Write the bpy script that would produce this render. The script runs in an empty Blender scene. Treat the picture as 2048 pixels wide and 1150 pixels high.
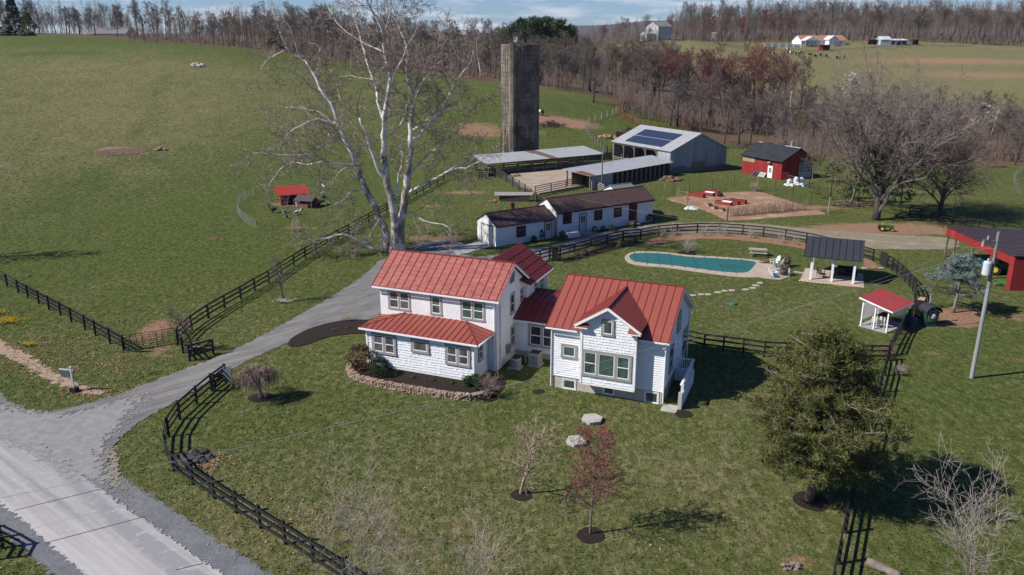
import bpy, bmesh, math, random
import numpy as np
from mathutils import Vector, Matrix
S = bpy.context.scene
C = S.collection
rnd = random.Random(7)
nr = np.random.RandomState(11)
R = math.radians
# ---------------------------------------------------------------- camera, sky, sun, exposure
cam = bpy.data.objects.new('camera', bpy.data.cameras.new('camera'))
C.objects.link(cam); S.camera = cam
cam.data.lens = 28.125; cam.data.sensor_width = 36; cam.data.clip_end = 30000; cam.data.clip_start = 0.5
cam.location = (0, 0, 23.0); cam.rotation_euler = (R(72.5), 0, 0)
S.render.resolution_x, S.render.resolution_y = 1024, 575
SUN_EL = 41.0
tosun = Vector((-.97, -.235, 0)).normalized() * math.cos(R(SUN_EL)); tosun.z = math.sin(R(SUN_EL))
W = bpy.data.worlds.new('World'); S.world = W; W.use_nodes = True
nt = W.node_tree; nt.nodes.clear()
wo = nt.nodes.new('ShaderNodeOutputWorld'); bg = nt.nodes.new('ShaderNodeBackground')
sky = nt.nodes.new('ShaderNodeTexSky'); sky.sky_type = 'NISHITA'; sky.sun_disc = False
sky.sun_elevation = R(SUN_EL); sky.sun_rotation = math.atan2(tosun.x, tosun.y)
sky.air_density = 1.0; sky.dust_density = 0.1; sky.ozone_density = 1.5; sky.altitude = 200
tc = nt.nodes.new('ShaderNodeTexCoord'); mp = nt.nodes.new('ShaderNodeMapping')
mp.inputs['Scale'].default_value = (3.0, 3.0, 22.0)
cn = nt.nodes.new('ShaderNodeTexNoise'); cn.inputs['Scale'].default_value = 3.4; cn.inputs['Detail'].default_value = 7; cn.inputs['Roughness'].default_value = .6
cr = nt.nodes.new('ShaderNodeValToRGB'); cr.color_ramp.elements[0].position = .46; cr.color_ramp.elements[1].position = .66
cm = nt.nodes.new('ShaderNodeMix'); cm.data_type = 'RGBA'
nt.links.new(tc.outputs['Generated'], mp.inputs['Vector']); nt.links.new(mp.outputs[0], cn.inputs['Vector'])
nt.links.new(cn.outputs['Fac'], cr.inputs[0])
sz = nt.nodes.new('ShaderNodeSeparateXYZ'); nt.links.new(tc.outputs['Generated'], sz.inputs[0]); mr = nt.nodes.new('ShaderNodeMapRange'); mr.inputs['From Min'].default_value = .30; mr.inputs['From Max'].default_value = .08; nt.links.new(sz.outputs[2], mr.inputs[0])
mm_ = nt.nodes.new('ShaderNodeMath'); mm_.operation = 'MULTIPLY'; nt.links.new(cr.outputs[0], mm_.inputs[0]); nt.links.new(mr.outputs[0], mm_.inputs[1]); nt.links.new(mm_.outputs[0], cm.inputs[0])
ti = nt.nodes.new('ShaderNodeMix'); ti.data_type = 'RGBA'; ti.blend_type = 'MULTIPLY'; ti.inputs[0].default_value = 1; ti.inputs[7].default_value = (.66, .98, 1.62, 1)
nt.links.new(sky.outputs[0], ti.inputs[6]); nt.links.new(ti.outputs[2], cm.inputs[6]); cm.inputs[7].default_value = (10.5, 11.4, 12.8, 1)
nt.links.new(cm.outputs[2], bg.inputs[0]); bg.inputs[1].default_value = 0.05
nt.links.new(bg.outputs[0], wo.inputs[0])
sl = bpy.data.lights.new('sun', 'SUN'); sl.energy = 5.0; sl.angle = R(.53); sl.color = (1, .95, .87)
so = bpy.data.objects.new('sun', sl); C.objects.link(so)
so.rotation_euler = (-tosun).to_track_quat('-Z', 'Y').to_euler()
so.location = (-60, -20, 60)
S.view_settings.view_transform = 'Standard'; S.view_settings.look = 'None'
S.view_settings.exposure = 0.40; S.view_settings.gamma = 1
# ---------------------------------------------------------------- view geometry helpers (turn a pixel of the 2048x1150 photo into a world point)
F = 1600.; CH = 23.; _t = R(17.5); CT, ST = math.cos(_t), math.sin(_t)
def ray(px, py):
    v = py - 575
    return ((px-1024)/F, CT - ST*v/F, -(ST + CT*v/F))
def at_y(px, py, y):
    r = ray(px, py); t = y/r[1]
    return Vector((r[0]*t, y, CH + r[2]*t))
# terrain height: thin plate spline through surveyed points
ctl = []
def cz(px, py, z):
    r = ray(px, py); t = (z-CH)/r[2]; ctl.append((r[0]*t, r[1]*t, z))
def cd(px, py, d):
    p = at_y(px, py, d); ctl.append((p.x, p.y, p.z))
for px in (0, 700, 1400, 2048):
    for py in (1150, 850, 650): cz(px, py, 0)
for p in ((-60, -30), (0, -40), (60, -30), (-90, 20), (90, 20), (-95, 60), (100, 60)): ctl.append((p[0], p[1], 0))
cz(-150, 560, 0.3)
cd(0, 430, 102); cd(0, 300, 138); cd(0, 200, 182); cd(0, 130, 218); cd(0, 92, 255); cd(0, 70, 300)
cd(400, 430, 104); cd(400, 300, 142); cd(400, 200, 188); cd(400, 130, 228); cd(400, 98, 255); cd(400, 92, 285)
cz(700, 520, 0); cz(700, 420, 0.2); cd(700, 300, 148); cd(700, 200, 192); cd(700, 156, 228); cd(700, 129, 262)
cz(950, 420, 0); cd(1000, 306, 152); cd(1000, 250, 175); cd(1000, 200, 200); cd(1000, 178, 228)
cd(1180, 300, 160); cd(1270, 215, 212); cd(1180, 190, 225); cd(1100, 178, 235)
cz(1100, 460, 0); cz(1340, 348, 0); cz(1460, 342, -.5); cz(1560, 360, -.3); cz(1300, 450, 0); cz(1650, 420, 0); cz(2048, 500, 0)
cz(1450, 292, -.9); cz(1560, 300, -1.2); cz(1700, 400, -.3); cz(2048, 390, 0.); cz(2048, 335, -.6); cz(1350, 240, 1.0)
cd(1330, 215, 235); cd(1500, 230, 230); cd(1700, 280, 200); cd(2048, 300, 180)
cd(1560, 195, 285); cd(1560, 150, 340); cd(1560, 110, 410); cd(1560, 90, 460); cd(1600, 78, 500)
cd(1850, 200, 275); cd(1850, 150, 340); cd(1850, 105, 420); cd(1850, 83, 480)
cd(2100, 215, 262); cd(2100, 150, 340); cd(2100, 112, 420); cd(2100, 92, 480)
cd(1320, 79, 420); cd(1400, 82, 440)
for x, y, z in ((-340, 300, 24), (-130, 360, 21), (-60, 330, 14.5), (0, 300, 9), (-300, 480, 20), (-100, 520, 14), (0, 480, 7), (0, 650, 8),
                (60, 300, 6), (60, 380, 8), (300, 600, 22), (100, 650, 14), (600, 600, 22), (-250, 150, 13), (-230, 60, 4), (260, 120, 1), (330, 250, 8), (500, 350, 16), (-400, 700, 18), (700, 200, 8),
                (170, 560, 21), (420, 480, 22)):
    ctl.append((x, y, z))
ctl = np.array(ctl)
def _U(r2): return 0.5*r2*np.log(np.maximum(r2, 1e-9))
_sc = 100.; _c = ctl[:, :2]/_sc
_n = len(ctl); _K = _U(((_c[:, None]-_c[None])**2).sum(-1)) + np.eye(_n)*0.02
_Pm = np.hstack([np.ones((_n, 1)), _c]); _A = np.zeros((_n+3, _n+3)); _A[:_n, :_n] = _K; _A[:_n, _n:] = _Pm; _A[_n:, :_n] = _Pm.T
_w = np.linalg.solve(_A, np.concatenate([ctl[:, 2], [0, 0, 0]]))
def axis(lo, hi, n0, n1, step, g):
    a = list(np.arange(n0, n1+.01, step)); s = step
    while a[-1] < hi: s *= g; a.append(a[-1]+s)
    s = step
    while a[0] > lo: s *= g; a.insert(0, a[0]-s)
    return np.array(a)
GX = axis(-9000, 9000, -112, 112, 1.25, 1.07); GY = axis(-400, 12000, 10, 210, 1.25, 1.05)
_X, _Y = np.meshgrid(GX, GY)
def tps(x, y):
    xc = np.clip(x, -420, 640); yc = np.clip(y, -40, 720)
    q = np.stack([xc, yc], -1)/_sc; out = _w[_n] + q[..., 0]*_w[_n+1] + q[..., 1]*_w[_n+2]
    for i in range(_n): out = out + _w[i]*_U(((q-_c[i])**2).sum(-1))
    far = np.clip((y-600)/900, 0, 1); far = far*far*(3-2*far)
    return out*(1-far) + 14*far
GZ = tps(_X, _Y)
GZ = np.clip(GZ, -3, 30)
near = np.exp(-(np.maximum(0, np.hypot(_X-5, _Y-60)-70)/35.)**2)      # the yard itself is level
GZ = GZ*(1-near)
def Hh(x, y):
    i = int(np.clip(np.searchsorted(GX, x)-1, 0, len(GX)-2)); j = int(np.clip(np.searchsorted(GY, y)-1, 0, len(GY)-2))
    u = (x-GX[i])/(GX[i+1]-GX[i]); v = (y-GY[j])/(GY[j+1]-GY[j])
    return float((GZ[j, i]*(1-u)+GZ[j, i+1]*u)*(1-v)+(GZ[j+1, i]*(1-u)+GZ[j+1, i+1]*u)*v)
def HA(x, y):
    i = np.clip(np.searchsorted(GX, x)-1, 0, len(GX)-2); j = np.clip(np.searchsorted(GY, y)-1, 0, len(GY)-2)
    u = (x-GX[i])/(GX[i+1]-GX[i]); v = (y-GY[j])/(GY[j+1]-GY[j])
    return (GZ[j, i]*(1-u)+GZ[j, i+1]*u)*(1-v)+(GZ[j+1, i]*(1-u)+GZ[j+1, i+1]*u)*v
def G(px, py, dz=0, lo=14., hi=900.):
    r = ray(px, py); t = lo; prev = lo
    while t < hi:
        if CH + r[2]*t < Hh(r[0]*t, r[1]*t): break
        prev = t; t *= 1.012
    a, b = prev, t
    for _ in range(24):
        m = (a+b)/2
        if CH + r[2]*m < Hh(r[0]*m, r[1]*m): b = m
        else: a = m
    return Vector((r[0]*a, r[1]*a, Hh(r[0]*a, r[1]*a)+dz))
def at_d(px, d):
    x = (px-1024)/F*d*1.01
    return Vector((x, d, Hh(x, d)))
# ---------------------------------------------------------------- materials
def srgb(r, g, b):
    f = lambda c: (c/255/12.92) if c/255 <= .04045 else ((c/255+.055)/1.055)**2.4
    return (f(r), f(g), f(b))
class NT:
    def __init__(s, m): s.m = m; m.use_nodes = True; s.t = m.node_tree; s.b = s.t.nodes['Principled BSDF']; s.o = s.t.nodes['Material Output']
    def n(s, ty, **k):
        x = s.t.nodes.new('ShaderNode'+ty)
        for a, v in k.items():
            if a in x.inputs: x.inputs[a].default_value = v
            else: setattr(x, a, v)
        return x
    def l(s, a, b): s.t.links.new(a, b)
    def noise(s, vec, scale, det=4, rough=.6, dist=0):
        x = s.n('TexNoise'); x.inputs['Scale'].default_value = scale; x.inputs['Detail'].default_value = det; x.inputs['Roughness'].default_value = rough; x.inputs['Distortion'].default_value = dist
        s.l(vec, x.inputs['Vector']); return x.outputs['Fac']
    def ramp(s, f, a, b):
        x = s.n('MapRange'); x.inputs['From Min'].default_value = a; x.inputs['From Max'].default_value = b; s.l(f, x.inputs['Value']); return x.outputs[0]
    def mix(s, f, a, b):
        x = s.n('Mix', data_type='RGBA')
        if isinstance(f, (int, float)): x.inputs[0].default_value = f
        else: s.l(f, x.inputs[0])
        for k, v in ((6, a), (7, b)):
            if isinstance(v, tuple): x.inputs[k].default_value = (*v, 1) if len(v) == 3 else v
            else: s.l(v, x.inputs[k])
        return x.outputs[2]
    def math(s, op, a, b=0.):
        x = s.n('Math', operation=op)
        for k, v in ((0, a), (1, b)):
            if isinstance(v, (int, float)): x.inputs[k].default_value = v
            else: s.l(v, x.inputs[k])
        return x.outputs[0]
    def bump(s, h, st, d=.02):
        x = s.n('Bump'); x.inputs['Strength'].default_value = st; x.inputs['Distance'].default_value = d; s.l(h, x.inputs['Height']); s.l(x.outputs[0], s.b.inputs['Normal'])
    def pos(s, sc=None, world=False):
        o = s.n('NewGeometry').outputs['Position'] if world else s.n('TexCoord').outputs['Object']
        if sc:
            m = s.n('Mapping'); m.inputs['Scale'].default_value = sc; s.l(o, m.inputs['Vector']); o = m.outputs[0]
        return o
MATS = {}
def mat(name, c1, c2=None, scale=3, rough=.8, metal=0, bump=0, bscale=None, stretch=None, contrast=(.35, .65), spec=.3, world=False, c3=None, s3=.6, t3=(.55, .7), det=5, bd=.02):
    if name in MATS: return MATS[name]
    m = bpy.data.materials.new(name); n = NT(m); b = n.b
    b.inputs['Roughness'].default_value = rough; b.inputs['Metallic'].default_value = metal; b.inputs['Specular IOR Level'].default_value = spec
    p = n.pos(stretch, world)
    c2 = c2 or tuple(x*.8 for x in c1)
    f = n.noise(p, scale, det); col = n.mix(n.ramp(f, *contrast), c1, c2)
    if c3: col = n.mix(n.ramp(n.noise(p, s3, 5, .65), *t3), col, c3)
    n.l(col, b.inputs['Base Color'])
    if bump: n.bump(n.noise(p, bscale or scale*4, 4), bump, bd)
    MATS[name] = m; return m
# ---------------------------------------------------------------- mesh builder
class MB:
    def __init__(s): s.v = []; s.f = []
    def poly(s, pts):
        k = len(s.v); s.v += [tuple(p) for p in pts]; s.f.append(tuple(range(k, k+len(pts))))
    def obox(s, c, a, b, d):
        c, a, b, d = Vector(c), Vector(a), Vector(b), Vector(d); k = len(s.v)
        for i in (-1, 1):
            for j in (-1, 1):
                for l in (-1, 1): s.v.append(tuple(c+a*i+b*j+d*l))
        q = [(0, 1, 3, 2), (4, 6, 7, 5), (0, 4, 5, 1), (2, 3, 7, 6), (0, 2, 6, 4), (1, 5, 7, 3)]
        if a.cross(b).dot(d) < 0: q = [x[::-1] for x in q]
        s.f += [tuple(k+i for i in x) for x in q]
    def box(s, x0, x1, y0, y1, z0, z1):
        s.obox(((x0+x1)/2, (y0+y1)/2, (z0+z1)/2), (abs(x1-x0)/2, 0, 0), (0, abs(y1-y0)/2, 0), (0, 0, abs(z1-z0)/2))
    def beam(s, p, q, w, h, up=(0, 0, 1)):
        p, q = Vector(p), Vector(q); d = (q-p)/2; n = d.normalized(); up = Vector(up)
        if abs(n.dot(up)) > .98: up = Vector((0, 1, 0))
        a = n.cross(up).normalized(); b = a.cross(n).normalized()
        s.obox((p+q)/2, d, a*w/2, b*h/2)
    def tube(s, p, q, r1, r2, n=6, cap=False):
        p, q = Vector(p), Vector(q); d = (q-p)
        if d.length < 1e-6: return
        d.normalize(); a = d.orthogonal().normalized(); b = d.cross(a); k = len(s.v)
        for c, r in ((p, r1), (q, r2)):
            for i in range(n):
                t = 2*math.pi*i/n; s.v.append(tuple(c+(a*math.cos(t)+b*math.sin(t))*r))
        s.f += [(k+i, k+(i+1) % n, k+n+(i+1) % n, k+n+i) for i in range(n)]
        if cap: s.f.append(tuple(range(k+n, k+2*n))); s.f.append(tuple(range(k+n-1, k-1, -1)))
    def path(s, pts, rad, n=6):      # one continuous tube
        pts = [Vector(p) for p in pts]; k0 = len(s.v); ax = None
        for i, p in enumerate(pts):
            d = (pts[min(i+1, len(pts)-1)]-pts[max(i-1, 0)])
            d = d.normalized() if d.length > 1e-9 else Vector((0, 0, 1))
            if ax is None: ax = d.orthogonal().normalized()
            else:
                ax = ax-d*ax.dot(d); ax = ax.normalized() if ax.length > 1e-6 else d.orthogonal().normalized()
            b = d.cross(ax)
            for j in range(n):
                t = 2*math.pi*j/n; s.v.append(tuple(p+(ax*math.cos(t)+b*math.sin(t))*rad[i]))
        for i in range(len(pts)-1):
            for j in range(n): s.f.append((k0+i*n+j, k0+i*n+(j+1) % n, k0+(i+1)*n+(j+1) % n, k0+(i+1)*n+j))
        s.f.append(tuple(range(k0+(len(pts)-1)*n, k0+len(pts)*n))); s.f.append(tuple(range(k0+n-1, k0-1, -1)))
    def cyl(s, x, y, z0, z1, r, n=16, r2=None): s.tube((x, y, z0), (x, y, z1), r, r if r2 is None else r2, n, True)
    def lathe(s, prof, n=16, c=(0, 0, 0)):
        k = len(s.v)
        for r, z in prof:
            for i in range(n):
                t = 2*math.pi*i/n; s.v.append((c[0]+r*math.cos(t), c[1]+r*math.sin(t), c[2]+z))
        for j in range(len(prof)-1):
            for i in range(n): s.f.append((k+j*n+i, k+j*n+(i+1) % n, k+(j+1)*n+(i+1) % n, k+(j+1)*n+i))
        s.f.append(tuple(range(k+(len(prof)-1)*n, k+len(prof)*n))); s.f.append(tuple(range(k+n-1, k-1, -1)))
    def slab(s, pts, th, nrm=None):      # polygon given thickness
        pts = [Vector(p) for p in pts]
        if nrm is None:
            nn = Vector((0, 0, 0))
            for i in range(len(pts)): nn = nn+pts[i].cross(pts[(i+1) % len(pts)])
            nn.normalize()
            if nn.z < 0: nn = -nn
        else: nn = nrm
        lo = [p-nn*th for p in pts]; k = len(s.v); m = len(pts)
        s.v += [tuple(p) for p in pts+lo]; s.f.append(tuple(range(k, k+m))); s.f.append(tuple(range(k+2*m-1, k+m-1, -1)))
        for i in range(m): j = (i+1) % m; s.f.append((k+i, k+m+i, k+m+j, k+j))
    def rock(s, c, rx, ry, rz, r=rnd):
        k = len(s.v); n = 7
        prof = [(.35, -.9), (.85, -.45), (1, .1), (.75, .62), (.3, .92)]; ph = r.random()*6
        for a, z in prof:
            for i in range(n):
                t = 2*math.pi*i/n+ph; q = a*r.uniform(.82, 1.12)
                s.v.append((c[0]+rx*q*math.cos(t), c[1]+ry*q*math.sin(t), c[2]+rz*z*r.uniform(.9, 1.1)))
        for j in range(4):
            for i in range(n): s.f.append((k+j*n+i, k+j*n+(i+1) % n, k+(j+1)*n+(i+1) % n, k+(j+1)*n+i))
        s.f.append(tuple(range(k+4*n, k+5*n))); s.f.append(tuple(range(k+n-1, k-1, -1)))
    def build(s, name, m, parent=None, smooth=False, loc=None):
        me = bpy.data.meshes.new(name); me.from_pydata(s.v, [], s.f); me.materials.append(m)
        if smooth: me.polygons.foreach_set('use_smooth', [True]*len(me.polygons))
        me.update(); o = bpy.data.objects.new(name, me); C.objects.link(o)
        if parent: o.parent = parent
        if loc is not None: o.location = loc
        return o
def npmesh(name, V, Fc, m, parent=None, smooth=False):   # V (n,3), Fc (m,k)
    me = bpy.data.meshes.new(name); k = Fc.shape[1]
    me.vertices.add(len(V)); me.vertices.foreach_set('co', np.asarray(V, dtype=np.float32).ravel())
    me.loops.add(Fc.size); me.loops.foreach_set('vertex_index', Fc.astype(np.int32).ravel())
    me.polygons.add(len(Fc)); me.polygons.foreach_set('loop_start', np.arange(0, Fc.size, k, dtype=np.int32))
    if smooth: me.polygons.foreach_set('use_smooth', np.ones(len(Fc), dtype=bool))
    me.update(calc_edges=True); me.validate(); me.materials.append(m)
    o = bpy.data.objects.new(name, me); C.objects.link(o)
    if parent: o.parent = parent
    return o
def tag(o, label=None, cat=None, group=None, kind=None):
    if label: o['label'] = label
    if cat: o['category'] = cat
    if group: o['group'] = group
    if kind: o['kind'] = kind
    return o
def thing(name, label, cat, loc=(0, 0, 0), rz=0, group=None):
    o = bpy.data.objects.new(name, None); C.objects.link(o); o.empty_display_size = .3
    o.location = loc; o.rotation_euler = (0, 0, rz); return tag(o, label, cat, group)
def dup(o, loc=None, rz=None, sc=None, label=None, parent=None, group=None):
    c = o.copy(); C.objects.link(c); c.parent = parent
    for ch in list(o.children): dup(ch, parent=c)
    if loc is not None: c.location = loc
    if rz is not None: c.rotation_euler = (0, 0, rz)
    if sc is not None: c.scale = sc if hasattr(sc, '__len__') else (sc, sc, sc)
    if label: c['label'] = label
    if group: c['group'] = group
    return c
def pip(px, py, poly):   # vectorised point in polygon and distance to edge
    poly = np.array(poly); ins = np.zeros(px.shape, bool); dmin = np.full(px.shape, 1e9)
    n = len(poly)
    for i in range(n):
        x1, y1 = poly[i]; x2, y2 = poly[(i+1) % n]
        c = ((y1 > py) != (y2 > py)); den = (y2-y1) if y2 != y1 else 1e-9
        ins ^= c & (px < (x2-x1)*(py-y1)/den + x1)
        dx, dy = x2-x1, y2-y1; L = dx*dx+dy*dy+1e-12
        t = np.clip(((px-x1)*dx+(py-y1)*dy)/L, 0, 1); dmin = np.minimum(dmin, np.hypot(px-x1-t*dx, py-y1-t*dy))
    return ins, dmin
def smooth_closed(pts, it=2):
    pts = [Vector(p[:2]) for p in pts]
    for _ in range(it):
        q = []
        for i in range(len(pts)):
            a, b = pts[i], pts[(i+1) % len(pts)]; q += [a*.75+b*.25, a*.25+b*.75]
        pts = q
    return [tuple(p) for p in pts]
def smooth_open(pts, it=2):
    pts = [Vector(p) for p in pts]
    for _ in range(it):
        q = [pts[0]]
        for a, b in zip(pts, pts[1:]): q += [a*.75+b*.25, a*.25+b*.75]
        q.append(pts[-1]); pts = q
    return pts
PIX = lambda *a: [tuple(G(x, y)[:2]) for x, y in a]
def drape(name, poly, cell, off, m, feather=.35, amp=.35, rugged=0):
    poly = [tuple(p[:2]) for p in poly]; a = np.array(poly)
    xs = np.arange(a[:, 0].min()-1, a[:, 0].max()+1+cell, cell); ys = np.arange(a[:, 1].min()-1, a[:, 1].max()+1+cell, cell)
    X, Y = np.meshgrid(xs, ys); ins, d = pip(X, Y, poly); sd = np.where(ins, d, -d)
    ok = sd > -(feather+cell); q = ok[:-1, :-1] & ok[1:, :-1] & ok[:-1, 1:] & ok[1:, 1:]
    idx = np.arange(X.size).reshape(X.shape); Z = HA(X, Y)+off
    if rugged: Z = Z + nr.uniform(0, rugged, Z.shape)*np.clip(sd*2, 0, 1)
    Fc = np.stack([idx[:-1, :-1][q], idx[:-1, 1:][q], idx[1:, 1:][q], idx[1:, :-1][q]], -1)
    used = np.unique(Fc); remap = -np.ones(X.size, int); remap[used] = np.arange(len(used))
    V = np.stack([X.ravel(), Y.ravel(), Z.ravel()], -1)[used]
    o = npmesh(name, V, remap[Fc], m, smooth=True)
    at = o.data.attributes.new('edge', 'FLOAT', 'POINT'); at.data.foreach_set('value', sd.ravel()[used].astype(np.float32))
    return o
def feathered(name, c1, c2, scale, amp=.5, c3=None, s3=.5, t3=(.5, .68), stretch=None, rot=0, bump=.4, bscale=14, rough=.95, nscale=1.3, esc=1., c4=None, s4=8, t4=(.6, .66)):
    m = bpy.data.materials.new(name); n = NT(m); p = n.pos(None, True)
    sp = p
    if stretch:
        mpn = n.n('Mapping'); mpn.inputs['Rotation'].default_value = (0, 0, rot); n.l(p, mpn.inputs['Vector'])
        mp2 = n.n('Mapping'); mp2.inputs['Scale'].default_value = stretch; n.l(mpn.outputs[0], mp2.inputs['Vector']); sp = mp2.outputs[0]
    col = n.mix(n.ramp(n.noise(sp, scale, 6, .65), .35, .65), c1, c2)
    if c3: col = n.mix(n.ramp(n.noise(sp, s3, 5, .6), *t3), col, c3)
    if c4: col = n.mix(n.ramp(n.noise(p, s4, 3, .7), *t4), col, c4)
    n.l(col, n.b.inputs['Base Color']); n.b.inputs['Roughness'].default_value = rough; n.b.inputs['Specular IOR Level'].default_value = .15
    n.bump(n.noise(p, bscale, 4, .7), bump, .05)
    at = n.n('Attribute', attribute_name='edge')
    e = n.math('ADD', n.math('MULTIPLY', at.outputs['Fac'], esc), n.math('MULTIPLY', n.math('SUBTRACT', n.noise(p, nscale, 6, .72), .5), amp*2.4))
    a = n.math('GREATER_THAN', e, 0.0); n.l(a, n.b.inputs['Alpha']); return m
# ================================================================ GROUND
def blob(X, Y, px, py, rx, ry, s=1.0):
    c = G(px, py); return s*np.exp(-(((X-c.x)/rx)**2+((Y-c.y)/ry)**2))
def zones(X, Y):
    tan = 0.30+0*X
    # upper left pasture is browner, strip along the crest greener
    for a in ((120, 180, 45, 45, .26), (250, 230, 30, 40, .16), (60, 330, 25, 40, .16), (430, 260, 30, 35, .08), (150, 130, 60, 25, .16), (560, 330, 20, 25, -.1),
              (1850, 130, 120, 80, .42), (1900, 190, 70, 40, .25), (1700, 200, 70, 60, .2), (1640, 120, 60, 40, .2)): tan = tan+blob(X, Y, *a)
    for q_ in range(13): tan = tan+blob(X, Y, 335-q_*5+6*math.sin(q_*.9), 150+q_*10, .7, 4, -.3)
    for q_ in range(12): tan = tan+blob(X, Y, 200-q_*9, 345+q_*7, 2.2, 1.6, -.35)
    for q_ in range(10): d_ = 60+q_*13; tan = tan+blob(X, Y, d_, 104-(q_-5)**2*-.25, 5, 2.0, -.4)
    for a in ((300, 84, 100, 26, -.34), (700, 126, 60, 26, -.26), (1150, 240, 30, 30, -.22), (640, 470, 25, 10, -.25), (900, 300, 25, 30, -.1), (300, 520, 40, 14, -.12), (300, 420, 25, 30, -.2)): tan = tan+blob(X, Y, *a)
    for a in ((700, 1000, 9, 7, .18), (1000, 900, 8, 4, .12), (1350, 1000, 8, 7, .14), (1480, 850, 7, 7, .12), (900, 1100, 12, 4, .15), (450, 1040, 8, 3, .08), (1450, 620, 14, 5, .05),
              (1950, 820, 8, 8, -.2), (1980, 700, 8, 6, -.15), (620, 830, 8, 6, -.02), (100, 720, 14, 8, -.1), (1400, 510, 20, 5, -.12), (1450, 400, 20, 7, -.3), (1900, 340, 20, 12, -.2)): tan = tan+blob(X, Y, *a)
    tan = tan + .42/(1+np.exp(-(Y-265)/10.))*(X > 30)*np.clip((X-30)/60, 0, 1)
    tan = np.clip(tan, -.3, .80)
    d = 0*X
    for a in ((245, 301, 5, 2.5, 1.2), (262, 298, 3, 2, .5), (425, 478, 1.6, .8, .9), (700, 465, 5, 3, .25), (1110, 243, 12, 6, 1.1), (1045, 262, 7, 6, .7), (960, 260, 9, 9, .75), (975, 310, 6, 3, .5),
              (1250, 268, 5, 3, .5), (930, 385, 5, 2.2, .8), (985, 375, 5, 1.5, .6), (868, 412, 2, 1, .8), (770, 480, 6, 3, .4), (870, 478, 7, 2.5, .8), (700, 500, 5, 2, .35), (590, 408, 5, 2.2, .85), (625, 405, 3, 2, .6),
              (597, 455, 3.4, 1, .9), (535, 450, 1.5, .8, .7), (465, 485, 1.5, .7, .5), (310, 660, 1.7, 3.4, 1.0), (322, 700, 1.2, 1.6, .9), (290, 685, 1.5, 1.2, .6), (278, 650, .5, 2.6, .7), (370, 650, 2.5, 1.0, .55), (480, 660, .9, .5, .6), (380, 610, 3, 1, .5),
              (1775, 458, 11, 3.4, 1.4), (1700, 470, 4, 2, .4), (1850, 440, 10, 3, .5), (1640, 415, 6, 2.2, .8), (1690, 400, 6, 2, .55), (1730, 425, 5, 3, .5), (1870, 650, 2.6, .8, .7), (1925, 650, 2.6, .6, .9), (2030, 635, 2.6, .8, 1.1), (1860, 705, 1.5, .6, .8),
              (1990, 700, 3, 1.5, .3), (2040, 720, 1.5, 1, .6), (1330, 1100, .7, 1.3, .6), (1605, 1125, 1.2, .5, .8), (1390, 830, .5, .3, .6), (1290, 800, 4, .4, .4), (1960, 520, 5, 2, .3),
              (1350, 365, 3, 1, .5), (1340, 395, 2.5, .8, .9), (1380, 375, 2, .8, .4), (1910, 122, 75, 22, .72), (1800, 118, 26, 10, .45), (1960, 150, 50, 24, .66), (1780, 140, 30, 14, .55), (1850, 175, 40, 12, .5), (1700, 95, 60, 5, .4), (1950, 100, 60, 5, .55), (1480, 245, 12, 10, .6), (1560, 285, 22, 8, .6), (1900, 315, 50, 10, .7), (1250, 215, 14, 8, .45), (1160, 178, 16, 6, .4),
              (400, 640, 2, .8, .4), (560, 560, 3, .8, .35), (660, 520, 3, 1.0, .5), (740, 470, 3, 1.5, .5), (1460, 700, 3, .6, .1), (2045, 440, 7, 3, .3), (45, 450, 1.5, .7, .3)): d = np.maximum(d, blob(X, Y, *a))
    # forest floor of leaf litter
    ff = 0*X
    for poly in FOREST:
        ins, dd = pip(X, Y, poly); ff = np.maximum(ff, np.clip(np.where(ins, dd, -dd)/6+.6, 0, 1))
    return tan, d, ff
def PD(*a): return [tuple(at_d(px, d)[:2]) for px, d in a]
FOREST = [PD((-400, 330), (0, 318), (350, 300), (560, 285), (760, 272), (1000, 245), (1120, 238), (1200, 228), (1290, 210), (1340, 205), (1420, 185), (1520, 184), (1640, 180), (1900, 150), (2200, 160), (2200, 255), (1900, 258), (1600, 268), (1500, 300), (1420, 360), (1260, 400), (1100, 560), (700, 640), (-400, 640)),
          PD((1230, 480), (1500, 500), (1700, 505), (2200, 490), (2300, 900), (1000, 900))]
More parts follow.
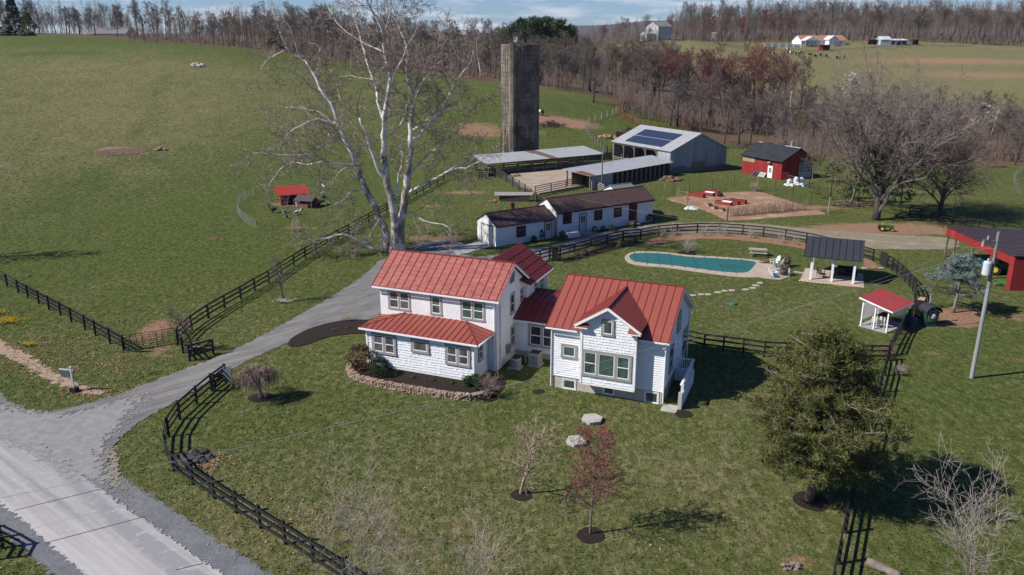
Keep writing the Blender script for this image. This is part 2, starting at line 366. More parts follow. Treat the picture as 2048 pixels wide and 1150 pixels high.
def grass_mat(name, bumpy=True):
    m = bpy.data.materials.new(name); n = NT(m); p = n.pos(None, True); big = n.noise(n.pos((1, .4, 1), True), .30, 8, .72, .3); n5 = n.noise(n.pos((1, .55, 1), True), 2.4, 7, .85); n6 = n.noise(n.pos((1, .5, 1), True), .9, 7, .82)
    ps = n.pos((1, .6, 1), True)
    tanA = n.n('Attribute', attribute_name='tan').outputs['Fac']; dA = n.n('Attribute', attribute_name='dirt').outputs['Fac']; fA = n.n('Attribute', attribute_name='litter').outputs['Fac']
    n1 = n.noise(p, .11, 5, .6); n2 = n.noise(p, .9, 5, .7); n3 = n.noise(ps, 7, 4, .75); n4 = n.noise(ps, 30, 3, .7)
    g = n.mix(n.ramp(n1, .35, .65), (.075, .099, .024), (.106, .119, .036))
    g = n.mix(n.ramp(n2, .38, .68), g, (.052, .080, .019))
    g = n.mix(n.ramp(n3, .42, .70), g, (.162, .164, .060)); g = n.mix(n.ramp(n4, .56, .40), g, (.040, .060, .014)); g = n.mix(n.math('MULTIPLY', n.ramp(n4, .54, .66), .7), g, (.22, .20, .105))
    g = n.mix(n.ramp(n6, .50, .60), g, (.046, .070, .016)); g = n.mix(n.math('MULTIPLY', n.ramp(n5, .50, .60), .6), g, (.185, .180, .075)); g = n.mix(n.math('MULTIPLY', n.ramp(n5, .46, .38), .75), g, (.038, .060, .014))
    k = n.math('ADD', n.math('MULTIPLY', n2, .5), n.math('ADD', n.math('MULTIPLY', n3, .95), n.math('MULTIPLY', n4, .7))); k = n.math('SUBTRACT', k, .2)
    k = n.math('ADD', k, n.math('ADD', n.math('MULTIPLY', n1, .5), n.math('MULTIPLY', n.math('ADD', n.math('MULTIPLY', n.math('SUBTRACT', n5, .5), 1.2), n.math('ADD', n.math('MULTIPLY', n.math('SUBTRACT', n6, .5), 1.4), n.math('SUBTRACT', big, .5))), 1.0)))
    k = n.math('ADD', n.math('SUBTRACT', k, 1.23), n.math('MULTIPLY', n.math('SUBTRACT', tanA, .3), 1.0))
    tn = n.mix(n.ramp(n5, .44, .58), (.125, .118, .052), (.235, .198, .118)); tn = n.mix(n.math('MULTIPLY', n.ramp(n6, .54, .60), .55), tn, (.075, .088, .030)); col = n.mix(n.ramp(k, -.18, .42), g, tn)
    vm = n.n('VectorMath', operation='MULTIPLY'); n.l(col, vm.inputs[0]); vm.inputs[1].default_value = (1.11, 1.12, 1.03); col = vm.outputs[0]
    # small dark tufts and brown leaves in the pasture
    sp = n.ramp(n.noise(p, 1.1, 5, .85), .57, .62); sp = n.math('MULTIPLY', sp, n.ramp(tanA, .38, .8))
    col = n.mix(n.math('MULTIPLY', sp, .85), col, (.095, .05, .032))
    dk = n.math('MULTIPLY', n.ramp(n.noise(p, .75, 6, .85), .57, .64), .75)
    col = n.mix(dk, col, (.035, .06, .014))
    dd = n.math('ADD', dA, n.math('MULTIPLY', n.math('SUBTRACT', n.noise(p, .8, 6, .7), .5), 1.1))
    dirt = n.mix(n3, (.23, .125, .075), (.34, .23, .155))
    col = n.mix(n.ramp(dd, .42, .72), col, dirt)
    ll = n.math('ADD', fA, n.math('MULTIPLY', n.math('SUBTRACT', n.noise(p, .3, 5, .7), .5), .9))
    col = n.mix(n.ramp(ll, .35, .7), col, n.mix(n3, (.10, .065, .040), (.17, .12, .08)))
    n.l(col, n.b.inputs['Base Color']); n.b.inputs['Roughness'].default_value = 1; n.b.inputs['Specular IOR Level'].default_value = .05
    if not bumpy:
        g_ = n.n('NewGeometry'); v = n.n('VectorMath', operation='MULTIPLY_ADD'); n.l(g_.outputs['Normal'], v.inputs[0]); v.inputs[1].default_value = (.3, .3, .3); v.inputs[2].default_value = (0, 0, 1); w_ = n.n('VectorMath', operation='NORMALIZE'); n.l(v.outputs[0], w_.inputs[0]); n.l(w_.outputs[0], n.b.inputs['Normal'])
    if bumpy: n.bump(n.math('ADD', n.math('MULTIPLY', n3, .7), n.math('ADD', n.math('MULTIPLY', n4, .5), n2)), .9, .16)
    return m
Vg = np.stack([_X, _Y, GZ], -1).reshape(-1, 3); idx = np.arange(_X.size).reshape(_X.shape)
Fg = np.stack([idx[:-1, :-1].ravel(), idx[:-1, 1:].ravel(), idx[1:, 1:].ravel(), idx[1:, :-1].ravel()], -1)
ground = npmesh('ground', Vg, Fg, grass_mat('pasture_grass'), smooth=True); tag(ground, kind='structure')
def setz(o, X, Y):
    for nm, v in zip(('tan', 'dirt', 'litter'), zones(X, Y)):
        a = o.data.attributes.new(nm, 'FLOAT', 'POINT'); a.data.foreach_set('value', v.astype(np.float32).ravel())
setz(ground, _X, _Y)
# ---- road (concrete lanes with joints), shoulder, driveway, lanes
def ext(a, b, k0, k1):
    a, b = Vector(a), Vector(b); d = (b-a).normalized(); return a-d*k0, b+d*k1
rR0, rR1 = ext(G(113, 917)[:2], G(400, 1119)[:2], 120, 60); _rd = (Vector(G(400, 1119)[:2])-Vector(G(113, 917)[:2])).normalized(); _l = Vector(G(94, 1086)[:2]); rL0, rL1 = _l-_rd*120, _l+_rd*60
rdir = (Vector(rR1)-Vector(rR0)).normalized(); rang = math.atan2(rdir.y, rdir.x); rn = Vector((-rdir.y, rdir.x))
def lim(p, ylo, d):  # keep the strip in front of and beside the camera
    return tuple(p)
sh_mat = feathered('road_gravel', (.135, .14, .15), (.19, .19, .195), 3.0, amp=.7, nscale=3.2, c3=(.13, .135, .15), s3=.6, t3=(.45, .65), bump=.8, bscale=18, c4=(.32, .30, .28), s4=11)
mid = (Vector(rR0)+Vector(rL0))/2
sgn = 1 if (Vector(rR0)-mid).dot(rn) > 0 else -1
sh = [Vector(rR0)+rn*sgn*1.35, Vector(rR1)+rn*sgn*1.35, Vector(rL1)-rn*sgn*.9, Vector(rL0)-rn*sgn*.9]
tag(drape('road_shoulder', [tuple(p) for p in sh], .5, .012, sh_mat, .5), kind='structure')
dr_mat = feathered('driveway_gravel', (.12, .117, .115), (.215, .205, .195), 1.6, amp=.55, c3=(.245, .232, .215), s3=.5, t3=(.5, .68), bump=.6, bscale=16, stretch=(.25, 1.6, 1), rot=-R(43), c4=(.12, .12, .125), s4=9)
drive_poly = PIX((-60, 735), (0, 787), (40, 815), (80, 826), (140, 817), (220, 795), (310, 762), (400, 728), (470, 700), (560, 652), (640, 607), (700, 571), (735, 545), (760, 520), (800, 502), (850, 484), (905, 478), (935, 490),
                 (930, 515), (985, 512), (1050, 500), (1105, 492), (1190, 468), (1260, 452), (1330, 448), (1420, 446), (1520, 452), (1640, 466), (1760, 478), (1900, 482), (1915, 495), (1760, 492), (1620, 480), (1480, 461), (1380, 455), (1330, 462), (1260, 470), (1180, 488), (1110, 510), (1080, 530), (1000, 560), (900, 580),
                 (770, 600), (765, 628), (745, 640), (700, 642), (655, 655), (600, 678), (540, 700), (480, 730), (400, 775), (330, 815), (270, 850), (235, 882), (214, 915), (205, 950), (240, 1010), (120, 950), (-40, 860))
tag(drape('driveway', smooth_closed(drive_poly, 1), .45, .03, dr_mat, .45), kind='structure')
lane_mat = feathered('dirt_lane', (.25, .20, .14), (.19, .175, .12), 1.2, amp=.9, c3=(.31, .25, .19), s3=.4, bump=.6, c4=(.10, .12, .04), s4=3.5, t4=(.58, .66))
tag(drape('dirt_track', smooth_closed(PIX((1300, 447), (1480, 444), (1640, 460), (1780, 470), (1915, 476), (1920, 500), (1800, 500), (1700, 497), (1600, 484), (1480, 466), (1300, 470)), 1), .5, .045, lane_mat, .6), kind='structure')
road_mat = feathered('road_concrete', (.44, .42, .405), (.33, .315, .31), .9, amp=.5, nscale=2.6, c3=(.25, .24, .245), s3=.42, t3=(.44, .56), stretch=(.05, 1.5, 1), rot=-rang, bump=.15, bscale=12, rough=.9, c4=(.44, .425, .405), s4=2.2, t4=(.55, .8))
rp = [tuple(rR0), tuple(rR1), tuple(rL1), tuple(rL0)]
tag(drape('road', rp, .6, .05, road_mat, .25), kind='structure')
jm = mat('joint_tar', (.06, .055, .05))
mb = MB()
for a, b in (((28, 1023), (209, 978)), ((94, 1087), (290, 1035)), ((352, 1142), (408, 1128))):
    a, b = Vector(G(*a)), Vector(G(*b)); mb.beam((a.x, a.y, .054), (b.x, b.y, .054), .045, .012)
for i in (-4, -3, -2): 
    q = (Vector(G(28, 1023))+(Vector((rdir.x, rdir.y, 0)))*i*6.1*(-1 if rdir.y > 0 else 1)*-1)
tag(mb.build('road_joint', jm), kind='structure')
# pale dust tongue where the drive meets the road
dust = feathered('road_dust', (.27, .262, .253), (.20, .195, .19), 1.5, amp=1.1, bump=.3, nscale=2.2, esc=.5, c4=(.20, .2, .2), s4=6)
tag(drape('dust_patch', PIX((-80, 790), (60, 826), (150, 828), (290, 790), (250, 840), (205, 890), (205, 965), (150, 950), (60, 895), (-60, 865)), .3, .058, dust, .9), kind='structure')
tag(drape('dust_verge', smooth_closed(PIX((214, 905), (232, 888), (236, 930), (235, 960), (262, 1000), (250, 985), (225, 975), (212, 950)), 1), .3, .035, feathered('verge_dirt', (.27, .24, .205), (.22, .19, .15), 2, amp=1.0, nscale=4, c4=(.1, .11, .04), s4=5), .4), kind='structure')
# ---- concrete pads, mulch beds, chips
mulch = feathered('mulch_black', (.018, .014, .012), (.035, .026, .020), 9, amp=.12, bump=1, bscale=22, c4=(.07, .05, .035), s4=24, t4=(.62, .68))
chips = feathered('wood_chips', (.33, .21, .13), (.23, .13, .085), 3, amp=.35, c3=(.42, .31, .22), s3=.5, bump=.8, bscale=20, c4=(.15, .10, .06), s4=14, t4=(.6, .66))
chips2 = feathered('bark_chips', (.21, .115, .07), (.30, .18, .11), 3, amp=.5, bump=.8, bscale=20, c4=(.09, .06, .035), s4=10, t4=(.56, .64))
def bed(label, pts, m, off=.02, cell=.16, world=False, rg=.03, cat='mulch bed', name='mulch_bed'):
    o = drape(name, smooth_closed(pts if world else PIX(*pts), 2), cell, off, m, .12, rugged=rg)
    return tag(o, label, cat)
bed('long curved black mulch bed beside the gravel driveway at the house corner', ((572, 690), (590, 670), (640, 650), (690, 640), (745, 640), (745, 668), (700, 668), (650, 675), (610, 692), (585, 695)), mulch, .05)
bed('black mulch bed along the white house front inside the stone wall', ((700, 735), (730, 722), (950, 765), (1000, 745), (1015, 770), (985, 800), (930, 795), (850, 782), (770, 765), (715, 752)), mulch, .05)
def ring(label, px, py, r):
    c = G(px, py); return bed(label, [(c.x+r*math.cos(t*math.pi/6)*rnd.uniform(.9, 1.1), c.y+r*math.sin(t*math.pi/6)*rnd.uniform(.9, 1.1)) for t in range(12)], mulch, .02, .12, True, cat='mulch ring', name='mulch_ring')
ring('round black mulch ring under the small red budding tree', 1181, 1071, .72)
ring('round black mulch ring under the crooked bare tree', 1043, 990, .62)
ring('round black mulch ring under the small weeping tree', 522, 795, .8)
ring('round black mulch ring under the big evergreen', 1620, 1002, .95)
ring('round black mulch ring under the thin bare tree by the pool', 1373, 507, 1.1)
ring('round black mulch ring at the end of the concrete walk', 1367, 828, .62)
ring('small black mulch spot on the lawn between the two houses', 1077, 783, .45)
ring('small black mulch ring under the grey bush at the stone wall end', 978, 797, .55)
bed('strip of reddish bark chips along the inside of the pool fence', ((1285, 486), (1310, 474), (1355, 469), (1440, 466), (1530, 474), (1620, 487), (1680, 497), (1680, 512), (1620, 500), (1540, 487), (1440, 477), (1360, 480), (1300, 490)), chips2, .03, .3)
bed('dark mulch strip by the pool fence gate', ((1125, 520), (1165, 507), (1215, 492), (1275, 480), (1280, 488), (1220, 502), (1160, 520), (1125, 528)), mulch, .03, .3)
bed('patch of reddish bark chips behind the dark roofed pavilion', ((1725, 512), (1757, 530), (1757, 540), (1725, 535)), chips2, .03, .25)
bed('fenced vegetable garden floor covered in tan wood chips', ((1325, 398), (1360, 394), (1420, 388), (1512, 381), (1560, 396), (1660, 428), (1640, 430), (1560, 435), (1480, 442), (1455, 444), (1420, 425), (1370, 410)), chips, .03, .35, cat='wood chip bed', name='garden_bed')
bed('bark and gravel patch around the blue spruce trunk', ((1870, 625), (1900, 612), (1960, 618), (1970, 640), (1930, 650), (1880, 645)), chips2, .03, .25)
litter_path = feathered('leafy_ditch', (.30, .20, .14), (.40, .30, .23), 4, amp=1.1, c4=(.09, .10, .03), s4=3, t4=(.52, .6))
tag(drape('leaf_litter', smooth_closed(PIX((-30, 672), (20, 690), (60, 712), (100, 740), (150, 765), (212, 782), (208, 792), (165, 788), (110, 768), (60, 738), (0, 710), (-30, 695)), 1), .3, .03, litter_path, .4), kind='stuff', label='line of fallen brown leaves in the roadside ditch', cat='fallen leaves')
conc = mat('concrete', (.42, .40, .37), (.33, .31, .285), 1.5, .9, bump=.15, bscale=20, c3=(.27, .25, .22), s3=.8)
def pad(name, label, cat, pts, th=.1, m=conc, world=False, ztop=None):
    P = pts if world else [G(*p) for p in pts]
    mb = MB(); z = (max(Hh(p[0], p[1]) for p in P)+.06) if ztop is None else ztop
    mb.slab([(p[0], p[1], z) for p in P][::-1], th+.2); o = mb.build(name, m); return tag(o, label, cat) if label else tag(o, kind='structure')
pad('garage_apron', 'light concrete apron in front of the white garage door', 'concrete apron', ((896, 500), (918, 511), (983, 493), (959, 483)))
pad('barnyard_floor', 'tan dirt and concrete floor of the fenced barnyard', 'barnyard floor', ((1010, 338), (1200, 322), (1225, 330), (1200, 368), (1165, 375), (1078, 390), (1040, 372)), m=mat('barnyard_dirt', (.37, .30, .235), (.29, .225, .17), .35, .95, c3=(.20, .15, .11), s3=.5, bump=.3, t3=(.58, .75)))
# ---- swimming pool: coping ring of stone, vinyl cover, patio
def pool():
    t = thing('swimming_pool', 'long swimming pool under a teal safety cover with pale stone coping', 'pool', G(1400, 530))
    o = Vector(t.location)
    outer = smooth_closed(PIX((1248, 513), (1252, 524), (1275, 532), (1330, 535), (1400, 545), (1430, 549), (1480, 555), (1525, 556), (1540, 548), (1545, 533), (1530, 523), (1485, 518), (1430, 514), (1370, 511), (1340, 506), (1290, 503), (1262, 505)), 2)
    inner = smooth_closed(PIX((1257, 513), (1262, 522), (1285, 527), (1340, 531), (1400, 539), (1440, 544), (1478, 547), (1496, 545), (1506, 535), (1512, 526), (1495, 522), (1430, 518), (1370, 515), (1335, 509), (1290, 507), (1266, 508)), 2)
    mb = MB(); mb.slab([(x-o.x, y-o.y, .07) for x, y in outer][::-1], .2)
    mb.build('coping', mat('coping_stone', (.44, .36, .28), (.35, .28, .22), 1.1, .85, c3=(.33, .27, .22), s3=1.5), t)
    mb = MB(); mb.slab([(x-o.x, y-o.y, .10) for x, y in inner][::-1], .04)
    m = mat('pool_cover', (.016, .100, .105), (.022, .125, .128), 1.5, .75, bump=.25, bscale=2.2)
    cv = mb.build('cover', m, t)
    st = MB()     # strap seams woven over the cover
    a = np.array(inner); 
    u = Vector((math.cos(R(-7)), math.sin(R(-7)))); v = Vector((-u.y, u.x))
    pr = [(Vector(p).dot(u), Vector(p).dot(v)) for p in inner]; lo = min(p[0] for p in pr); hi = max(p[0] for p in pr)
    def clip(k, axis):
        xs = []
        for i in range(len(pr)):
            p, q = pr[i], pr[(i+1) % len(pr)]
            if (p[axis]-k)*(q[axis]-k) < 0: f = (k-p[axis])/(q[axis]-p[axis]); xs.append(p[1-axis]+f*(q[1-axis]-p[1-axis]))
        return (min(xs), max(xs)) if len(xs) > 1 else None
    k = lo+.6
    while k < hi:
        c = clip(k, 0)
        if c:
            A = u*k+v*(c[0]-.45); B = u*k+v*(c[1]+.45)
            st.beam((A.x-o.x, A.y-o.y, .108), (B.x-o.x, B.y-o.y, .108), .06, .012)
        k += 1.25
    st.build('strap', mat('strap_green', (.022, .09, .085)), cv)
    # inlaid step panel
    c = G(1462, 534)-o; pm = MB(); pm.obox((c.x, c.y, .106), (1.2, -.15, 0), (.08, .6, 0), (0, 0, .006)); pm.build('step_panel', mat('panel_green', (.018, .105, .10)), cv)
    jo = MB()
    n = len(outer)
    for i in range(0, n, 2):
        p = Vector(outer[i]); q = min((Vector(x) for x in inner), key=lambda w: (w-p).length)
        jo.beam((p.x-o.x, p.y-o.y, .066), (q.x-o.x, q.y-o.y, .072), .03, .012)
    jo.build('coping_joint', mat('grout', (.16, .13, .10)), t)
pool()
pad('pool_patio', 'tan flagstone patio at the end of the pool', 'patio', ((1512, 524), (1545, 528), (1580, 530), (1580, 553), (1562, 560), (1530, 557), (1500, 553), (1510, 538)), m=mat('flagstone', (.45, .37, .29), (.36, .29, .23), .9, .9, c3=(.28, .23, .19), s3=1.2))
for i, (px, py) in enumerate(((1520, 566), (1512, 571), (1506, 576), (1491, 579), (1464, 581), (1449, 582), (1436, 585), (1416, 589), (1402, 589), (1386, 591), (1372, 593))):
    c = G(px, py); mb = MB(); k = 6; mb.slab([(c.x+.34*rnd.uniform(.8, 1.2)*math.cos(-t*6.283/k), c.y+.28*rnd.uniform(.8, 1.2)*math.sin(-t*6.283/k), .035) for t in range(k)], .1, Vector((0, 0, 1)))
    tag(mb.build('stepping_stone', mat('step_stone', (.42, .37, .31), (.33, .29, .25), 3)), ('stepping stone %s in the row across the lawn' % ('nearest the pool patio', 'second from the pool patio', 'third from the pool patio', 'fourth from the pool patio', 'fifth from the pool patio', 'halfway along', 'fifth from the house end', 'fourth from the house end', 'third from the house end', 'second from the house end', 'nearest the red roofed house')[i]), 'stepping stone', 'stepping stones across the lawn')
for i, (px, py) in enumerate(((1592, 544), (1602, 546), (1610, 549), (1670, 533), (1682, 534), (1728, 536), (1748, 534), (1762, 536))):
    c = G(px, py); mb = MB(); k = 6; mb.slab([(c.x+.3*rnd.uniform(.8, 1.2)*math.cos(-t*6.283/k), c.y+.26*rnd.uniform(.8, 1.2)*math.sin(-t*6.283/k), .035) for t in range(k)], .1, Vector((0, 0, 1)))
    tag(mb.build('stepping_stone', mat('step_stone', (.4,)*3)), ('flat stone in the grass %s' % ('between pool patio and pavilion, left one', 'between pool patio and pavilion, middle one', 'touching the left edge of the pavilion patio', 'behind the pavilion, left of the pair', 'behind the pavilion, right of the pair', 'right of the pavilion, first of three', 'right of the pavilion, middle of three', 'right of the pavilion, nearest the fence gate')[i]), 'stepping stone', 'stepping stones at the pavilion')

bed('shallow eroded dirt hollow in the left pasture', ((195, 303), (215, 299), (250, 297), (285, 297), (298, 300), (290, 305), (260, 310), (220, 311), (200, 308)), feathered('hollow_dirt', (.10, .068, .05), (.16, .10, .07), 1.2, amp=.9, c4=(.28, .17, .11), s4=1.5), .05, .5, cat='dirt hollow', name='dirt_hollow')
bed('small reddish dirt scrape in the pasture left of the coop', ((412, 478), (422, 475), (438, 475), (436, 479), (425, 481)), feathered('scrape_dirt', (.20, .085, .055), (.13, .06, .04), 2, amp=.4), .04, .25, cat='dirt scrape', name='dirt_scrape')
# ================================================================ HOUSE
white = mat('white_paint', (.74, .75, .76), (.68, .69, .70), 1.2, .6, bump=.1, bscale=30, c3=(.60, .59, .56), s3=.35, t3=(.6, .8))
stucco = mat('white_stucco', (.75, .75, .75), (.68, .68, .67), 1.0, .9, bump=.7, bscale=7, c3=(.58, .56, .53), s3=.4, t3=(.6, .8), bd=.03)
wht_trim = mat('white_trim', (.78, .78, .78), (.73, .73, .73), 2, .5)
grey_trim = mat('grey_trim', (.30, .28, .26), (.26, .245, .225), 2, .7)
found = mat('block_foundation', (.47, .42, .36), (.39, .35, .30), 1.5, .95, bump=.3, bscale=14, c3=(.42, .39, .35), s3=.8)
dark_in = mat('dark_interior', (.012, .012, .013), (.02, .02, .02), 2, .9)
def glass_mat(name, c1, c2, rough=.08):
    m = bpy.data.materials.new(name); n = NT(m); p = n.pos((1.2, 1.2, .9))
    col = n.mix(n.ramp(n.noise(p, 1.1, 3), .4, .6), c1, c2); n.l(col, n.b.inputs['Base Color'])
    n.b.inputs['Roughness'].default_value = rough; n.b.inputs['Specular IOR Level'].default_value = .8; return m
glass = glass_mat('window_glass', (.03, .035, .04), (.07, .075, .08))
glass_c = glass_mat('curtained_glass', (.11, .11, .105), (.05, .055, .06), .15)
glass_g = glass_mat('green_curtain_glass', (.055, .10, .085), (.03, .045, .045), .1)
def metal_roof(name, c, c2, worn, ang=0, rows=True, ws=.5, wt=(.5, .72)):
    m = bpy.data.materials.new(name); n = NT(m); p = n.pos()
    col = n.mix(n.ramp(n.noise(p, .7, 5, .7), .3, .7), c, c2)
    col = n.mix(n.math('MULTIPLY', n.ramp(n.noise(n.pos((.9, 3.5, 3.5)), ws*3, 6, .75), *wt), .75), col, worn)
    n.l(col, n.b.inputs['Base Color']); n.b.inputs['Roughness'].default_value = .5; n.b.inputs['Specular IOR Level'].default_value = .35
    n.bump(n.noise(p, 1.6, 3), .12, .04); return m
red_old = metal_roof('faded_red_metal', (.29, .066, .052), (.225, .052, .042), (.42, .17, .14), wt=(.40, .66))
red_new = metal_roof('red_metal', (.275, .070, .050), (.24, .060, .044), (.33, .105, .08), wt=(.55, .8))
red_wing = metal_roof('dark_red_metal', (.20, .028, .028), (.155, .022, .024), (.24, .05, .05))
seamd = mat('seam_deep_red', (.19, .034, .026), (.16, .03, .022), 2, .6)  # raised roof seams, a deeper red than the metal sheets
def roof_face(mb, sm, pts, seam=.55, h=.035, w=.035, th=.07, inset=.02, off=0):
    pts = [Vector(p) for p in pts]; nrm = (pts[1]-pts[0]).cross(pts[2]-pts[0]).normalized()
    if nrm.z < 0: pts = pts[::-1]; nrm = -nrm
    mb.slab(pts, th, nrm)
    if not sm: return
    e = Vector((0, 0, 1)).cross(nrm).normalized(); s = nrm.cross(e)
    q = [(p.dot(e), p.dot(s)) for p in pts]; lo, hi = min(a for a, _ in q), max(a for a, _ in q); d0 = pts[0].dot(nrm)
    k = lo+inset+off
    while k <= hi-.01:
        ys = []
        for i in range(len(q)):
            a, b = q[i], q[(i+1) % len(q)]
            if (a[0]-k)*(b[0]-k) <= 0 and abs(a[0]-b[0]) > 1e-6: ys.append(a[1]+(k-a[0])/(b[0]-a[0])*(b[1]-a[1]))
        if len(ys) > 1 and max(ys)-min(ys) > .15:
            A = e*k+s*(min(ys)+.01)+nrm*(d0+h/2); B = e*k+s*(max(ys)-.01)+nrm*(d0+h/2); sm.obox((A+B)/2, (B-A)/2, e*w/2, nrm*h/2)
        k += seam
def window(root, o, u, n, ax, z, w, h, kind='double', frame=.13, g=None, trim=None, off=0, proud=.035, sash=None, name='window'):
    """o: wall origin, u: along the wall, n: outward normal; ax = centre along u; z = centre height"""
    u, n = Vector(u), Vector(n); up = Vector((0, 0, 1)); c = Vector(o)+u*ax; c.z = z; c = c+n*(.003+off)
    f = MB(); f.obox(c+up*(h/2-frame/2)+n*proud/2, u*w/2, up*frame/2, n*proud/2); f.obox(c-up*(h/2-frame/2)+n*(proud/2+.01), u*(w/2+.02), up*frame/2, n*(proud/2+.01))
    for s in (-1, 1): f.obox(c+u*s*(w/2-frame/2)+n*proud/2, u*frame/2, up*(h/2-frame), n*proud/2)
    cols = {'double': 1, 'twin': 2, 'pic': 1, 'single': 1, 'cross': 1, 'three': 3}[kind]
    ww = [w-2*frame] if cols == 1 else ([(w-3*frame*.9-frame*.2)/2]*2 if cols == 2 else [(w-4*frame)*.3, (w-4*frame)*.4, (w-4*frame)*.3])
    gap = frame if cols > 1 else 0
    x = -(sum(ww)+gap*(cols-1))/2
    for i in range(cols-1):
        xm = x+sum(ww[:i+1])+gap*i+gap/2; f.obox(c+u*xm+n*proud/2, u*gap/2, up*(h/2-frame), n*proud/2)
    fo = f.build(name, trim or grey_trim, root)
    for i in range(cols):
        xc = x+sum(ww[:i])+gap*i+ww[i]/2; W2, H2 = ww[i]/2, h/2-frame; s = MB(); t = .05; cc = c+u*xc; pr = proud*.55
        s.obox(cc+up*(H2-t/2)+n*pr/2, u*W2, up*t/2, n*pr/2); s.obox(cc-up*(H2-t/2)+n*pr/2, u*W2, up*t/2, n*pr/2)
        for q in (-1, 1): s.obox(cc+u*q*(W2-t/2)+n*pr/2, u*t/2, up*(H2-t), n*pr/2)
        if kind in ('double', 'twin') or (kind == 'three' and i != 1): s.obox(cc+n*pr/2, u*(W2-t), up*.03, n*pr/2)
        if kind == 'cross':
            for q in (-1, 0, 1): s.obox(cc+u*q*W2*.5+n*pr/2, u*.014, up*(H2-t), n*pr/2)
            for q in (-.35, .35): s.obox(cc+up*q*H2+n*(pr/2+.002), u*(W2-t), up*.014, n*pr/2)
        so_ = s.build('sash', sash or wht_trim, fo)
        p = MB(); p.obox(cc+n*.005, u*(W2-t), up*(H2-t), n*.003); p.build('pane', g or glass, fo)
    return fo
def laps(mb, o, u, n, span, z0, z1, step=.16, proud=.045):
    """lap siding: each board a wedge; span(z) -> list of (a0, a1) along u"""
    o, u, n = Vector(o), Vector(u), Vector(n); z = z0
    while z < z1-.01:
        zt = min(z+step, z1)
        for a0, a1 in span((z+zt)/2):
            if a1-a0 < .02: continue
            A = o+u*a0; B = o+u*a1; k = len(mb.v)
            for P in (A, B):
                for zz, nn in ((z, 0), (z, proud), (zt, .004), (zt, 0)): q = P+n*nn; mb.v.append((q.x, q.y, zz))
            fs = [(1, 5, 6, 2), (0, 4, 5, 1), (0, 1, 2, 3), (7, 6, 5, 4)]
            if u.cross(Vector((0, 0, 1))).dot(n) < 0: fs = [f[::-1] for f in fs]
            mb.f += [tuple(k+i for i in f) for f in fs]
        z += step
def shakes(mb, o, u, n, span, z0, z1, step=.2, wmin=.13, wmax=.26, proud=.05):
    o, u, n = Vector(o), Vector(u), Vector(n); z = z0; q = random.Random(5)
    while z < z1-.01:
        zt = min(z+step, z1)
        for a0, a1 in span((z+zt)/2):
            a = a0
            while a < a1-.02:
                b = min(a+q.uniform(wmin, wmax), a1); A = o+u*(a+.006); B = o+u*(b-.006); k = len(mb.v); zz0 = z+q.uniform(-.018, .018); pr = proud*q.uniform(.7, 1.1)
                for P in (A, B):
                    for zz, nn in ((zz0, 0), (zz0, pr), (zt, .004), (zt, 0)): w = P+n*nn; mb.v.append((w.x, w.y, zz))
                mb.f += [tuple(k+i for i in f) for f in [(1, 5, 6, 2), (0, 4, 5, 1), (0, 1, 2, 3), (7, 6, 5, 4)]]; a = b
        z += step
X_, Y_, Z_ = Vector((1, 0, 0)), Vector((0, 1, 0)), Vector((0, 0, 1))
house = thing('farmhouse', 'white farmhouse with red standing seam metal roofs, enclosed front porch, low link and shingled bay', 'house', (-2.69, 50.97, 0), R(-22))
def hip_roof():
    r = MB(); s = MB(); ez, tz = 3.0, 3.52
    eL, eR, bR, bL = (-8.82, -.35, ez), (.5, -.35, ez), (.66, 2.42, ez+.02), (-8.82, 2.42, ez+.02); tL, tR = (-6.55, 2.42, tz), (-1.62, 2.42, tz)
    roof_face(r, s, [eL, eR, tR, tL], .46); roof_face(r, s, [eR, bR, tR], .5); roof_face(r, s, [bL, eL, tL], .5)
    for a, b in ((eL, tL), (eR, tR)): s.beam(Vector(a)+Z_*.01, Vector(b)+Z_*.01, .07, .05)
    o = r.build('porch_roof', red_new, house); s.build('roof_seam', seamd, o)
    g = MB(); g.box(-8.84, .5, -.43, -.352, ez-.13, ez-.02); g.box(.502, .66, -.35, 2.38, ez-.13, ez-.03); g.build('gutter', wht_trim, o)
    sf = MB(); sf.box(-8.8, .48, -.34, 0, ez-.12, ez-.085); sf.build('soffit', wht_trim, o)
hip_roof()
w = MB(); w.box(-8.4, .05, 0, 2.4, -.4, 2.92); pw = w.build('porch_wall', white, house)
w = MB(); shakes(w, (0, 0, 0), X_, -Y_, lambda z: [(-8.4, .05)], .25, 2.9, .2); w.build('shingle_siding', white, pw)
w = MB(); laps(w, (.05, 0, 0), Y_, X_, lambda z: [(0, 2.39)], .25, 2.9); w.build('side_siding', white, pw)
w = MB(); w.box(-8.43, .08, -.02, .0, -.4, .22); w.build('porch_foundation', white, house)
for x in (-8.4, .05): w = MB(); w.box(x-.07, x+.07, -.065, .06, .0, 2.9); w.build('corner_board', wht_trim, house)
for x0, x1, z0, z1, k, g_ in ((-7.97, -5.99, 1.09, 2.67, 'twin', glass_c), (-4.77, -3.34, 1.62, 2.68, 'single', glass_c), (-2.09, -.17, 1.12, 2.66, 'twin', glass_c)):
    window(house, (0, -.07, 0), X_, -Y_, (x0+x1)/2, (z0+z1)/2, x1-x0, z1-z0, k, .17, g_)
window(house, (.10, 0, 0), Y_, X_, 1.1, 1.95, .8, 1.4, 'double', .12, glass_c)
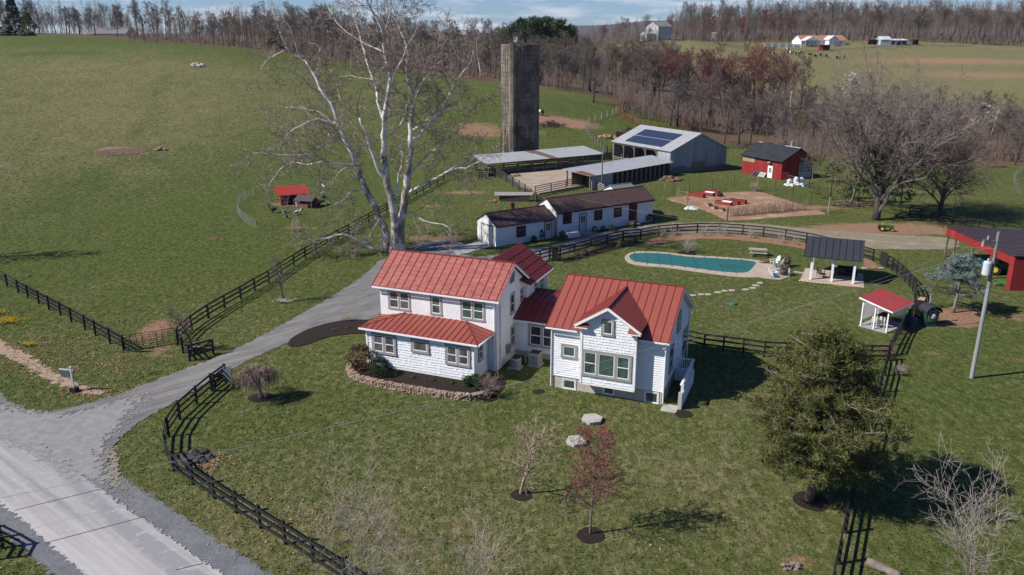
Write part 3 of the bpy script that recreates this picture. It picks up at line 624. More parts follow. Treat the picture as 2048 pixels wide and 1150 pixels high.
# main block
w = MB()
Wb0, Wb1, WL, WR, EZ, RZ, Rb = 2.4, 7.8, -8.62, .75, 5.45, 7.36, 5.1
w.slab([(WR, Wb0, -.3), (WR, Wb1, -.3), (WR, Wb1, EZ), (WR, Rb, RZ-.08), (WR, Wb0, EZ)], WR-WL, X_)
mw = w.build('main_wall', stucco, house)
r = MB(); s = MB(); zo = .05
RL, RR = -9.05, 1.1
roof_face(r, s, [(RL, 2.0, 5.47), (RR, 2.0, 5.47), (RR, Rb, RZ+.06), (RL, Rb, RZ+.06)], .62)
roof_face(r, s, [(RR, 8.2, 5.47), (RL, 8.2, 5.47), (RL, Rb, RZ+.06), (RR, Rb, RZ+.06)], .62)
s.beam((RL, Rb, RZ+.08), (RR, Rb, RZ+.08), .14, .05)
for kk in range(60):   # snow guards / clips at the eave seams
    pass
o = r.build('main_roof', red_old, house); s.build('roof_seam', seamd, o)
f = MB(); f.beam((RR-.01, 2.02, 5.33), (RR-.01, Rb, RZ-.09), .03, .18); f.beam((RR-.01, Rb, RZ-.09), (RR-.01, 8.18, 5.33), .03, .18); f.box(RL, RR, 1.98, 2.03, 5.28, 5.4); f.build('fascia', wht_trim, o)
for a_, b_ in ((.62, 2.32), (.82, 3.0)): g = MB(); g.tube((a_, b_, .2), (a_, b_, 5.3), .05, .05, 8); g.build('downspout', wht_trim, house)
for x0, x1, z0, z1, k, g_ in ((-7.95, -6.08, 3.66, 5.2, 'twin', glass_c), (-4.46, -3.5, 3.66, 5.2, 'double', glass_c), (-2.03, -.12, 3.64, 5.18, 'twin', glass_g)):
    window(house, (0, Wb0, 0), X_, -Y_, (x0+x1)/2, (z0+z1)/2, x1-x0, z1-z0, k, .14, g_)
for b0, b1, z0, z1, fr in ((4.93, 5.85, 3.4, 5.05, .13), (6.95, 7.7, 3.85, 4.85, .10), (5.0, 5.95, .85, 2.5, .13)):
    window(house, (WR, 0, 0), Y_, X_, (b0+b1)/2, (z0+z1)/2, b1-b0, z1-z0, 'double', fr, glass)
w = MB(); w.box(WR+.0, WR+.05, 4.85, 5.75, 5.85, 6.6)
for i in range(7): w.obox((WR+.07, 5.3, 5.93+i*.1), (.02, 0, .02), (0, .38, 0), (-.004, 0, .004))
w.build('gable_vent', grey_trim, house)
w = MB(); w.box(WR, WR+.14, 4.1, 4.45, .7, 1.4); w.cyl(WR+.2, 4.27, .9, 1.1, .1); w.box(WR, WR+.1, 4.6, 4.8, .6, 1.3); w.build('electric_meter', mat('meter_grey', (.25, .26, .27)), house)
# rear wing
w = MB(); w.slab([(-3.8, 7.8, -.3), (1.0, 7.8, -.3), (1.0, 7.8, 5.15), (-1.3, 7.8, 6.85), (-3.8, 7.8, 5.15)], 4.2, -Y_); w.build('wing_wall', stucco, house)
r = MB(); s = MB()
roof_face(r, s, [(1.5, 7.2, 5.2), (1.5, 12.35, 5.2), (-1.3, 12.35, 7.0), (-1.3, 5.4, 7.0)], .42); roof_face(r, s, [(-4.1, 12.35, 5.2), (-4.1, 7.2, 5.2), (-1.3, 5.4, 7.0), (-1.3, 12.35, 7.0)], .42)
for k in range(1, 5):   # cross seams of the old tin panels
    f = k/5; A = Vector((1.5-2.8*f, 7.2-1.8*f+.1, 5.2+1.8*f+.015)); s.beam(A, (A.x, 12.3, A.z), .03, .02)
s.tube((-1.0, 6.3, 6.9), (-1.0, 6.3, 7.5), .03, .03, 6)
o = r.build('wing_roof', red_wing, house); s.build('roof_seam', mat('seam_darkred', (.11, .016, .018), (.09, .014, .014)), o)
g = MB(); g.box(1.48, 1.58, 8.2, 12.37, 5.05, 5.16); g.tube((1.1, 11.9, .2), (1.1, 11.9, 5.0), .045, .045, 8); g.build('gutter', wht_trim, o)
window(house, (1.0, 0, 0), Y_, X_, 9.75, 4.25, .85, 1.25, 'double', .1, glass); window(house, (1.0, 0, 0), Y_, X_, 11.0, 4.25, .01+.8, 1.25, 'double', .1, glass)
# link
w = MB(); w.box(WR-.01, 5.4, 5.9, 9.6, -.3, 2.95); lw = w.build('link_wall', white, house)
w = MB(); laps(w, (0, 5.9, 0), X_, -Y_, lambda z: [(WR+.02, 5.28)], .45, 2.9); w.build('link_siding', white, lw)
w = MB(); w.box(WR+.02, 5.3, 5.87, 5.899, -.3, .44); w.build('link_foundation', found, house)
r = MB(); s = MB()
roof_face(r, s, [(.78, 5.5, 2.98), (5.33, 5.5, 2.98), (5.33, 7.7, 3.95), (.78, 7.7, 3.95)], .5); roof_face(r, s, [(.78, 7.7, 3.95), (5.33, 7.7, 3.95), (5.33, 10.2, 4.05), (.78, 10.2, 4.05)], .5)
o = r.build('link_roof', red_wing, house); s.build('roof_seam', MATS['seam_darkred'], o)
g = MB(); g.box(.8, 5.3, 5.41, 5.49, 2.84, 2.95); g.build('gutter', wht_trim, o)
window(house, (0, 5.845, 0), X_, -Y_, 2.95, 1.78, 2.15, 1.75, 'twin', .14, glass)
# right block
w = MB(); a0, a1, b0, b1, ez = 5.32, 12.83, 1.45, 10.0, 4.42
rb, rz = 5.6, 6.82
w.slab([(a1, b0, .9), (a1, b1, .9), (a1, b1, 4.1), (a1, rb, rz-.1), (a1, b0, ez)], a1-a0, X_)
rw = w.build('addition_wall', white, house)
w = MB(); w.box(a0+.03, a1-.03, b0+.03, b1-.03, -1.2, .9); w.build('block_foundation', found, house)
w = MB()
for i in range(9):
    for j in range(1, 5):
        pass
laps(w, (0, b0, 0), X_, -Y_, lambda z: [(a0, 7.5)], .9, ez)
w.build('lap_siding', white, rw); w = MB(); laps(w, (0, b0, 0), X_, -Y_, lambda z: [(11.1, a1)], .9, ez); w.build('lap_siding', white, rw)
w = MB(); laps(w, (a1, 0, 0), Y_, X_, lambda z: [(b0, b1)] if z < 4.1 else ([(b0+max(0, (z-ez)/(rz-ez)*(rb-b0)), b1-(z-4.1)/(rz-4.1)*(b1-rb))]), .9, rz-.12); w.build('side_siding', white, rw)
for p in ((a0, b0), (a1, b0), (a1, b1)): w = MB(); w.box(p[0]-.08, p[0]+.035, p[1]-.035, p[1]+.08, .85, 4.3 if p[1] < 5 else 4.0); w.build('corner_board', wht_trim, house)
r = MB(); s = MB(); L0, L1 = 4.9, 13.18
zd = lambda b: 4.5+(b-1.05)*(rz+.06-4.5)/(rb-1.05)
roof_face(r, s, [(L0, 1.05, 4.5), (L1, 1.05, 4.5), (L1, rb, rz+.06), (L0, rb, rz+.06)], .545); roof_face(r, s, [(L1, 10.4, 4.02), (L0, 10.4, 4.02), (L0, rb, rz+.06), (L1, rb, rz+.06)], .545)
s.beam((L0, rb, rz+.08), (L1, rb, rz+.08), .14, .04)
o = r.build('addition_roof', red_new, house); s.build('roof_seam', seamd, o)
f = MB(); f.beam((L1-.01, 1.07, 4.37), (L1-.01, rb, rz-.08), .03, .18); f.beam((L1-.01, rb, rz-.08), (L1-.01, 10.38, 3.88), .03, .18); f.box(L0, 7.1, .98, 1.04, 4.36, 4.46); f.box(11.3, L1, .98, 1.04, 4.36, 4.46)
f.build('fascia', wht_trim, o)
for a_, b_, c_ in ((5.22, 1.36, 4.3), (12.92, 1.36, 4.3), (12.92, 10.05, 3.9)): g = MB(); g.tube((a_, b_, .1), (a_, b_, c_), .045, .045, 8); g.build('downspout', wht_trim, house)
sf = MB(); sf.slab([(a1+.02, 10.38, 3.9), (L1, 10.38, 3.9), (L1, rb, rz-.2), (a1+.02, rb, rz-.2)], .03); sf.build('soffit', wht_trim, o)
# bay with gable dormer
bl, br, bf, ap, ae = 7.5, 11.1, .75, 6.5, 5.28
bm = (bl+br)/2
w = MB(); w.slab([(bl, bf, 1.0), (br, bf, 1.0), (br, bf, ae), (bm, bf, ap-.06), (bl, bf, ae)][::-1], 2.2, -Y_); bw = w.build('bay_wall', white, house)
gs = lambda z: [(bl+.1, br-.1)] if z < ae else [(bl+.1+(z-ae)/(ap-ae)*1.75, br-.1-(z-ae)/(ap-ae)*1.75)]
w = MB(); shakes(w, (0, bf, 0), X_, -Y_, gs, 1.05, ap-.15, .19, .14, .3); w.build('shingle_siding', white, bw)
w = MB(); laps(w, (br, 0, 0), Y_, X_, lambda z: [(bf, b0)], 1.0, 4.3); laps(w, (bl, 0, 0), Y_, -X_, lambda z: [(bf, b0)], 1.0, 4.3); w.build('side_siding', white, bw)
for x in (bl, br): w = MB(); w.box(x-.08, x+.08, bf-.065, bf+.08, .98, 5.0); w.build('corner_board', wht_trim, house)
w = MB(); w.box(bl-.03, br+.03, bf-.035, bf+.0, .9, 1.0); w.build('skirt_board', wht_trim, house)
r = MB(); s = MB(); dm = bm; df = .32
dz = 5.2; dL, dR = 7.12, 11.48
bk = 1.05+(6.6-4.5)/((rz+.06-4.5)/(rb-1.05)); bk2 = 1.05+(dz-4.5)/((rz+.06-4.5)/(rb-1.05))
roof_face(r, s, [(dR, df, dz), (dR, bk2+.05, dz), (dm, bk+.05, 6.62), (dm, df, 6.62)], .36, off=.1); roof_face(r, s, [(dL, bk2+.05, dz), (dL, df, dz), (dm, df, 6.62), (dm, bk+.05, 6.62)], .36, off=.1)
s.beam((dm, df, 6.64), (dm, bk, 6.64), .12, .04)
o = r.build('dormer_roof', red_new, house); s.build('roof_seam', seamd, o)
f = MB(); f.beam((dL, df+.01, dz-.11), (dm, df+.01, 6.49), .03, .17, (0, 0, 1)); f.beam((dm, df+.012, 6.49), (dR, df+.012, dz-.11), .03, .17); 
for x0, x1 in ((dL, dL+.85), (dR-.85, dR)): f.box(x0, x1, df+.03, bf-.04, dz-.26, dz-.14)
f.build('bargeboard', wht_trim, o)
f = MB()
for x0, x1 in ((dL, dL+.85), (dR-.85, dR)): f.slab([(x0, df, dz-.13), (x1, df, dz-.13), (x1, bf, dz+.02), (x0, bf, dz+.02)], .02)
f.build('return_cap', red_new, o)
window(house, (0, bf-.065, 0), X_, -Y_, 9.25, 2.5, 3.35, 1.86, 'three', .17, glass_g)
window(house, (0, bf-.065, 0), X_, -Y_, 9.25, 5.12, .85, 1.12, 'single', .13, glass_g)
window(house, (0, b0-.055, 0), X_, -Y_, 6.46, 2.8, 1.12, 1.0, 'single', .15, glass_g)
wellg = mat('white_well_trim', (.62, .61, .58))
for x0, x1, z0, z1 in ((6.0, 7.0, -.06, .74), (8.85, 9.7, .02, .68), (11.65, 12.65, -.08, .80)):
    window(house, (0, b0+.03, 0), X_, -Y_, (x0+x1)/2, (z0+z1)/2+.03, x1-x0, z1-z0, 'single', .09, glass_g, trim=wellg)
for b_0, b_1, z0, z1 in ((5.35, 6.5, 3.55, 5.0), (3.1, 4.4, 1.45, 3.35), (8.0, 9.6, .95, 2.8)):
    window(house, (a1+.055, 0, 0), Y_, X_, (b_0+b_1)/2, (z0+z1)/2, b_1-b_0, z1-z0, 'double', .14, glass)
# basement stair well along the right wall, low white parapet and railing
w = MB(); w.box(13.95, 14.15, 1.25, 5.9, -.3, .95); w.box(12.85, 13.95, 5.7, 5.9, -.3, .9); w.build('stairwell_wall', white, house)
w = MB(); w.box(13.93, 14.17, 1.15, 1.38, -.1, 1.15); w.build('stairwell_post', conc, house)
w = MB(); w.box(13.97, 14.13, 1.3, 5.9, 1.62, 1.70); w.box(12.85, 14.1, 5.76, 5.84, 1.62, 1.70)
for i in range(9): w.box(12.95+i*.12, 12.99+i*.12, 5.78, 5.82, .95, 1.62)
for i in range(32): w.box(14.03, 14.07, 1.4+i*.14, 1.44+i*.14, .95, 1.62)
w.build('railing', wht_trim, house)
w = MB(); w.box(12.85, 12.9, 2.6, 3.5, -.2, .88); w.build('basement_door', mat('grey_door', (.34, .35, .36)), house)
w = MB(); w.slab([(12.95, .55, .05), (13.95, .55, .05), (13.95, 1.6, .05), (12.95, 1.6, .05)], .2, Z_); w.build('walk_slab', conc, house)
def hloc(a, b, z=0): 
    m = Matrix.Rotation(R(-22), 3, 'Z'); v = m @ Vector((a, b, 0)); return Vector((v.x-2.69, v.y+50.97, z))
# air conditioners
def ac(name, label, loc, w, h, round_=False):
    t = thing(name, label, 'air conditioner', loc, R(-22)); m = mat('ac_beige', (.42, .40, .35), (.38, .36, .32))
    if round_:
        b = MB(); b.lathe([(w/2, .06), (w/2, h*.93), (w/2*.9, h)], 20); 
        b.build('body', m, t); s = MB()
        for i in range(12): s.lathe([(w/2+.012, .12+i*h*.065), (w/2+.012, .12+i*h*.065+.025)], 20)
        s.build('louvre', mat('ac_louvre', (.30, .29, .26)), t)
        g = MB(); g.lathe([(w/2*.82, h-.005), (w/2*.82, h+.012), (w/2*.2, h+.03)], 18); g.build('fan_grille', mat('ac_dark', (.05, .055, .06)), t)
    else:
        b = MB(); b.box(-w/2, w/2, -w/2, w/2, .06, h); b.build('body', m, t); s = MB()
        for i in range(13):
            z = .16+i*(h-.25)/13
            for q in (0, 1, 2, 3):
                d = Vector((math.cos(q*math.pi/2), math.sin(q*math.pi/2), 0)); e = Vector((-d.y, d.x, 0)); s.obox(d*(w/2+.012)+Z_*z, e*w*.44, d*.012, Z_*.012)
        s.build('louvre', mat('ac_louvre', (.30, .29, .26)), t)
        g = MB(); g.box(-w*.43, w*.43, -w*.43, w*.43, h+.001, h+.02); go = g.build('fan_grille', mat('ac_dark', (.05, .055, .06)), t)
        l = MB(); l.box(-.06, .06, -w/2-.03, -w/2-.026, h*.62, h*.72); l.build('badge', mat('badge_grey', (.15, .15, .16)), t)
    p = MB(); p.box(-w*.6, w*.6, -w*.6, w*.6, -.05, .06); p.build('pad', conc, t)
ac('air_conditioner', 'tall square beige air conditioner by the low link wall', hloc(2.9, 4.6), .82, 1.0)
ac('air_conditioner', 'shorter round grey air conditioner beside the white house side wall', hloc(1.75, 3.6), .76, .75, True)
t = tag(MB().build('vent_pipe', wht_trim), 'short white capped pipe standing between the two air conditioners', 'pipe')
mb = MB(); mb.cyl(0, 0, 0, .5, .05, 10); mb.cyl(0, 0, .5, .55, .065, 10); t.data = mb.build('x', wht_trim).data; bpy.data.objects.remove([q for q in C.objects if q.name.startswith('x')][0]); t.location = hloc(2.1, 4.7)
# stone retaining wall: individual courses of rough stones in one wall
def stone_wall():
    t = thing('stone_wall', 'low dry stone retaining wall curving round the front garden bed', 'stone wall', G(760, 765)); o = t.location
    pts = smooth_open([G(*p) for p in ((718, 728), (700, 738), (703, 752), (730, 765), (780, 776), (850, 788), (900, 796), (945, 800), (975, 793))], 2)
    mb = MB(); mb2 = MB(); tot = 0
    for i in range(len(pts)-1):
        a, b = Vector(pts[i]), Vector(pts[i+1]); L = (b-a).length; d = (b-a)/L; nrm = Vector((d.y, -d.x, 0)); s = 0
        while s < L:
            for z in (.04, .16, .29, .40):
                for q in (0, .18):
                    c = a+d*(s+rnd.uniform(0, .1))+nrm*(q+rnd.uniform(-.04, .04)); (mb if rnd.random() < .6 else mb2).rock((c.x-o.x, c.y-o.y, z+rnd.uniform(-.03, .03)), rnd.uniform(.10, .19), rnd.uniform(.09, .15), rnd.uniform(.06, .11))
            s += .2
    mb.build('stones', mat('field_stone', (.22, .125, .08), (.34, .24, .165), 2.5, .95, bump=.5, bscale=9, c3=(.14, .10, .08), s3=2), t); mb2.build('capstones', mat('field_stone_grey', (.30, .26, .22), (.20, .16, .13), 2.5, .95, bump=.5, bscale=9), t)
stone_wall()
# ================================================================ FARM BUILDINGS
def frame_at(name, label, cat, p, ang, group=None):
    return thing(name, label, cat, (p[0], p[1], Hh(p[0], p[1]) if len(p) < 3 else p[2]), R(ang), group)
rust_roof = metal_roof('brown_rust_roof', (.085, .052, .042), (.055, .040, .036), (.17, .085, .055), wt=(.5, .68))
galv = metal_roof('galvanised_roof', (.36, .37, .375), (.29, .30, .31), (.20, .19, .18), wt=(.58, .8))
galv_wall = mat('galvanised_wall', (.32, .345, .365), (.24, .26, .28), .5, .6, bump=.1, stretch=(3, 3, .35), c3=(.40, .42, .43), s3=.6)
rustm = mat('rusty_tin', (.24, .085, .045), (.15, .06, .04), 1.5, .8)
old_white = mat('old_white_paint', (.70, .70, .69), (.62, .61, .59), .8, .85, bump=.3, bscale=8, c3=(.48, .45, .41), s3=.5, t3=(.62, .8))
maroon = mat('maroon_trim', (.085, .018, .018), (.06, .015, .015), 2, .6)
barn_red = mat('barn_red', (.24, .022, .020), (.19, .018, .018), 1.2, .75, bump=.1, stretch=(4, 4, .4), c3=(.30, .05, .04), s3=.5)
dark_win = glass_mat('dark_window', (.02, .02, .02), (.04, .035, .035))
wood_old = mat('weathered_wood', (.17, .14, .115), (.11, .09, .075), 3, .95, stretch=(1, 1, 1), c3=(.24, .21, .18), s3=2)
black_fence = mat('black_fence_paint', (.012, .012, .013), (.020, .020, .021), 2, .7, c3=(.035, .033, .033), s3=3)
asph = mat('asphalt_roof', (.022, .025, .030), (.035, .038, .042), .8, .85, bump=.2, bscale=9, spec=.15)
def corr(mb, a, b, c, d, pitch=.3, h=.02):   # corrugation ridges from edge a-b to edge d-c
    a, b, c, d = map(Vector, (a, b, c, d)); nrm = (b-a).cross(c-a).normalized(); nrm = nrm if nrm.z > 0 else -nrm
    n = max(1, int((b-a).length/pitch))
    for i in range(n+1):
        f = i/n; p, q = a.lerp(b, f)+nrm*h/2, d.lerp(c, f)+nrm*h/2; e = (b-a).normalized(); mb.obox((p+q)/2, (q-p)/2, e*.02, nrm*h/2)
def gable_box(root, L, D, eh, rh, wm, rm, over=.25, ends=.25, name='wall', th=.06, pitch=.45, base=-.6):
    w = MB(); w.slab([(L, 0, base), (L, D, base), (L, D, eh), (L, D/2, rh), (L, 0, eh)], L, X_); wo_ = w.build(name, wm, root)
    k = (rh-eh)/(D/2); r = MB(); s = MB(); zz = eh-over*k+.07
    roof_face(r, s, [(-ends, -over, zz), (L+ends, -over, zz), (L+ends, D/2, rh+.07), (-ends, D/2, rh+.07)], pitch, .025, .03, th); roof_face(r, s, [(L+ends, D+over, zz), (-ends, D+over, zz), (-ends, D/2, rh+.07), (L+ends, D/2, rh+.07)], pitch, .025, .03, th)
    s.beam((-ends, D/2, rh+.09), (L+ends, D/2, rh+.09), .18, .03)
    ro = r.build('roof', rm, root); s.build('roof_seam', rm, ro); return wo_, ro
def door(root, o, u, n, ax, z0, w, h, m, fm, glass_top=False):
    u, n = Vector(u), Vector(n); c = Vector(o)+u*ax; f = MB(); t = .07
    for s in (-1, 1): f.obox(c+u*s*(w/2+t/2)+Z_*(z0+h/2)+n*.03, u*t/2, Z_*(h/2+t), n*.03)
    f.obox(c+Z_*(z0+h+t/2)+n*.03, u*w/2, Z_*t/2, n*.03); fo = f.build('door_frame', fm, root)
    d = MB(); d.obox(c+Z_*(z0+h/2)+n*.015, u*w/2, Z_*h/2, n*.015); do = d.build('door', m, root)
    if glass_top:
        p = MB()
        for i in (-1, 0, 1):
            for j in (0, 1, 2): p.obox(c+u*i*w*.22+Z_*(z0+h*(.56+j*.125))+n*.032, u*w*.09, Z_*h*.052, n*.004)
        p.build('pane', dark_win, do)
    k = MB(); k.obox(c+u*w*.4+Z_*(z0+h*.45)+n*.06, u*.03, Z_*.03, n*.03); k.build('handle', mat('brass', (.3, .22, .1)), do); return do
g = frame_at('garage', 'small white garage with rusty brown roof and brick chimney', 'garage', (-1.85, 88.37, 0), 33)
gable_box(g, 8.05, 4.1, 2.45, 3.5, old_white, rust_roof, .2, .15, base=-.5)
o = window(g, (0, 0, 0), X_, -Y_, 3.45, 1.35, 1.3, 1.3, 'double', .1, dark_win, maroon, sash=maroon)
door(g, (0, 0, 0), X_, -Y_, 7.3, 0, .95, 2.05, mat('cream_door', (.55, .52, .45)), maroon, True)
w = MB(); w.box(-.06, 0, .65, 3.0, 0, 2.15); go = w.build('garage_door', mat('garage_door_white', (.66, .65, .62)), g)
w = MB(); [w.box(-.08, -.06, .65, 3.0, z, z+.015) for z in (.53, 1.07, 1.6)]; w.build('panel_groove', mat('groove_grey', (.30, .30, .29)), go)
w = MB(); [w.box(-.09, 0, a, b, 0, 2.3) for a, b in ((.55, .65), (3.0, 3.1))]; w.box(-.09, 0, .65, 3.0, 2.15, 2.3); w.build('door_frame', mat('grey_brown_trim', (.25, .22, .19)), g)
w = MB(); w.box(3.65, 4.1, 2.35, 2.8, 3.0, 4.05); w.box(3.6, 4.15, 2.3, 2.85, 4.05, 4.2); w.cyl(3.87, 2.57, 4.2, 4.35, .15, 10); w.build('chimney', mat('brick_red', (.22, .065, .045), (.16, .05, .035), 6, .9), g)
w = MB(); w.box(7.9, 8.2, -.28, -.2, 2.25, 2.35); w.box(0, 8.1, -.24, -.2, 2.2, 2.32); w.build('fascia', maroon, g)
g = frame_at('long_outbuilding', 'long low white outbuilding with rusty brown metal roof and maroon windows', 'outbuilding', (5.33, 93.33, 0), 32.5)
gable_box(g, 15.2, 4.3, 3.0, 4.25, old_white, rust_roof, .25, .15, base=-.5)
for x0, x1, z0, z1 in ((.9, 2.2, 1.35, 2.65), (5.65, 6.9, 1.25, 2.5), (8.75, 10.0, 1.25, 2.5)): window(g, (0, 0, 0), X_, -Y_, (x0+x1)/2, (z0+z1)/2, x1-x0, z1-z0, 'double', .12, dark_win, maroon, sash=maroon)
door(g, (0, 0, 0), X_, -Y_, 3.9, .2, 1.0, 2.1, mat('cream_door', (.5,)*3), maroon, True)
w = MB(); w.box(11.2, 12.5, -.07, 0, .55, 2.95); w.build('loading_door', mat('deep_red_door', (.13, .016, .014), (.10, .013, .012), 3, .7, stretch=(6, 1, .5)), g)
w = MB(); w.box(-.1, 15.3, -.3, -.25, 2.72, 2.86); w.box(-.03, .03, -.03, .03, 0, 3); w.build('fascia', maroon, g)
w = MB(); w.box(3.2, 5.2, -1.2, 0, -.1, .2); w.build('step', conc, g)
# propane tank + white chest + bits by the long building
def chest(label, loc, rz, L=1.5, W_=.6, h=.6, m=old_white):
    t = thing('chest', label, 'chest', loc, rz); b = MB(); b.box(-L/2, L/2, -W_/2, W_/2, .06, h); b.build('body', m, t); l = MB(); l.box(-L/2-.02, L/2+.02, -W_/2-.02, W_/2+.02, h+.003, h+.09); l.build('lid', m, t)
    f = MB(); [f.box(x-.05, x+.05, y-.05, y+.05, 0, .06) for x in (-L/2+.1, L/2-.1) for y in (-W_/2+.1, W_/2-.1)]; f.build('foot', black_fence, t)
chest('long white lidded chest lying in front of the long white outbuilding', G(1147, 475), R(28), 1.5, .6, .55)
def bucket(label, loc, m, r=.15, h=.35, handle=True):
    t = thing('bucket', label, 'bucket', loc, rnd.random()*6); b = MB(); b.lathe([(r*.8, 0), (r, h), (r*.92, h-.01), (r*.75, .04)], 14); b.build('body', m, t)
    if handle: a = MB(); a.path([(r*math.cos(q), .0, h+.02+r*.5*math.sin(q)) for q in [i*math.pi/8 for i in range(9)]], [.008]*9, 4); a.build('handle', mat('wire_grey', (.2, .2, .2)), t)
bucket('blue bucket beside the long white chest', G(1134, 478), mat('blue_plastic', (.03, .16, .32)), .2, .42)
# gabled lean shed behind the long building
p = G(1193, 395); q = at_y(1193, 378, 104)
g = frame_at('garden_shed', 'small grey shingled shed roof peeking over the long outbuilding', 'shed', (14.2, 103.2), 32.5)
gable_box(g, 3.4, 4.4, 3.0, 4.0, old_white, mat('grey_shingle', (.20, .20, .20), (.13, .13, .135), 6, .9, bump=.3), .2, .15)
# silo --------------------------------------------------------------
def silo():
    c = at_y(1040, 306, 153); z0 = Hh(c.x, c.y); r = 3.55; h = at_y(1040, 88, 153).z-z0
    t = thing('silo', 'tall cylindrical grey concrete stave silo without a roof', 'silo', (c.x, c.y, z0))
    mm = bpy.data.materials.new('silo_concrete'); n = NT(mm); p = n.pos(); ps = n.pos((1.6, 1.6, .12))
    col = n.mix(n.ramp(n.noise(ps, 1.3, 5, .7), .35, .65), (.27, .225, .165), (.13, .108, .085)); col = n.mix(n.ramp(n.noise(p, .35, 5, .7), .45, .62), col, (.075, .06, .05))
    col = n.mix(n.ramp(n.noise(n.pos((1, 1, .25)), .6, 4), .58, .7), col, (.28, .265, .225)); n.l(col, n.b.inputs['Base Color']); n.b.inputs['Roughness'].default_value = .95
    b = MB(); N = 44; st = .74; k = int(h/st)
    for j in range(k):
        for i in range(N):      # individual staves with a small joint
            if j == k-1 and False: continue
            a = (i+.5)/N*6.2832; wd = 6.2832*r/N; off = rnd.uniform(-.012, .012)
            d = Vector((math.cos(a), math.sin(a), 0)); e = Vector((-d.y, d.x, 0)); zc = j*h/k+h/k/2
            b.obox(d*(r-.08+off)+Z_*zc, e*(wd/2-.045), d*.08, Z_*(h/k/2-.02))
    b.build('staves', mm, t)
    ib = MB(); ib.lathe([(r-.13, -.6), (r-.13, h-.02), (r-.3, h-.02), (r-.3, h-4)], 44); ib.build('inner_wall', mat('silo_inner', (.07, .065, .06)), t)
    hp = MB()
    for j in range(k*1+1): 
        z = .3+j*h/k
        if z < h: hp.lathe([(r+.01, z), (r+.05, z+.01), (r+.05, z+.09), (r+.01, z+.10)], 44)
    hp.build('steel_hoop', mat('hoop_steel', (.06, .053, .05), (.10, .075, .06), 3, .7), t)
    ch = MB(); a = R(-112); d = Vector((math.cos(a), math.sin(a), 0)); e = Vector((-d.y, d.x, 0))   # unloading chute
    prof = [(-.62, 0), (-.62, .45), (-.35, .82), (.35, .82), (.62, .45), (.62, 0)]
    pts = [d*(r-.02+q)+e*p_ for p_, q in prof]
    for i in range(5):
        A, B = pts[i], pts[i+1]; k0 = len(ch.v); ch.v += [tuple(A+Z_*1.1), tuple(B+Z_*1.1), tuple(B+Z_*(h+.05)), tuple(A+Z_*(h+.05))]; ch.f.append((k0, k0+1, k0+2, k0+3))
    ch.build('chute', mm, t)
    ld = MB()
    for s in (-1, 1): ld.beam(d*(r+.98)+e*s*.2+Z_*2.5, d*(r+.98)+e*s*.2+Z_*h, .03, .03)
    for i in range(60): ld.beam(d*(r+.98)-e*.2+Z_*(2.7+i*.3), d*(r+.98)+e*.2+Z_*(2.7+i*.3), .02, .02)
    ld.build('ladder', mat('hoop_steel', (.1,)*3), t)
    hatch = MB(); hatch.obox(d*(r+.3)+Z_*.6, e*.5, d*.05, Z_*.5); hatch.build('hatch', dark_in, t)
    vn = MB()     # climbing vine stems on the sunny side
    for i in range(46):
        a = R(rnd.uniform(-215, -120)); z = 0; pts = []; hh = abs(rnd.gauss(6, 3.2)); 
        while z < min(hh, 15): pts.append((math.cos(a)*(r+.06), math.sin(a)*(r+.06), z)); z += .5; a += rnd.uniform(-.05, .05)
        if len(pts) > 2: vn.path(pts, [.035*(1-i_/len(pts)*.7) for i_ in range(len(pts))], 4)
    vn.build('vine', mat('vine_brown', (.10, .065, .05), (.16, .11, .09), 2), t)
    dt = thing('satellite_dish', 'round white dish with small emblem on the silo rim', 'dish', (c.x-.95, c.y-3.3, z0+h)); 
    b = MB(); b.cyl(0, 0, 0, .75, .03, 8); b.build('mast', mat('meter_grey', (.2,)*3), dt)
    b = MB(); kk = len(b.v); n_ = 20; 
    for rr, yy in ((.0, .05), (.2, .03), (.36, -.02), (.4, -.05)):
        for i in range(n_): a = i/n_*6.2832; b.v.append((rr*math.cos(a), yy, .9+rr*math.sin(a)*1.15))
    for j in range(3):
        for i in range(n_): b.f.append((kk+j*n_+i, kk+j*n_+(i+1) % n_, kk+(j+1)*n_+(i+1) % n_, kk+(j+1)*n_+i))
    b.build('reflector', old_white, dt)
    l = MB(); l.path([(.22*math.cos(a_), -.06, .9+.25*math.sin(a_)) for a_ in [i*.5236 for i in range(7)]], [.025]*7, 4); l.beam((-.1, -.06, .8), (.1, -.06, 1.0), .04, .03); l.build('emblem', mat('meter_grey', (.2,)*3), dt)
    rp_ = MB(); rp_.path([(3.2, 0, h-.1), (1.5, 0, h+1.0), (-.2, 0, h+2.6)], [.05, .05, .04], 5); rp_.path([(-.2, 0, h+2.6), (-.3, 0, h)], [.03, .03], 4); rp_.build('filler_pipe', mat('hoop_steel', (.1,)*3), t)
silo()
# grey metal barn with solar panels ------------------------------------
zb = -.2
bo = (27.4, 138.6, -.1)
B = thing('metal_barn', 'big grey metal sided barn with open left side and solar panels on its roof', 'barn', bo, R(32))
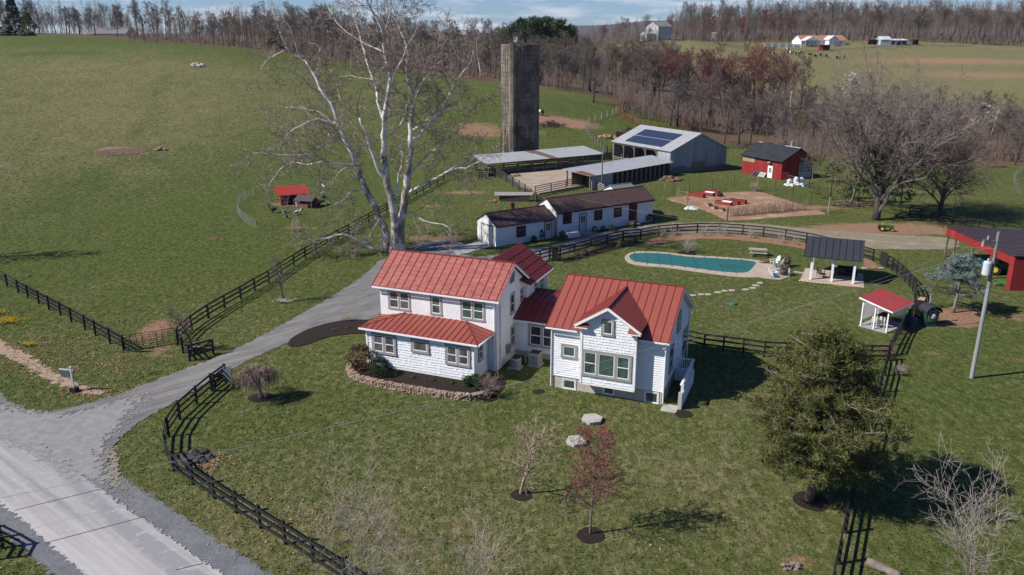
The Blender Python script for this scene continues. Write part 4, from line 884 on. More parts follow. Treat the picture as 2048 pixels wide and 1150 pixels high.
# local: x along gable (front-right), y along the length going back-left
GW, GLn, EH, RH = 13.6, 15.6, 4.05, 6.75
w = MB(); w.slab([(0, 0, .7), (GW, 0, .7), (GW, 0, EH-.4), (GW*.5, 0, RH-.1), (0, 0, EH)], .15, -Y_); w.box(GW-.15, GW, .01, GLn, .7, EH-.4); w.slab([(0, GLn, 0), (GW, GLn, 0), (GW, GLn, EH-.4), (GW*.5, GLn, RH-.1), (0, GLn, EH)], .1, -Y_); w.box(0, .12, .01, 3.4, 0, EH)
wo_ = w.build('wall', galv_wall, B)
rb_ = MB()
for i in range(34): 
    x = .2+i*.4
    top = EH+(RH-EH)*x/(GW/2) if x < GW/2 else RH-(RH-EH+.4)*(x-GW/2)/(GW/2)
    rb_.box(x-.015, x+.015, -.17, -.15, .75, top-.12)
rb_.build('wall_rib', galv_wall, wo_)
w = MB(); w.box(-.02, GW+.02, -.2, .1, -1.8, .72); w.box(GW-.1, GW+.05, .1, GLn, -1.8, .72); w.build('foundation', mat('barn_block', (.19, .18, .17), (.12, .115, .11), 1, .95), B)
w = MB(); w.box(5.2, 8.2, -.23, -.2, .35, 1.75); w.build('wall_panel', mat('barn_tan_panel', (.20, .165, .12)), B)
w = MB(); w.box(.3, 3.6, -.23, -.2, -.6, 1.2); w.build('wall_panel', mat('barn_grey_panel', (.13, .15, .14)), B)
r = MB(); s = MB()
roof_face(r, s, [(-.35, -.3, EH-.02), (-.35, GLn+.4, EH-.02), (GW/2, GLn+.4, RH), (GW/2, -.3, RH)], .9, .025, .04, .07); roof_face(r, s, [(GW+.25, GLn+.4, EH-.42), (GW+.25, -.3, EH-.42), (GW/2, -.3, RH), (GW/2, GLn+.4, RH)], .9, .025, .04, .07)
ro = r.build('roof', galv, B); s.build('roof_seam', galv, ro)
f = MB(); f.beam((-.35, -.3, EH-.1), (GW/2, -.3, RH-.09), .06, .16); f.beam((GW/2, -.3, RH-.09), (GW+.25, -.3, EH-.5), .06, .16); f.build('rake_trim', mat('trim_light', (.5, .5, .5)), ro)
sp = mat('solar_cell', (.022, .032, .062), (.03, .04, .075), 3, .25, spec=.5); sg = mat('solar_frame', (.05, .06, .09))
k = (RH-EH)/(GW/2+.35)
for s0, s1 in ((.9, 3.35), (3.65, 6.1)):
    for j in range(6):
        y0 = 3.0+j*1.65; y1 = y0+1.6
        q = MB(); pp = [(-.35+a*.93, b, EH-.02+a*.93*k+.09) for a, b in ((s0, y0), (s0, y1), (s1, y1), (s1, y0))]; q.slab(pp, .05); po = q.build('solar_panel', sp, ro)
        fr = MB()
        for a_, b_ in zip(pp, pp[1:]+pp[:1]): fr.beam(Vector(a_)+Z_*.012, Vector(b_)+Z_*.012, .04, .03)
        fr.build('panel_frame', sg, po)
w = MB()
for y in (3.5, 6.5, 9.5, 12.5, 15.4):
    w.box(-.1, .12, y-.1, y+.1, -.8, EH-.1); 
    if y < 15: w.beam((0, y, EH-1.0), (0, y+.9, EH-.2), .1, .1)
w.box(-.1, .1, 3.4, GLn, EH-.35, EH-.1)
for y in (6.5, 9.5, 12.5): w.box(4.4, 4.6, y-.1, y+.1, -.5, EH+1)
w.build('post', wood_old, B)
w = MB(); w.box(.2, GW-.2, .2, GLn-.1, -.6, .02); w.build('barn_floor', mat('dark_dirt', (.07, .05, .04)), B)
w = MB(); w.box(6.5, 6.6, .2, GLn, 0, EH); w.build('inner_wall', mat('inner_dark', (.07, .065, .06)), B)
for y0 in (12.3, 9.3, 6.3):
    w = MB(); [w.box(-.16, -.12, y0, y0+3.1, z, z+.13) for z in (.2, .55, .9, 1.25)]; w.build('gate_boards', mat('grey_boards', (.30, .27, .24), (.22, .20, .18), 3, .9), B)
# stable lean-to with low tin roof ------------------------------------
A0, A1 = Vector((12.3, 122.9)), Vector((27.6, 137.3)); ang = math.atan2(A1.y-A0.y, A1.x-A0.x); Ls = (A1-A0).length
T = thing('stable_row', 'long low stable row with dull tin roof running up to the grey barn', 'stable', (A0.x, A0.y, -.15), ang)
r = MB(); s = MB(); roof_face(r, s, [(-.4, -.2, 2.45), (Ls, -.2, 2.45), (Ls, 4.6, 3.15), (-1.4, 5.0, 3.1)], .7, .02, .03, .05); ro = r.build('roof', galv, T); s.build('roof_seam', galv, ro)
q = MB(); q.slab([(-.4, -.2, 2.47), (.9, -.2, 2.47), (.6, 2.6, 2.88), (-.95, 2.6, 2.88)], .015); q.build('rust_patch', rustm, ro)
w = MB(); w.box(.3, 5.2, .2, .28, -.3, 2.35); w.build('front_wall', galv_wall, T); w = MB(); w.box(.3, Ls-.3, 4.4, 4.5, -.3, 2.8); w.build('rear_wall', wood_old, T)
dr_ = mat('stall_red', (.055, .016, .016), (.035, .012, .012), 2, .8)
w = MB(); w.box(5.2, Ls-.4, .45, .5, -.3, 2.2); w.build('stall_front', dr_, T)
for i in range(12):
    x = 5.3+i*1.23
    if x < Ls-.3: w = MB(); w.box(x-.09, x+.09, .15, .4, -.3, 2.35); w.build('stall_post', mat('post_greywhite', (.22, .21, .20)), T)
w = MB(); w.box(-.2, .0, .1, .3, -.3, 2.4); w.build('corner_post', wood_old, T); w = MB(); w.box(-.9, -.7, 4.3, 4.5, -.3, 2.9); w.build('corner_post', wood_old, T)
w = MB(); w.box(5.2, Ls-.4, .1, .2, -.3, .25); w.build('kick_wall', mat('barn_block', (.1,)*3), T)
# open cattle shed ------------------------------------
A0, A1 = Vector((-3.9, 135.4)), Vector((16.6, 146.2)); ang = math.atan2(A1.y-A0.y, A1.x-A0.x); Ls = (A1-A0).length
T = thing('cattle_shed', 'long open fronted cattle shed with patched tin roof behind the barnyard', 'cattle shed', (A0.x, A0.y, Hh(A0.x, A0.y)), ang)
r = MB(); s = MB(); roof_face(r, s, [(-.5, 0, 2.25), (Ls*.52, 0, 2.32), (Ls*.46, 6.3, 2.95), (-.2, 6.3, 2.9)], .7, .02, .03, .05); roof_face(r, s, [(Ls*.6, 0, 2.34), (Ls+.3, .0, 2.4), (Ls-.2, 6.3, 3.15), (Ls*.54, 6.3, 3.0)], .7, .02, .03, .05); ro = r.build('roof', galv, T); s.build('roof_seam', galv, ro)
q = MB(); q.slab([(Ls*.5, 0, 2.3), (Ls*.62, 0, 2.3), (Ls*.56, 6.3, 2.96), (Ls*.44, 6.3, 2.96)], .06); q.build('rust_patch', mat('brown_tin', (.12, .07, .055), (.17, .10, .08), 1.5), ro)
for i in range(9):
    x = .2+i*(Ls-.4)/8; w = MB(); w.box(x-.1, x+.1, .3, .5, -.5, 2.25); w.build('post', wood_old, T); w = MB(); w.box(x-.1, x+.1, 6.0, 6.2, -.5, 2.85); w.build('post', wood_old, T)
w = MB(); [w.box(.2, Ls-.2, 6.2, 6.26, z, z+.22) for z in (.2, .62, 1.05)]; w.build('rear_boards', mat('tan_boards', (.30, .21, .14), (.22, .16, .11), 3), T)
w = MB(); w.box(-.4, Ls, .28, .42, 2.05, 2.25); w.box(0, Ls, .25, .4, -.4, .55); w.build('feed_bunk', mat('dark_boards', (.06, .05, .045)), T)
for x in (8.6, 11.2): 
    w = MB(); [w.box(a, b, -.3, .9, z, z+.06) for a, b, z in ((x, x+2.0, .9),)]; [w.box(x+a, x+a+.08, b, b+.08, -.3, .9) for a in (0, 1.9) for b in (-.3, .8)]; w.build('hay_rack', mat('grey_boards', (.3,)*3), T)
# red gambrel workshop ------------------------------------
zr = -.3
T = thing('red_barn', 'red board barn with black roof, white door and glazed double doors', 'barn', (44.9, 132.9, zr), R(-62))
# local x: from far-left(-9.3) to corner 0 along front; y: depth to the right-back
FL, D_ = 9.2, 7.4
w = MB(); w.slab([(0, 0, -1), (0, D_, -1), (0, D_, 3.0), (0, D_/2, 5.15), (0, 0, 3.35)], FL, X_); wr = w.build('wall', barn_red, T)
ba = MB(); [ba.box(-x*.4-.02, -x*.4+.02, -.02, 0, -.5, 3.3) for x in range(1, 23)]; ba.build('batten', barn_red, wr)
r = MB(); roof_face(r, None, [(-FL-.3, -.45, 3.3), (.3, -.45, 3.3), (.3, D_/2, 5.3), (-FL-.3, D_/2, 5.3)], th=.1); roof_face(r, None, [(.3, D_+.4, 2.9), (-FL-.3, D_+.4, 2.9), (-FL-.3, D_/2, 5.3), (.3, D_/2, 5.3)], th=.1); ro = r.build('roof', asph, T)
q = MB(); q.box(-3.2, .2, D_/2-.15, D_/2+.15, 5.3, 5.36); q.box(-9.3, -8.4, D_/2-.15, D_/2+.15, 5.3, 5.36); q.build('ridge_cap', mat('trim_light', (.5,)*3), ro)
w = MB(); w.box(-9.1, -6.2, -.06, -.021, 2.3, 3.15); w.build('bare_plywood', mat('plywood', (.32, .24, .16), (.26, .19, .12), 2), T)
door(T, (0, -.02, 0), X_, -Y_, -2.5, 0.0, .95, 2.2, wht_trim, wht_trim, True)
w = MB(); w.obox((-2.6, -.3, 2.85), (.25, 0, 0), (0, .28, .04), (0, 0, .06)); w.build('porch_light', mat('lamp_tan', (.4, .3, .22)), T)
dm_ = mat('white_door_boards', (.62, .62, .62))
w = MB()
for y0 in (4.05, 5.5):
    w.box(.03, .08, y0, y0+1.38, 2.9, 3.0) if False else None
    for yy in (y0, y0+.46, y0+.92, y0+1.30): w.box(.03, .09, yy, yy+.08, 0, 2.75)
    for zz in (0, 1.1, 1.6, 2.15, 2.68): w.box(.031, .088, y0, y0+1.38, zz, zz+.08)
    w.beam((.06, y0+.05, .08), (.06, y0+1.33, 1.1), .05, .06); w.beam((.065, y0+1.33, .08), (.065, y0+.05, 1.1), .05, .06)
dd = w.build('double_door', dm_, T); w = MB(); w.box(.005, .04, 4.1, 6.85, 1.15, 2.7); w.build('pane', dark_win, dd); w = MB(); w.box(.005, .035, 4.1, 6.85, .05, 1.12); w.build('door_panel', mat('door_lightgrey', (.4, .4, .4)), dd)
w = MB(); w.box(-2.9, -2.55, 4.6, 4.95, 5.0, 5.9); w.box(-3.0, -2.45, 4.5, 5.05, 5.9, 6.0); w.build('chimney', mat('tan_stone', (.30, .24, .19)), T)
w = MB(); [w.obox((-4.1-x, -.55, .45), (.5, 0, 0), (0, .28, .42), (0, -.03, .02)) for x in (0, 1.25)]; 
t2 = thing('glazed_frame', 'pair of glass cold frame panels leaning on the red barn front', 'cold frame', T.matrix_world @ Vector((0, 0, 0)), 0); bpy.data.objects.remove(t2)
def leaner(label, x, m, fm):
    M = Matrix.Translation((44.9, 132.9, zr)) @ Matrix.Rotation(R(-62), 4, 'Z'); p = M @ Vector((x, -.8, .0))
    t = thing('cold_frame', label, 'cold frame', p, R(-62)); a = MB(); a.obox((0, .2, .45), (.6, 0, 0), (0, .35, .44), (0, -.01, .01)); a.build('pane', m, t)
    b = MB(); q = [(-.62, -.17, .01), (.62, -.17, .01), (.62, .57, .92), (-.62, .57, .92)]
    for i in range(4): b.beam(q[i], q[(i+1) % 4], .07, .05)
    b.beam((0, -.17, .02), (0, .57, .93), .04, .03); b.build('frame', fm, t)
leaner('dark glazed panel leaning on the red barn left of its white door', -5.2, dark_win, wood_old); leaner('pale framed glazed panel leaning nearest the white door of the red barn', -3.8, mat('cloudy_glass', (.25, .27, .24)), wht_trim)
# dark roofed pavilion ------------------------------------
c0 = hloc(0, 0)
P0 = G(1619.7, 559.8); T = thing('pavilion', 'open pavilion with dark seamed metal roof on white posts over a patio', 'pavilion', P0, R(-22))
r = MB(); s = MB(); dkm = metal_roof('charcoal_metal', (.028, .030, .038), (.038, .040, .048), (.06, .055, .06), wt=(.6, .8)); dks = mat('charcoal_seam', (.012, .012, .016))
roof_face(r, s, [(-.75, -.55, 2.5), (4.55, -.55, 2.5), (4.55, 1.85, 4.0), (-.75, 1.85, 4.0)], .62, .04, .045, .08, .0); roof_face(r, s, [(4.55, 4.25, 2.5), (-.75, 4.25, 2.5), (-.75, 1.85, 4.0), (4.55, 1.85, 4.0)], .62, .04, .045, .08, 0); ro = r.build('roof', dkm, T); s.build('roof_seam', dks, ro)
for x in (0.02, 1.95, 3.9):
    for y in (0, 3.7): w = MB(); w.box(x-.11, x+.11, y-.11, y+.11, 0, 2.66); w.build('post', wht_trim, T)
w = MB(); w.box(-.2, 4.1, -.08, .08, 2.45, 2.62); w.box(-.2, 4.1, 3.62, 3.78, 2.45, 2.62); [w.box(x-.07, x+.07, .1, 3.6, 2.45, 2.6) for x in (0.02, 3.9)]; w.build('beam', wht_trim, T)
w = MB(); w.slab([(-.9, -.7, .07), (1.6, -.95, .07), (4.9, -.9, .07), (4.9, 4.1, .07), (-.6, 4.1, .07)], .2, Z_); w.build('patio_floor', mat('flagstone', (.4,)*3), T)
w = MB(); [w.rock((-.85+i*.33, -.9-.1*math.sin(i*.4), .08), .2, .13, .07) for i in range(18)]; w.build('edging_stone', mat('tan_edging', (.50, .36, .24), (.42, .30, .20), 3), T)
def ploc(x, y, z=.07):
    v = Matrix.Rotation(R(-22), 3, 'Z') @ Vector((x, y, 0)); return Vector((P0.x+v.x, P0.y+v.y, P0.z+z))
iron = mat('wrought_brown', (.075, .035, .028), (.05, .028, .022), 4, .6)
def patio_chair(label, loc, rz, m=iron, cush=None):
    t = thing('patio_chair', label, 'chair', loc, rz, 'chairs under the pavilion')
    s = MB(); s.box(-.24, .24, -.24, .24, .40, .45); s.build('seat', cush or m, t)
    for x in (-.22, .22):
        for y in (-.22, .22): l = MB(); l.tube((x, y, 0), (x*.92, y*.92, .42), .018, .018, 6); l.build('leg', m, t)
    b = MB(); b.path([(-.23, .23, .44), (-.25, .30, .8), (-.14, .34, .98), (0, .35, 1.02), (.14, .34, .98), (.25, .30, .8), (.23, .23, .44)], [.02]*7, 5)
    for i in range(5): b.tube((-.14+i*.07, .24, .44), (-.14+i*.07, .34, .97), .01, .01, 4)
    b.build('backrest', m, t)
    for x in (-1, 1): a = MB(); a.path([(x*.24, .26, .66), (x*.27, 0, .66), (x*.26, -.2, .62), (x*.24, -.22, .44)], [.016]*4, 5); a.build('armrest', m, t)
def table(name, label, loc, rz, L, W_, h, m, cat='table', group=None):
    t = thing(name, label, cat, loc, rz, group); b = MB(); b.box(-L/2, L/2, -W_/2, W_/2, h-.05, h); b.build('tabletop', m, t)
    for x in (-1, 1):
        for y in (-1, 1): l = MB(); l.box(x*(L/2-.1)-.03, x*(L/2-.1)+.03, y*(W_/2-.1)-.03, y*(W_/2-.1)+.03, 0, h-.05); l.build('leg', m, t)
table('patio_table', 'dark dining table under the dark roofed pavilion', ploc(2.1, 2.0), R(-22), 1.9, 1.0, .74, mat('dark_table', (.06, .045, .04)))
patio_chair('brown metal chair at the left end of the pavilion table', ploc(.75, 2.0), R(-22+90)); patio_chair('brown metal chair at the left end, nearer the front posts', ploc(.9, 1.1), R(-22+120))
patio_chair('brown metal chair at the front side of the pavilion table', ploc(2.2, 1.1), R(-22+180)); patio_chair('brown metal chair at the far side of the pavilion table', ploc(2.0, 2.9), R(-22))
t = thing('patio_sofa', 'dark outdoor sofa at the right rear of the pavilion', 'sofa', ploc(3.3, 2.9), R(-22)); dk = mat('dark_wicker', (.02, .02, .02)); b = MB(); b.box(-.9, .9, -.4, .4, .08, .42); b.build('seat', dk, t); b = MB(); b.box(-.9, .9, .3, .42, .42, .85); b.build('backrest', dk, t)
for x in (-.95, .95): b = MB(); b.box(x-.06, x+.06, -.4, .42, .05, .62); b.build('armrest', dk, t)
# gazebo-like bar shed with red mono roof ------------------------------------
S0 = G(1772, 666)
T = thing('lattice_shelter', 'small white lattice sided shelter with a flat red roof', 'garden shelter', S0, R(40))
# local: x along front-right edge (2.9), y = to back-left (2.2)
Lx, Ly = 2.95, 2.15
r = MB(); roof_face(r, None, [(-.35, -.45, 2.0), (Lx+.4, -.45, 2.0), (Lx+.4, Ly+.25, 2.55), (-.35, Ly+.25, 2.55)], th=.06); ro = r.build('roof', mat('red_felt', (.33, .045, .048), (.28, .038, .040), 2, .85), T)
w = MB(); w.box(-.36, Lx+.41, -.47, -.45, 1.86, 1.98); w.beam((-.37, -.45, 1.93), (-.37, Ly+.25, 2.48), .03, .12); w.build('fascia', wht_trim, T)
for x, y, h in ((0, 0, 2.05), (Lx, 0, 2.05), (0, Ly, 2.48), (Lx, Ly, 2.48), (0, Ly/2, 2.25)): 
    w = MB(); w.box(x-.05, x+.05, y-.05, y+.05, 0, h); w.build('post', wht_trim, T)
def lattice(mb, o, u, W_, z0, z1, s=.16):
    o, u = Vector(o), Vector(u); k = -(z1-z0)
    while k < W_:
        for sg in (1, -1):
            a = max(0, k); b = min(W_, k+(z1-z0))
            if b-a > .05:
                p, q = (o+u*a+Z_*(z0+(a-k)), o+u*b+Z_*(z0+(b-k))) if sg == 1 else (o+u*a+Z_*(z1-(a-k)), o+u*b+Z_*(z1-(b-k))); mb.beam(p, q, .012, .035)
        k += s
w = MB(); lattice(w, (0, Ly, 0), X_, Lx, .5, 2.0); lattice(w, (Lx, 0, 0), Y_, Ly, .5, 1.9); w.build('lattice', wht_trim, T)
w = MB(); w.box(-.15, Lx+.15, -.1, Ly+.15, -.1, .06); w.build('floor', mat('grey_pavers', (.33, .33, .34), (.27, .27, .28), 4), T)
w = MB(); w.beam((0, .05, 1.7), (0, .5, 2.15), .05, .05); w.beam((0, Ly-.05, 1.9), (0, Ly-.5, 2.3), .05, .05); w.beam((.05, .0, 1.6), (.45, 0, 2.0), .05, .05); w.build('brace', wht_trim, T)
def sloc(x, y, z=.06):
    v = Matrix.Rotation(R(40), 3, 'Z') @ Vector((x, y, 0)); return Vector((S0.x+v.x, S0.y+v.y, S0.z+z))
def plain_chair(label, loc, rz, m):
    t = thing('garden_chair', label, 'chair', loc, rz); s = MB(); s.box(-.22, .22, -.22, .22, .43, .47); s.build('seat', m, t); b = MB(); b.box(-.22, .22, .19, .23, .55, .95); b.build('backrest', m, t)
    for x in (-.19, .19):
        for y in (-.19, .19): l = MB(); l.box(x-.02, x+.02, y-.02, y+.02, 0, .43 if y < 0 else .95); l.build('leg', m, t)
cw = mat('cream_paint', (.55, .54, .47))
plain_chair('cream wooden chair standing on the left in the lattice shelter', sloc(.55, 1.25), R(140), cw); plain_chair('cream wooden chair standing on the right in the lattice shelter', sloc(.95, .75), R(130), cw)
table('garden_table', 'dark table cluttered at the back of the lattice shelter', sloc(1.9, 1.2), R(40), 1.2, .7, .8, mat('dark_table', (.05,)*3))
# smoker / oil drum hut with chimney: green cylindrical hut ------------------------------------
Hc = G(1856, 650); T = thing('smokehouse', 'dark green upright smoker hut with curved tin roof and stove pipe', 'smoker', Hc, R(5)); gm = mat('green_boards', (.018, .06, .045), (.012, .04, .03), 3, .6, stretch=(6, 6, .5))
w = MB(); w.box(-.5, .5, -.4, .45, 0, 1.35); w.build('body', gm, T)
w = MB(); a_ = [(.72*math.cos(i*math.pi/8)*.95, .52*math.sin(i*math.pi/8)) for i in range(9)]
for (x1, z1), (x2, z2) in zip(a_, a_[1:]): w.slab([(x1, -.65, 1.3+z1), (x2, -.65, 1.3+z2), (x2, .6, 1.3+z2), (x1, .6, 1.3+z1)], .03)
w.build('roof', mat('dark_tin', (.03, .03, .035)), T); w = MB(); w.box(-.36, .36, -.43, -.4, .45, 1.45); w.build('door', mat('dull_green_grey', (.12, .14, .11)), T); w = MB(); w.lathe([(.14, 0), (.2, .12), (.2, .3), (.1, .42)], 10, (0, -.5, .75)); w.build('boiler', mat('steel_light', (.35, .34, .33)), T); w = MB(); w.cyl(.05, .3, 1.6, 2.6, .07, 10); w.cyl(.05, .3, 2.55, 2.6, .13, 10); w.build('stove_pipe', mat('meter_grey', (.2,)*3), T)
# woodpile with end frame
def woodpile(name, label, c, L, H_, ang, r0=.07, depth=.5, m=None):
    t = thing(name, label, 'woodpile', c, ang); m1 = m or mat('split_log_end', (.50, .36, .22), (.38, .26, .16), 6, .9); m2 = mat('log_bark', (.20, .15, .11), (.30, .23, .16), 5, .9); a, b = MB(), MB(); z = r0
    while z < H_:
        x = -L/2+rnd.uniform(0, .1)
        while x < L/2:
            r = rnd.uniform(.8, 1.25)*r0; (a if rnd.random() < .6 else b).tube((x, -depth/2+rnd.uniform(-.05, .05), z), (x+rnd.uniform(-.02, .02), depth/2+rnd.uniform(-.05, .05), z), r, r*.95, 5, True); x += r*2.05
        z += r0*1.85
    a.build('split_logs', m1, t); b.build('bark_logs', m2, t); [(lambda p: (p.box(x-.04, x+.04, -.3, .3, 0, H_+.1), p.build('rack_end', black_fence, t)))(MB()) for x in (-L/2-.1, L/2+.1)]
woodpile('firewood_stack', 'tall stack of split firewood behind the lattice shelter', G(1838, 632), 1.3, 1.55, R(55))
t = thing('compost_bin', 'blue and black bins in the shade beside the green smoker', 'bin', G(1822, 655), R(30)); w = MB(); w.lathe([(.3, 0), (.36, .8)], 12); w.build('body', mat('blue_dark_plastic', (.02, .05, .10)), t); w = MB(); w.lathe([(.38, .8), (.38, .86), (.1, .92)], 12); w.build('lid', mat('blue_dark_plastic', (.02,)*3), t)
# red machinery lean-to on the right ------------------------------------
T = thing('machine_shed', 'long red machine shed with open front and dark metal roof', 'machine shed', (47.25, 72.2, 0), R(90))
# local x: going back (north), y: to -x world => depth is -y
LL, DD = 12.0, 7.5
r = MB(); s = MB(); roof_face(r, s, [(-.4, .5, 3.45), (LL, .5, 3.45), (LL, -DD, 3.0), (-.4, -DD, 3.0)], .6, .03, .04, .07); ro = r.build('roof', metal_roof('plum_metal', (.07, .045, .045), (.05, .035, .038), (.12, .08, .075)), T); s.build('roof_seam', dks, ro)
w = MB(); w.box(-.2, LL, .3, .36, 2.45, 3.36); w.build('fascia_board', barn_red, T)
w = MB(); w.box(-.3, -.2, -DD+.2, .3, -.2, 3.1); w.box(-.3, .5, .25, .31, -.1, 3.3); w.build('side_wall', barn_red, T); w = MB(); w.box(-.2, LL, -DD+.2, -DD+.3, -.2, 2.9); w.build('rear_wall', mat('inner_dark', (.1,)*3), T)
for x in (0.45, 3.6, 6.9, 10.2, LL-.2): w = MB(); w.box(x-.08, x+.08, .1, .26, -.2, 2.5); w.build('post', wood_old, T)
def tractor(label, loc, rz, loader=True):
    t = thing('tractor', label, 'tractor', loc, rz); gr = mat('tractor_green', (.02, .16, .03), (.015, .13, .025), 3, .4); ye = mat('tractor_yellow', (.60, .42, .02)); ty = mat('tyre_black', (.015, .015, .015))
    b = MB(); b.box(-.25, .25, -1.2, .2, .6, 1.1); b.box(-.4, .4, .2, .9, .55, .85); b.build('hood', gr, t); b = MB(); b.box(-.45, .45, .55, .62, .9, 1.3); b.box(-.62, .62, .5, 1.1, 1.0, 1.06); b.build('fender', gr, t)
    b = MB(); b.box(-.2, .2, .3, .75, .95, 1.05); b.box(-.2, .2, .7, .78, 1.05, 1.5); b.build('seat', ye, t); b = MB(); b.lathe([(.17, 0), (.2, .02), (.17, .04)], 12, (0, .05, 1.3)); b.build('steering_wheel', ty, t)
    for x, y, rr, ww in ((-.6, .8, .55, .3), (.6, .8, .55, .3), (-.5, -.95, .35, .2), (.5, -.95, .35, .2)):
        w = MB(); w.tube((x-ww/2, y, rr), (x+ww/2, y, rr), rr, rr, 16, True); wo2 = w.build('wheel', ty, t); w = MB(); w.tube((x-ww/2-.01, y, rr), (x+ww/2+.01, y, rr), rr*.5, rr*.5, 12, True); w.build('rim', ye, wo2)
    if loader: w = MB(); w.box(-.7, .7, -1.95, -1.5, .15, .6); w.beam((-.5, -1.5, .5), (-.5, 0, 1.2), .08, .1); w.beam((.5, -1.5, .5), (.5, 0, 1.2), .08, .1); w.build('loader_bucket', gr, t)
    return t
tractor('green and yellow tractor parked inside the red machine shed', (49.5, 77.3, 0), R(60)); tractor('green tractor with yellow seat parked under the big bare tree', G(1772, 462), R(75), False).scale = (.68, .68, .68)
t = thing('mower_deck', 'low green mower deck at the mouth of the red machine shed', 'mower', (47.9, 73.6, 0), R(10)); w = MB(); w.lathe([(.9, .1), (1.0, .3), (.7, .45), (.2, .55)], 14); w.build('deck', MATS['tractor_green'], t); w = MB(); w.box(-1.6, -.6, -.1, .1, .15, .3); w.build('drawbar', wood_old, t)
t = thing('blue_drum', 'blue drum standing inside the red machine shed front', 'drum', (48.5, 79.5, 0)); w = MB(); w.lathe([(.28, 0), (.3, .3), (.28, .45), (.3, .6), (.28, .88)], 14); w.build('body', mat('blue_plastic', (.03,)*3), t); w = MB(); w.lathe([(.3, .881), (.3, .92)], 14); w.build('lid', mat('blue_plastic', (.03,)*3), t)
# ---- far buildings
def far_house(name, label, cat, px, d, L, D, eh, rh, ang, wm, rm, wins=4, storeys=1, chimney=None, garage=False, base=-1.5):
    c = at_d(px, d); t = thing(name, label, cat, c, ang); gable_box(t, L, D, eh, rh, wm, rm, .5, .4, base=base, pitch=2.0)
    for s_ in range(storeys):
        for i in range(wins):
            window(t, (0, 0, 0), X_, -Y_, L*(i+.6)/(wins+.2), eh*(s_+.55)/storeys, 1.1, 1.3, 'double', .12, dark_win, wht_trim)
    for s_ in range(storeys):
        for yy in (.3, .7): window(t, (L, 0, 0), Y_, X_, D*yy, eh*(s_+.55)/storeys, 1.0, 1.2, 'double', .12, dark_win, wht_trim)
    if chimney: w = MB(); w.box(L*chimney-.6, L*chimney+.6, D/2-.5, D/2+.5, rh-.5, rh+1.3); w.build('chimney', MATS['brick_red'], t)
    return t
grey_side = mat('grey_vinyl', (.36, .37, .38), (.32, .33, .34)); shing = mat('grey_shingle', (.2,)*3)
t = far_house('grey_house', 'two storey pale grey house with walkout basement on the hill', 'house', 1300, 422, 7.8, 11.5, 7.0, 9.4, R(24), grey_side, shing, 2, 2)
w = MB(); w.slab([(-5.5, 2, 0), (-5.5, 8, 0), (-5.5, 8, 3.2), (-5.5, 5, 4.4), (-5.5, 2, 3.2)][::-1], 5.4, -X_); w.build('garage_wing', grey_side, t)
w = MB(); w.box(-4, 0, -2.5, -.1, 1.8, 2.0); [w.box(x-.1, x+.1, -2.5, -2.3, -1.5, 2.9) for x in (-4, -2, 0)]; w.box(-4, 0, -2.52, -2.45, 2.8, 2.9); w.build('deck', wood_old, t)
tan_roof = mat('tan_shingle', (.34, .18, .115), (.28, .15, .10), 3, .9)
t = far_house('ranch_house', 'long single storey ranch house with orange brown roof and brick chimney', 'house', 1572, 455, 26, 11, 2.9, 5.6, R(8), old_white, tan_roof, 5, 1, .42)
w = MB(); w.slab([(13.5, -4.5, 0), (18.5, -4.5, 0), (18.5, -4.5, 3.2), (16, -4.5, 5.0), (13.5, -4.5, 3.2)][::-1], 4.4, -Y_); w.build('front_gable', old_white, t)
w = MB(); w.slab([(13, -5, 3.2), (16, -5, 5.3), (16, 2, 5.3), (13, 2, 3.2)], .1); w.slab([(19, -5, 3.2), (16, -5, 5.3), (16, 2, 5.3), (19, 2, 3.2)], .1); w.build('gable_roof', mat('white_tin', (.6, .6, .62)), t)
for a, b in ((14.6, .9), (17.2, .9)): window(t, (0, -4.5, 0), X_, -Y_, a, 1.7, b, 1.6, 'double', .1, dark_win, wht_trim)
w = MB(); w.slab([(-1, -6, 2.8), (3, -6, 4.8), (7, -6, 2.8)][::-1], .2, -Y_); w.slab([(-1, -6, 2.8), (3, -6, 4.9), (3, 0, 4.9), (-1, 0, 2.8)], .1); w.slab([(7, -6, 2.8), (3, -6, 4.9), (3, 0, 4.9), (7, 0, 2.8)], .1); [w.box(x-.12, x+.12, -5.8, -5.5, 0, 2.8) for x in (-.5, 2, 4.5, 6.5)]; w.build('carport', MATS['white_tin'], t)
c = at_d(1735, 455); t = thing('blue_shed', 'long low pale blue shed with open dark bays at the wood edge', 'shed', at_d(1722, 455), R(3)); gable_box(t, 5.5, 6, 3.0, 4.6, mat('pale_blue', (.35, .45, .50)), mat('white_tin', (.6,)*3), .3, .3, base=-1); w = MB(); w.box(5.6, 15, 0, 5, -1, 2.5); w.build('side_bay', mat('pale_blue', (.3,)*3), t); w = MB(); [w.box(x, x+2.2, -.06, -.01, 0, 2.1) for x in (6, 9, 12)]; w.build('bay_opening', mat('navy_dark', (.02, .04, .07)), t); w = MB(); w.slab([(5.2, -.6, 2.6), (15.3, -.6, 2.6), (15.3, 5.4, 3.3), (5.2, 5.4, 3.3)], .1); w.build('bay_roof', MATS['white_tin'], t)
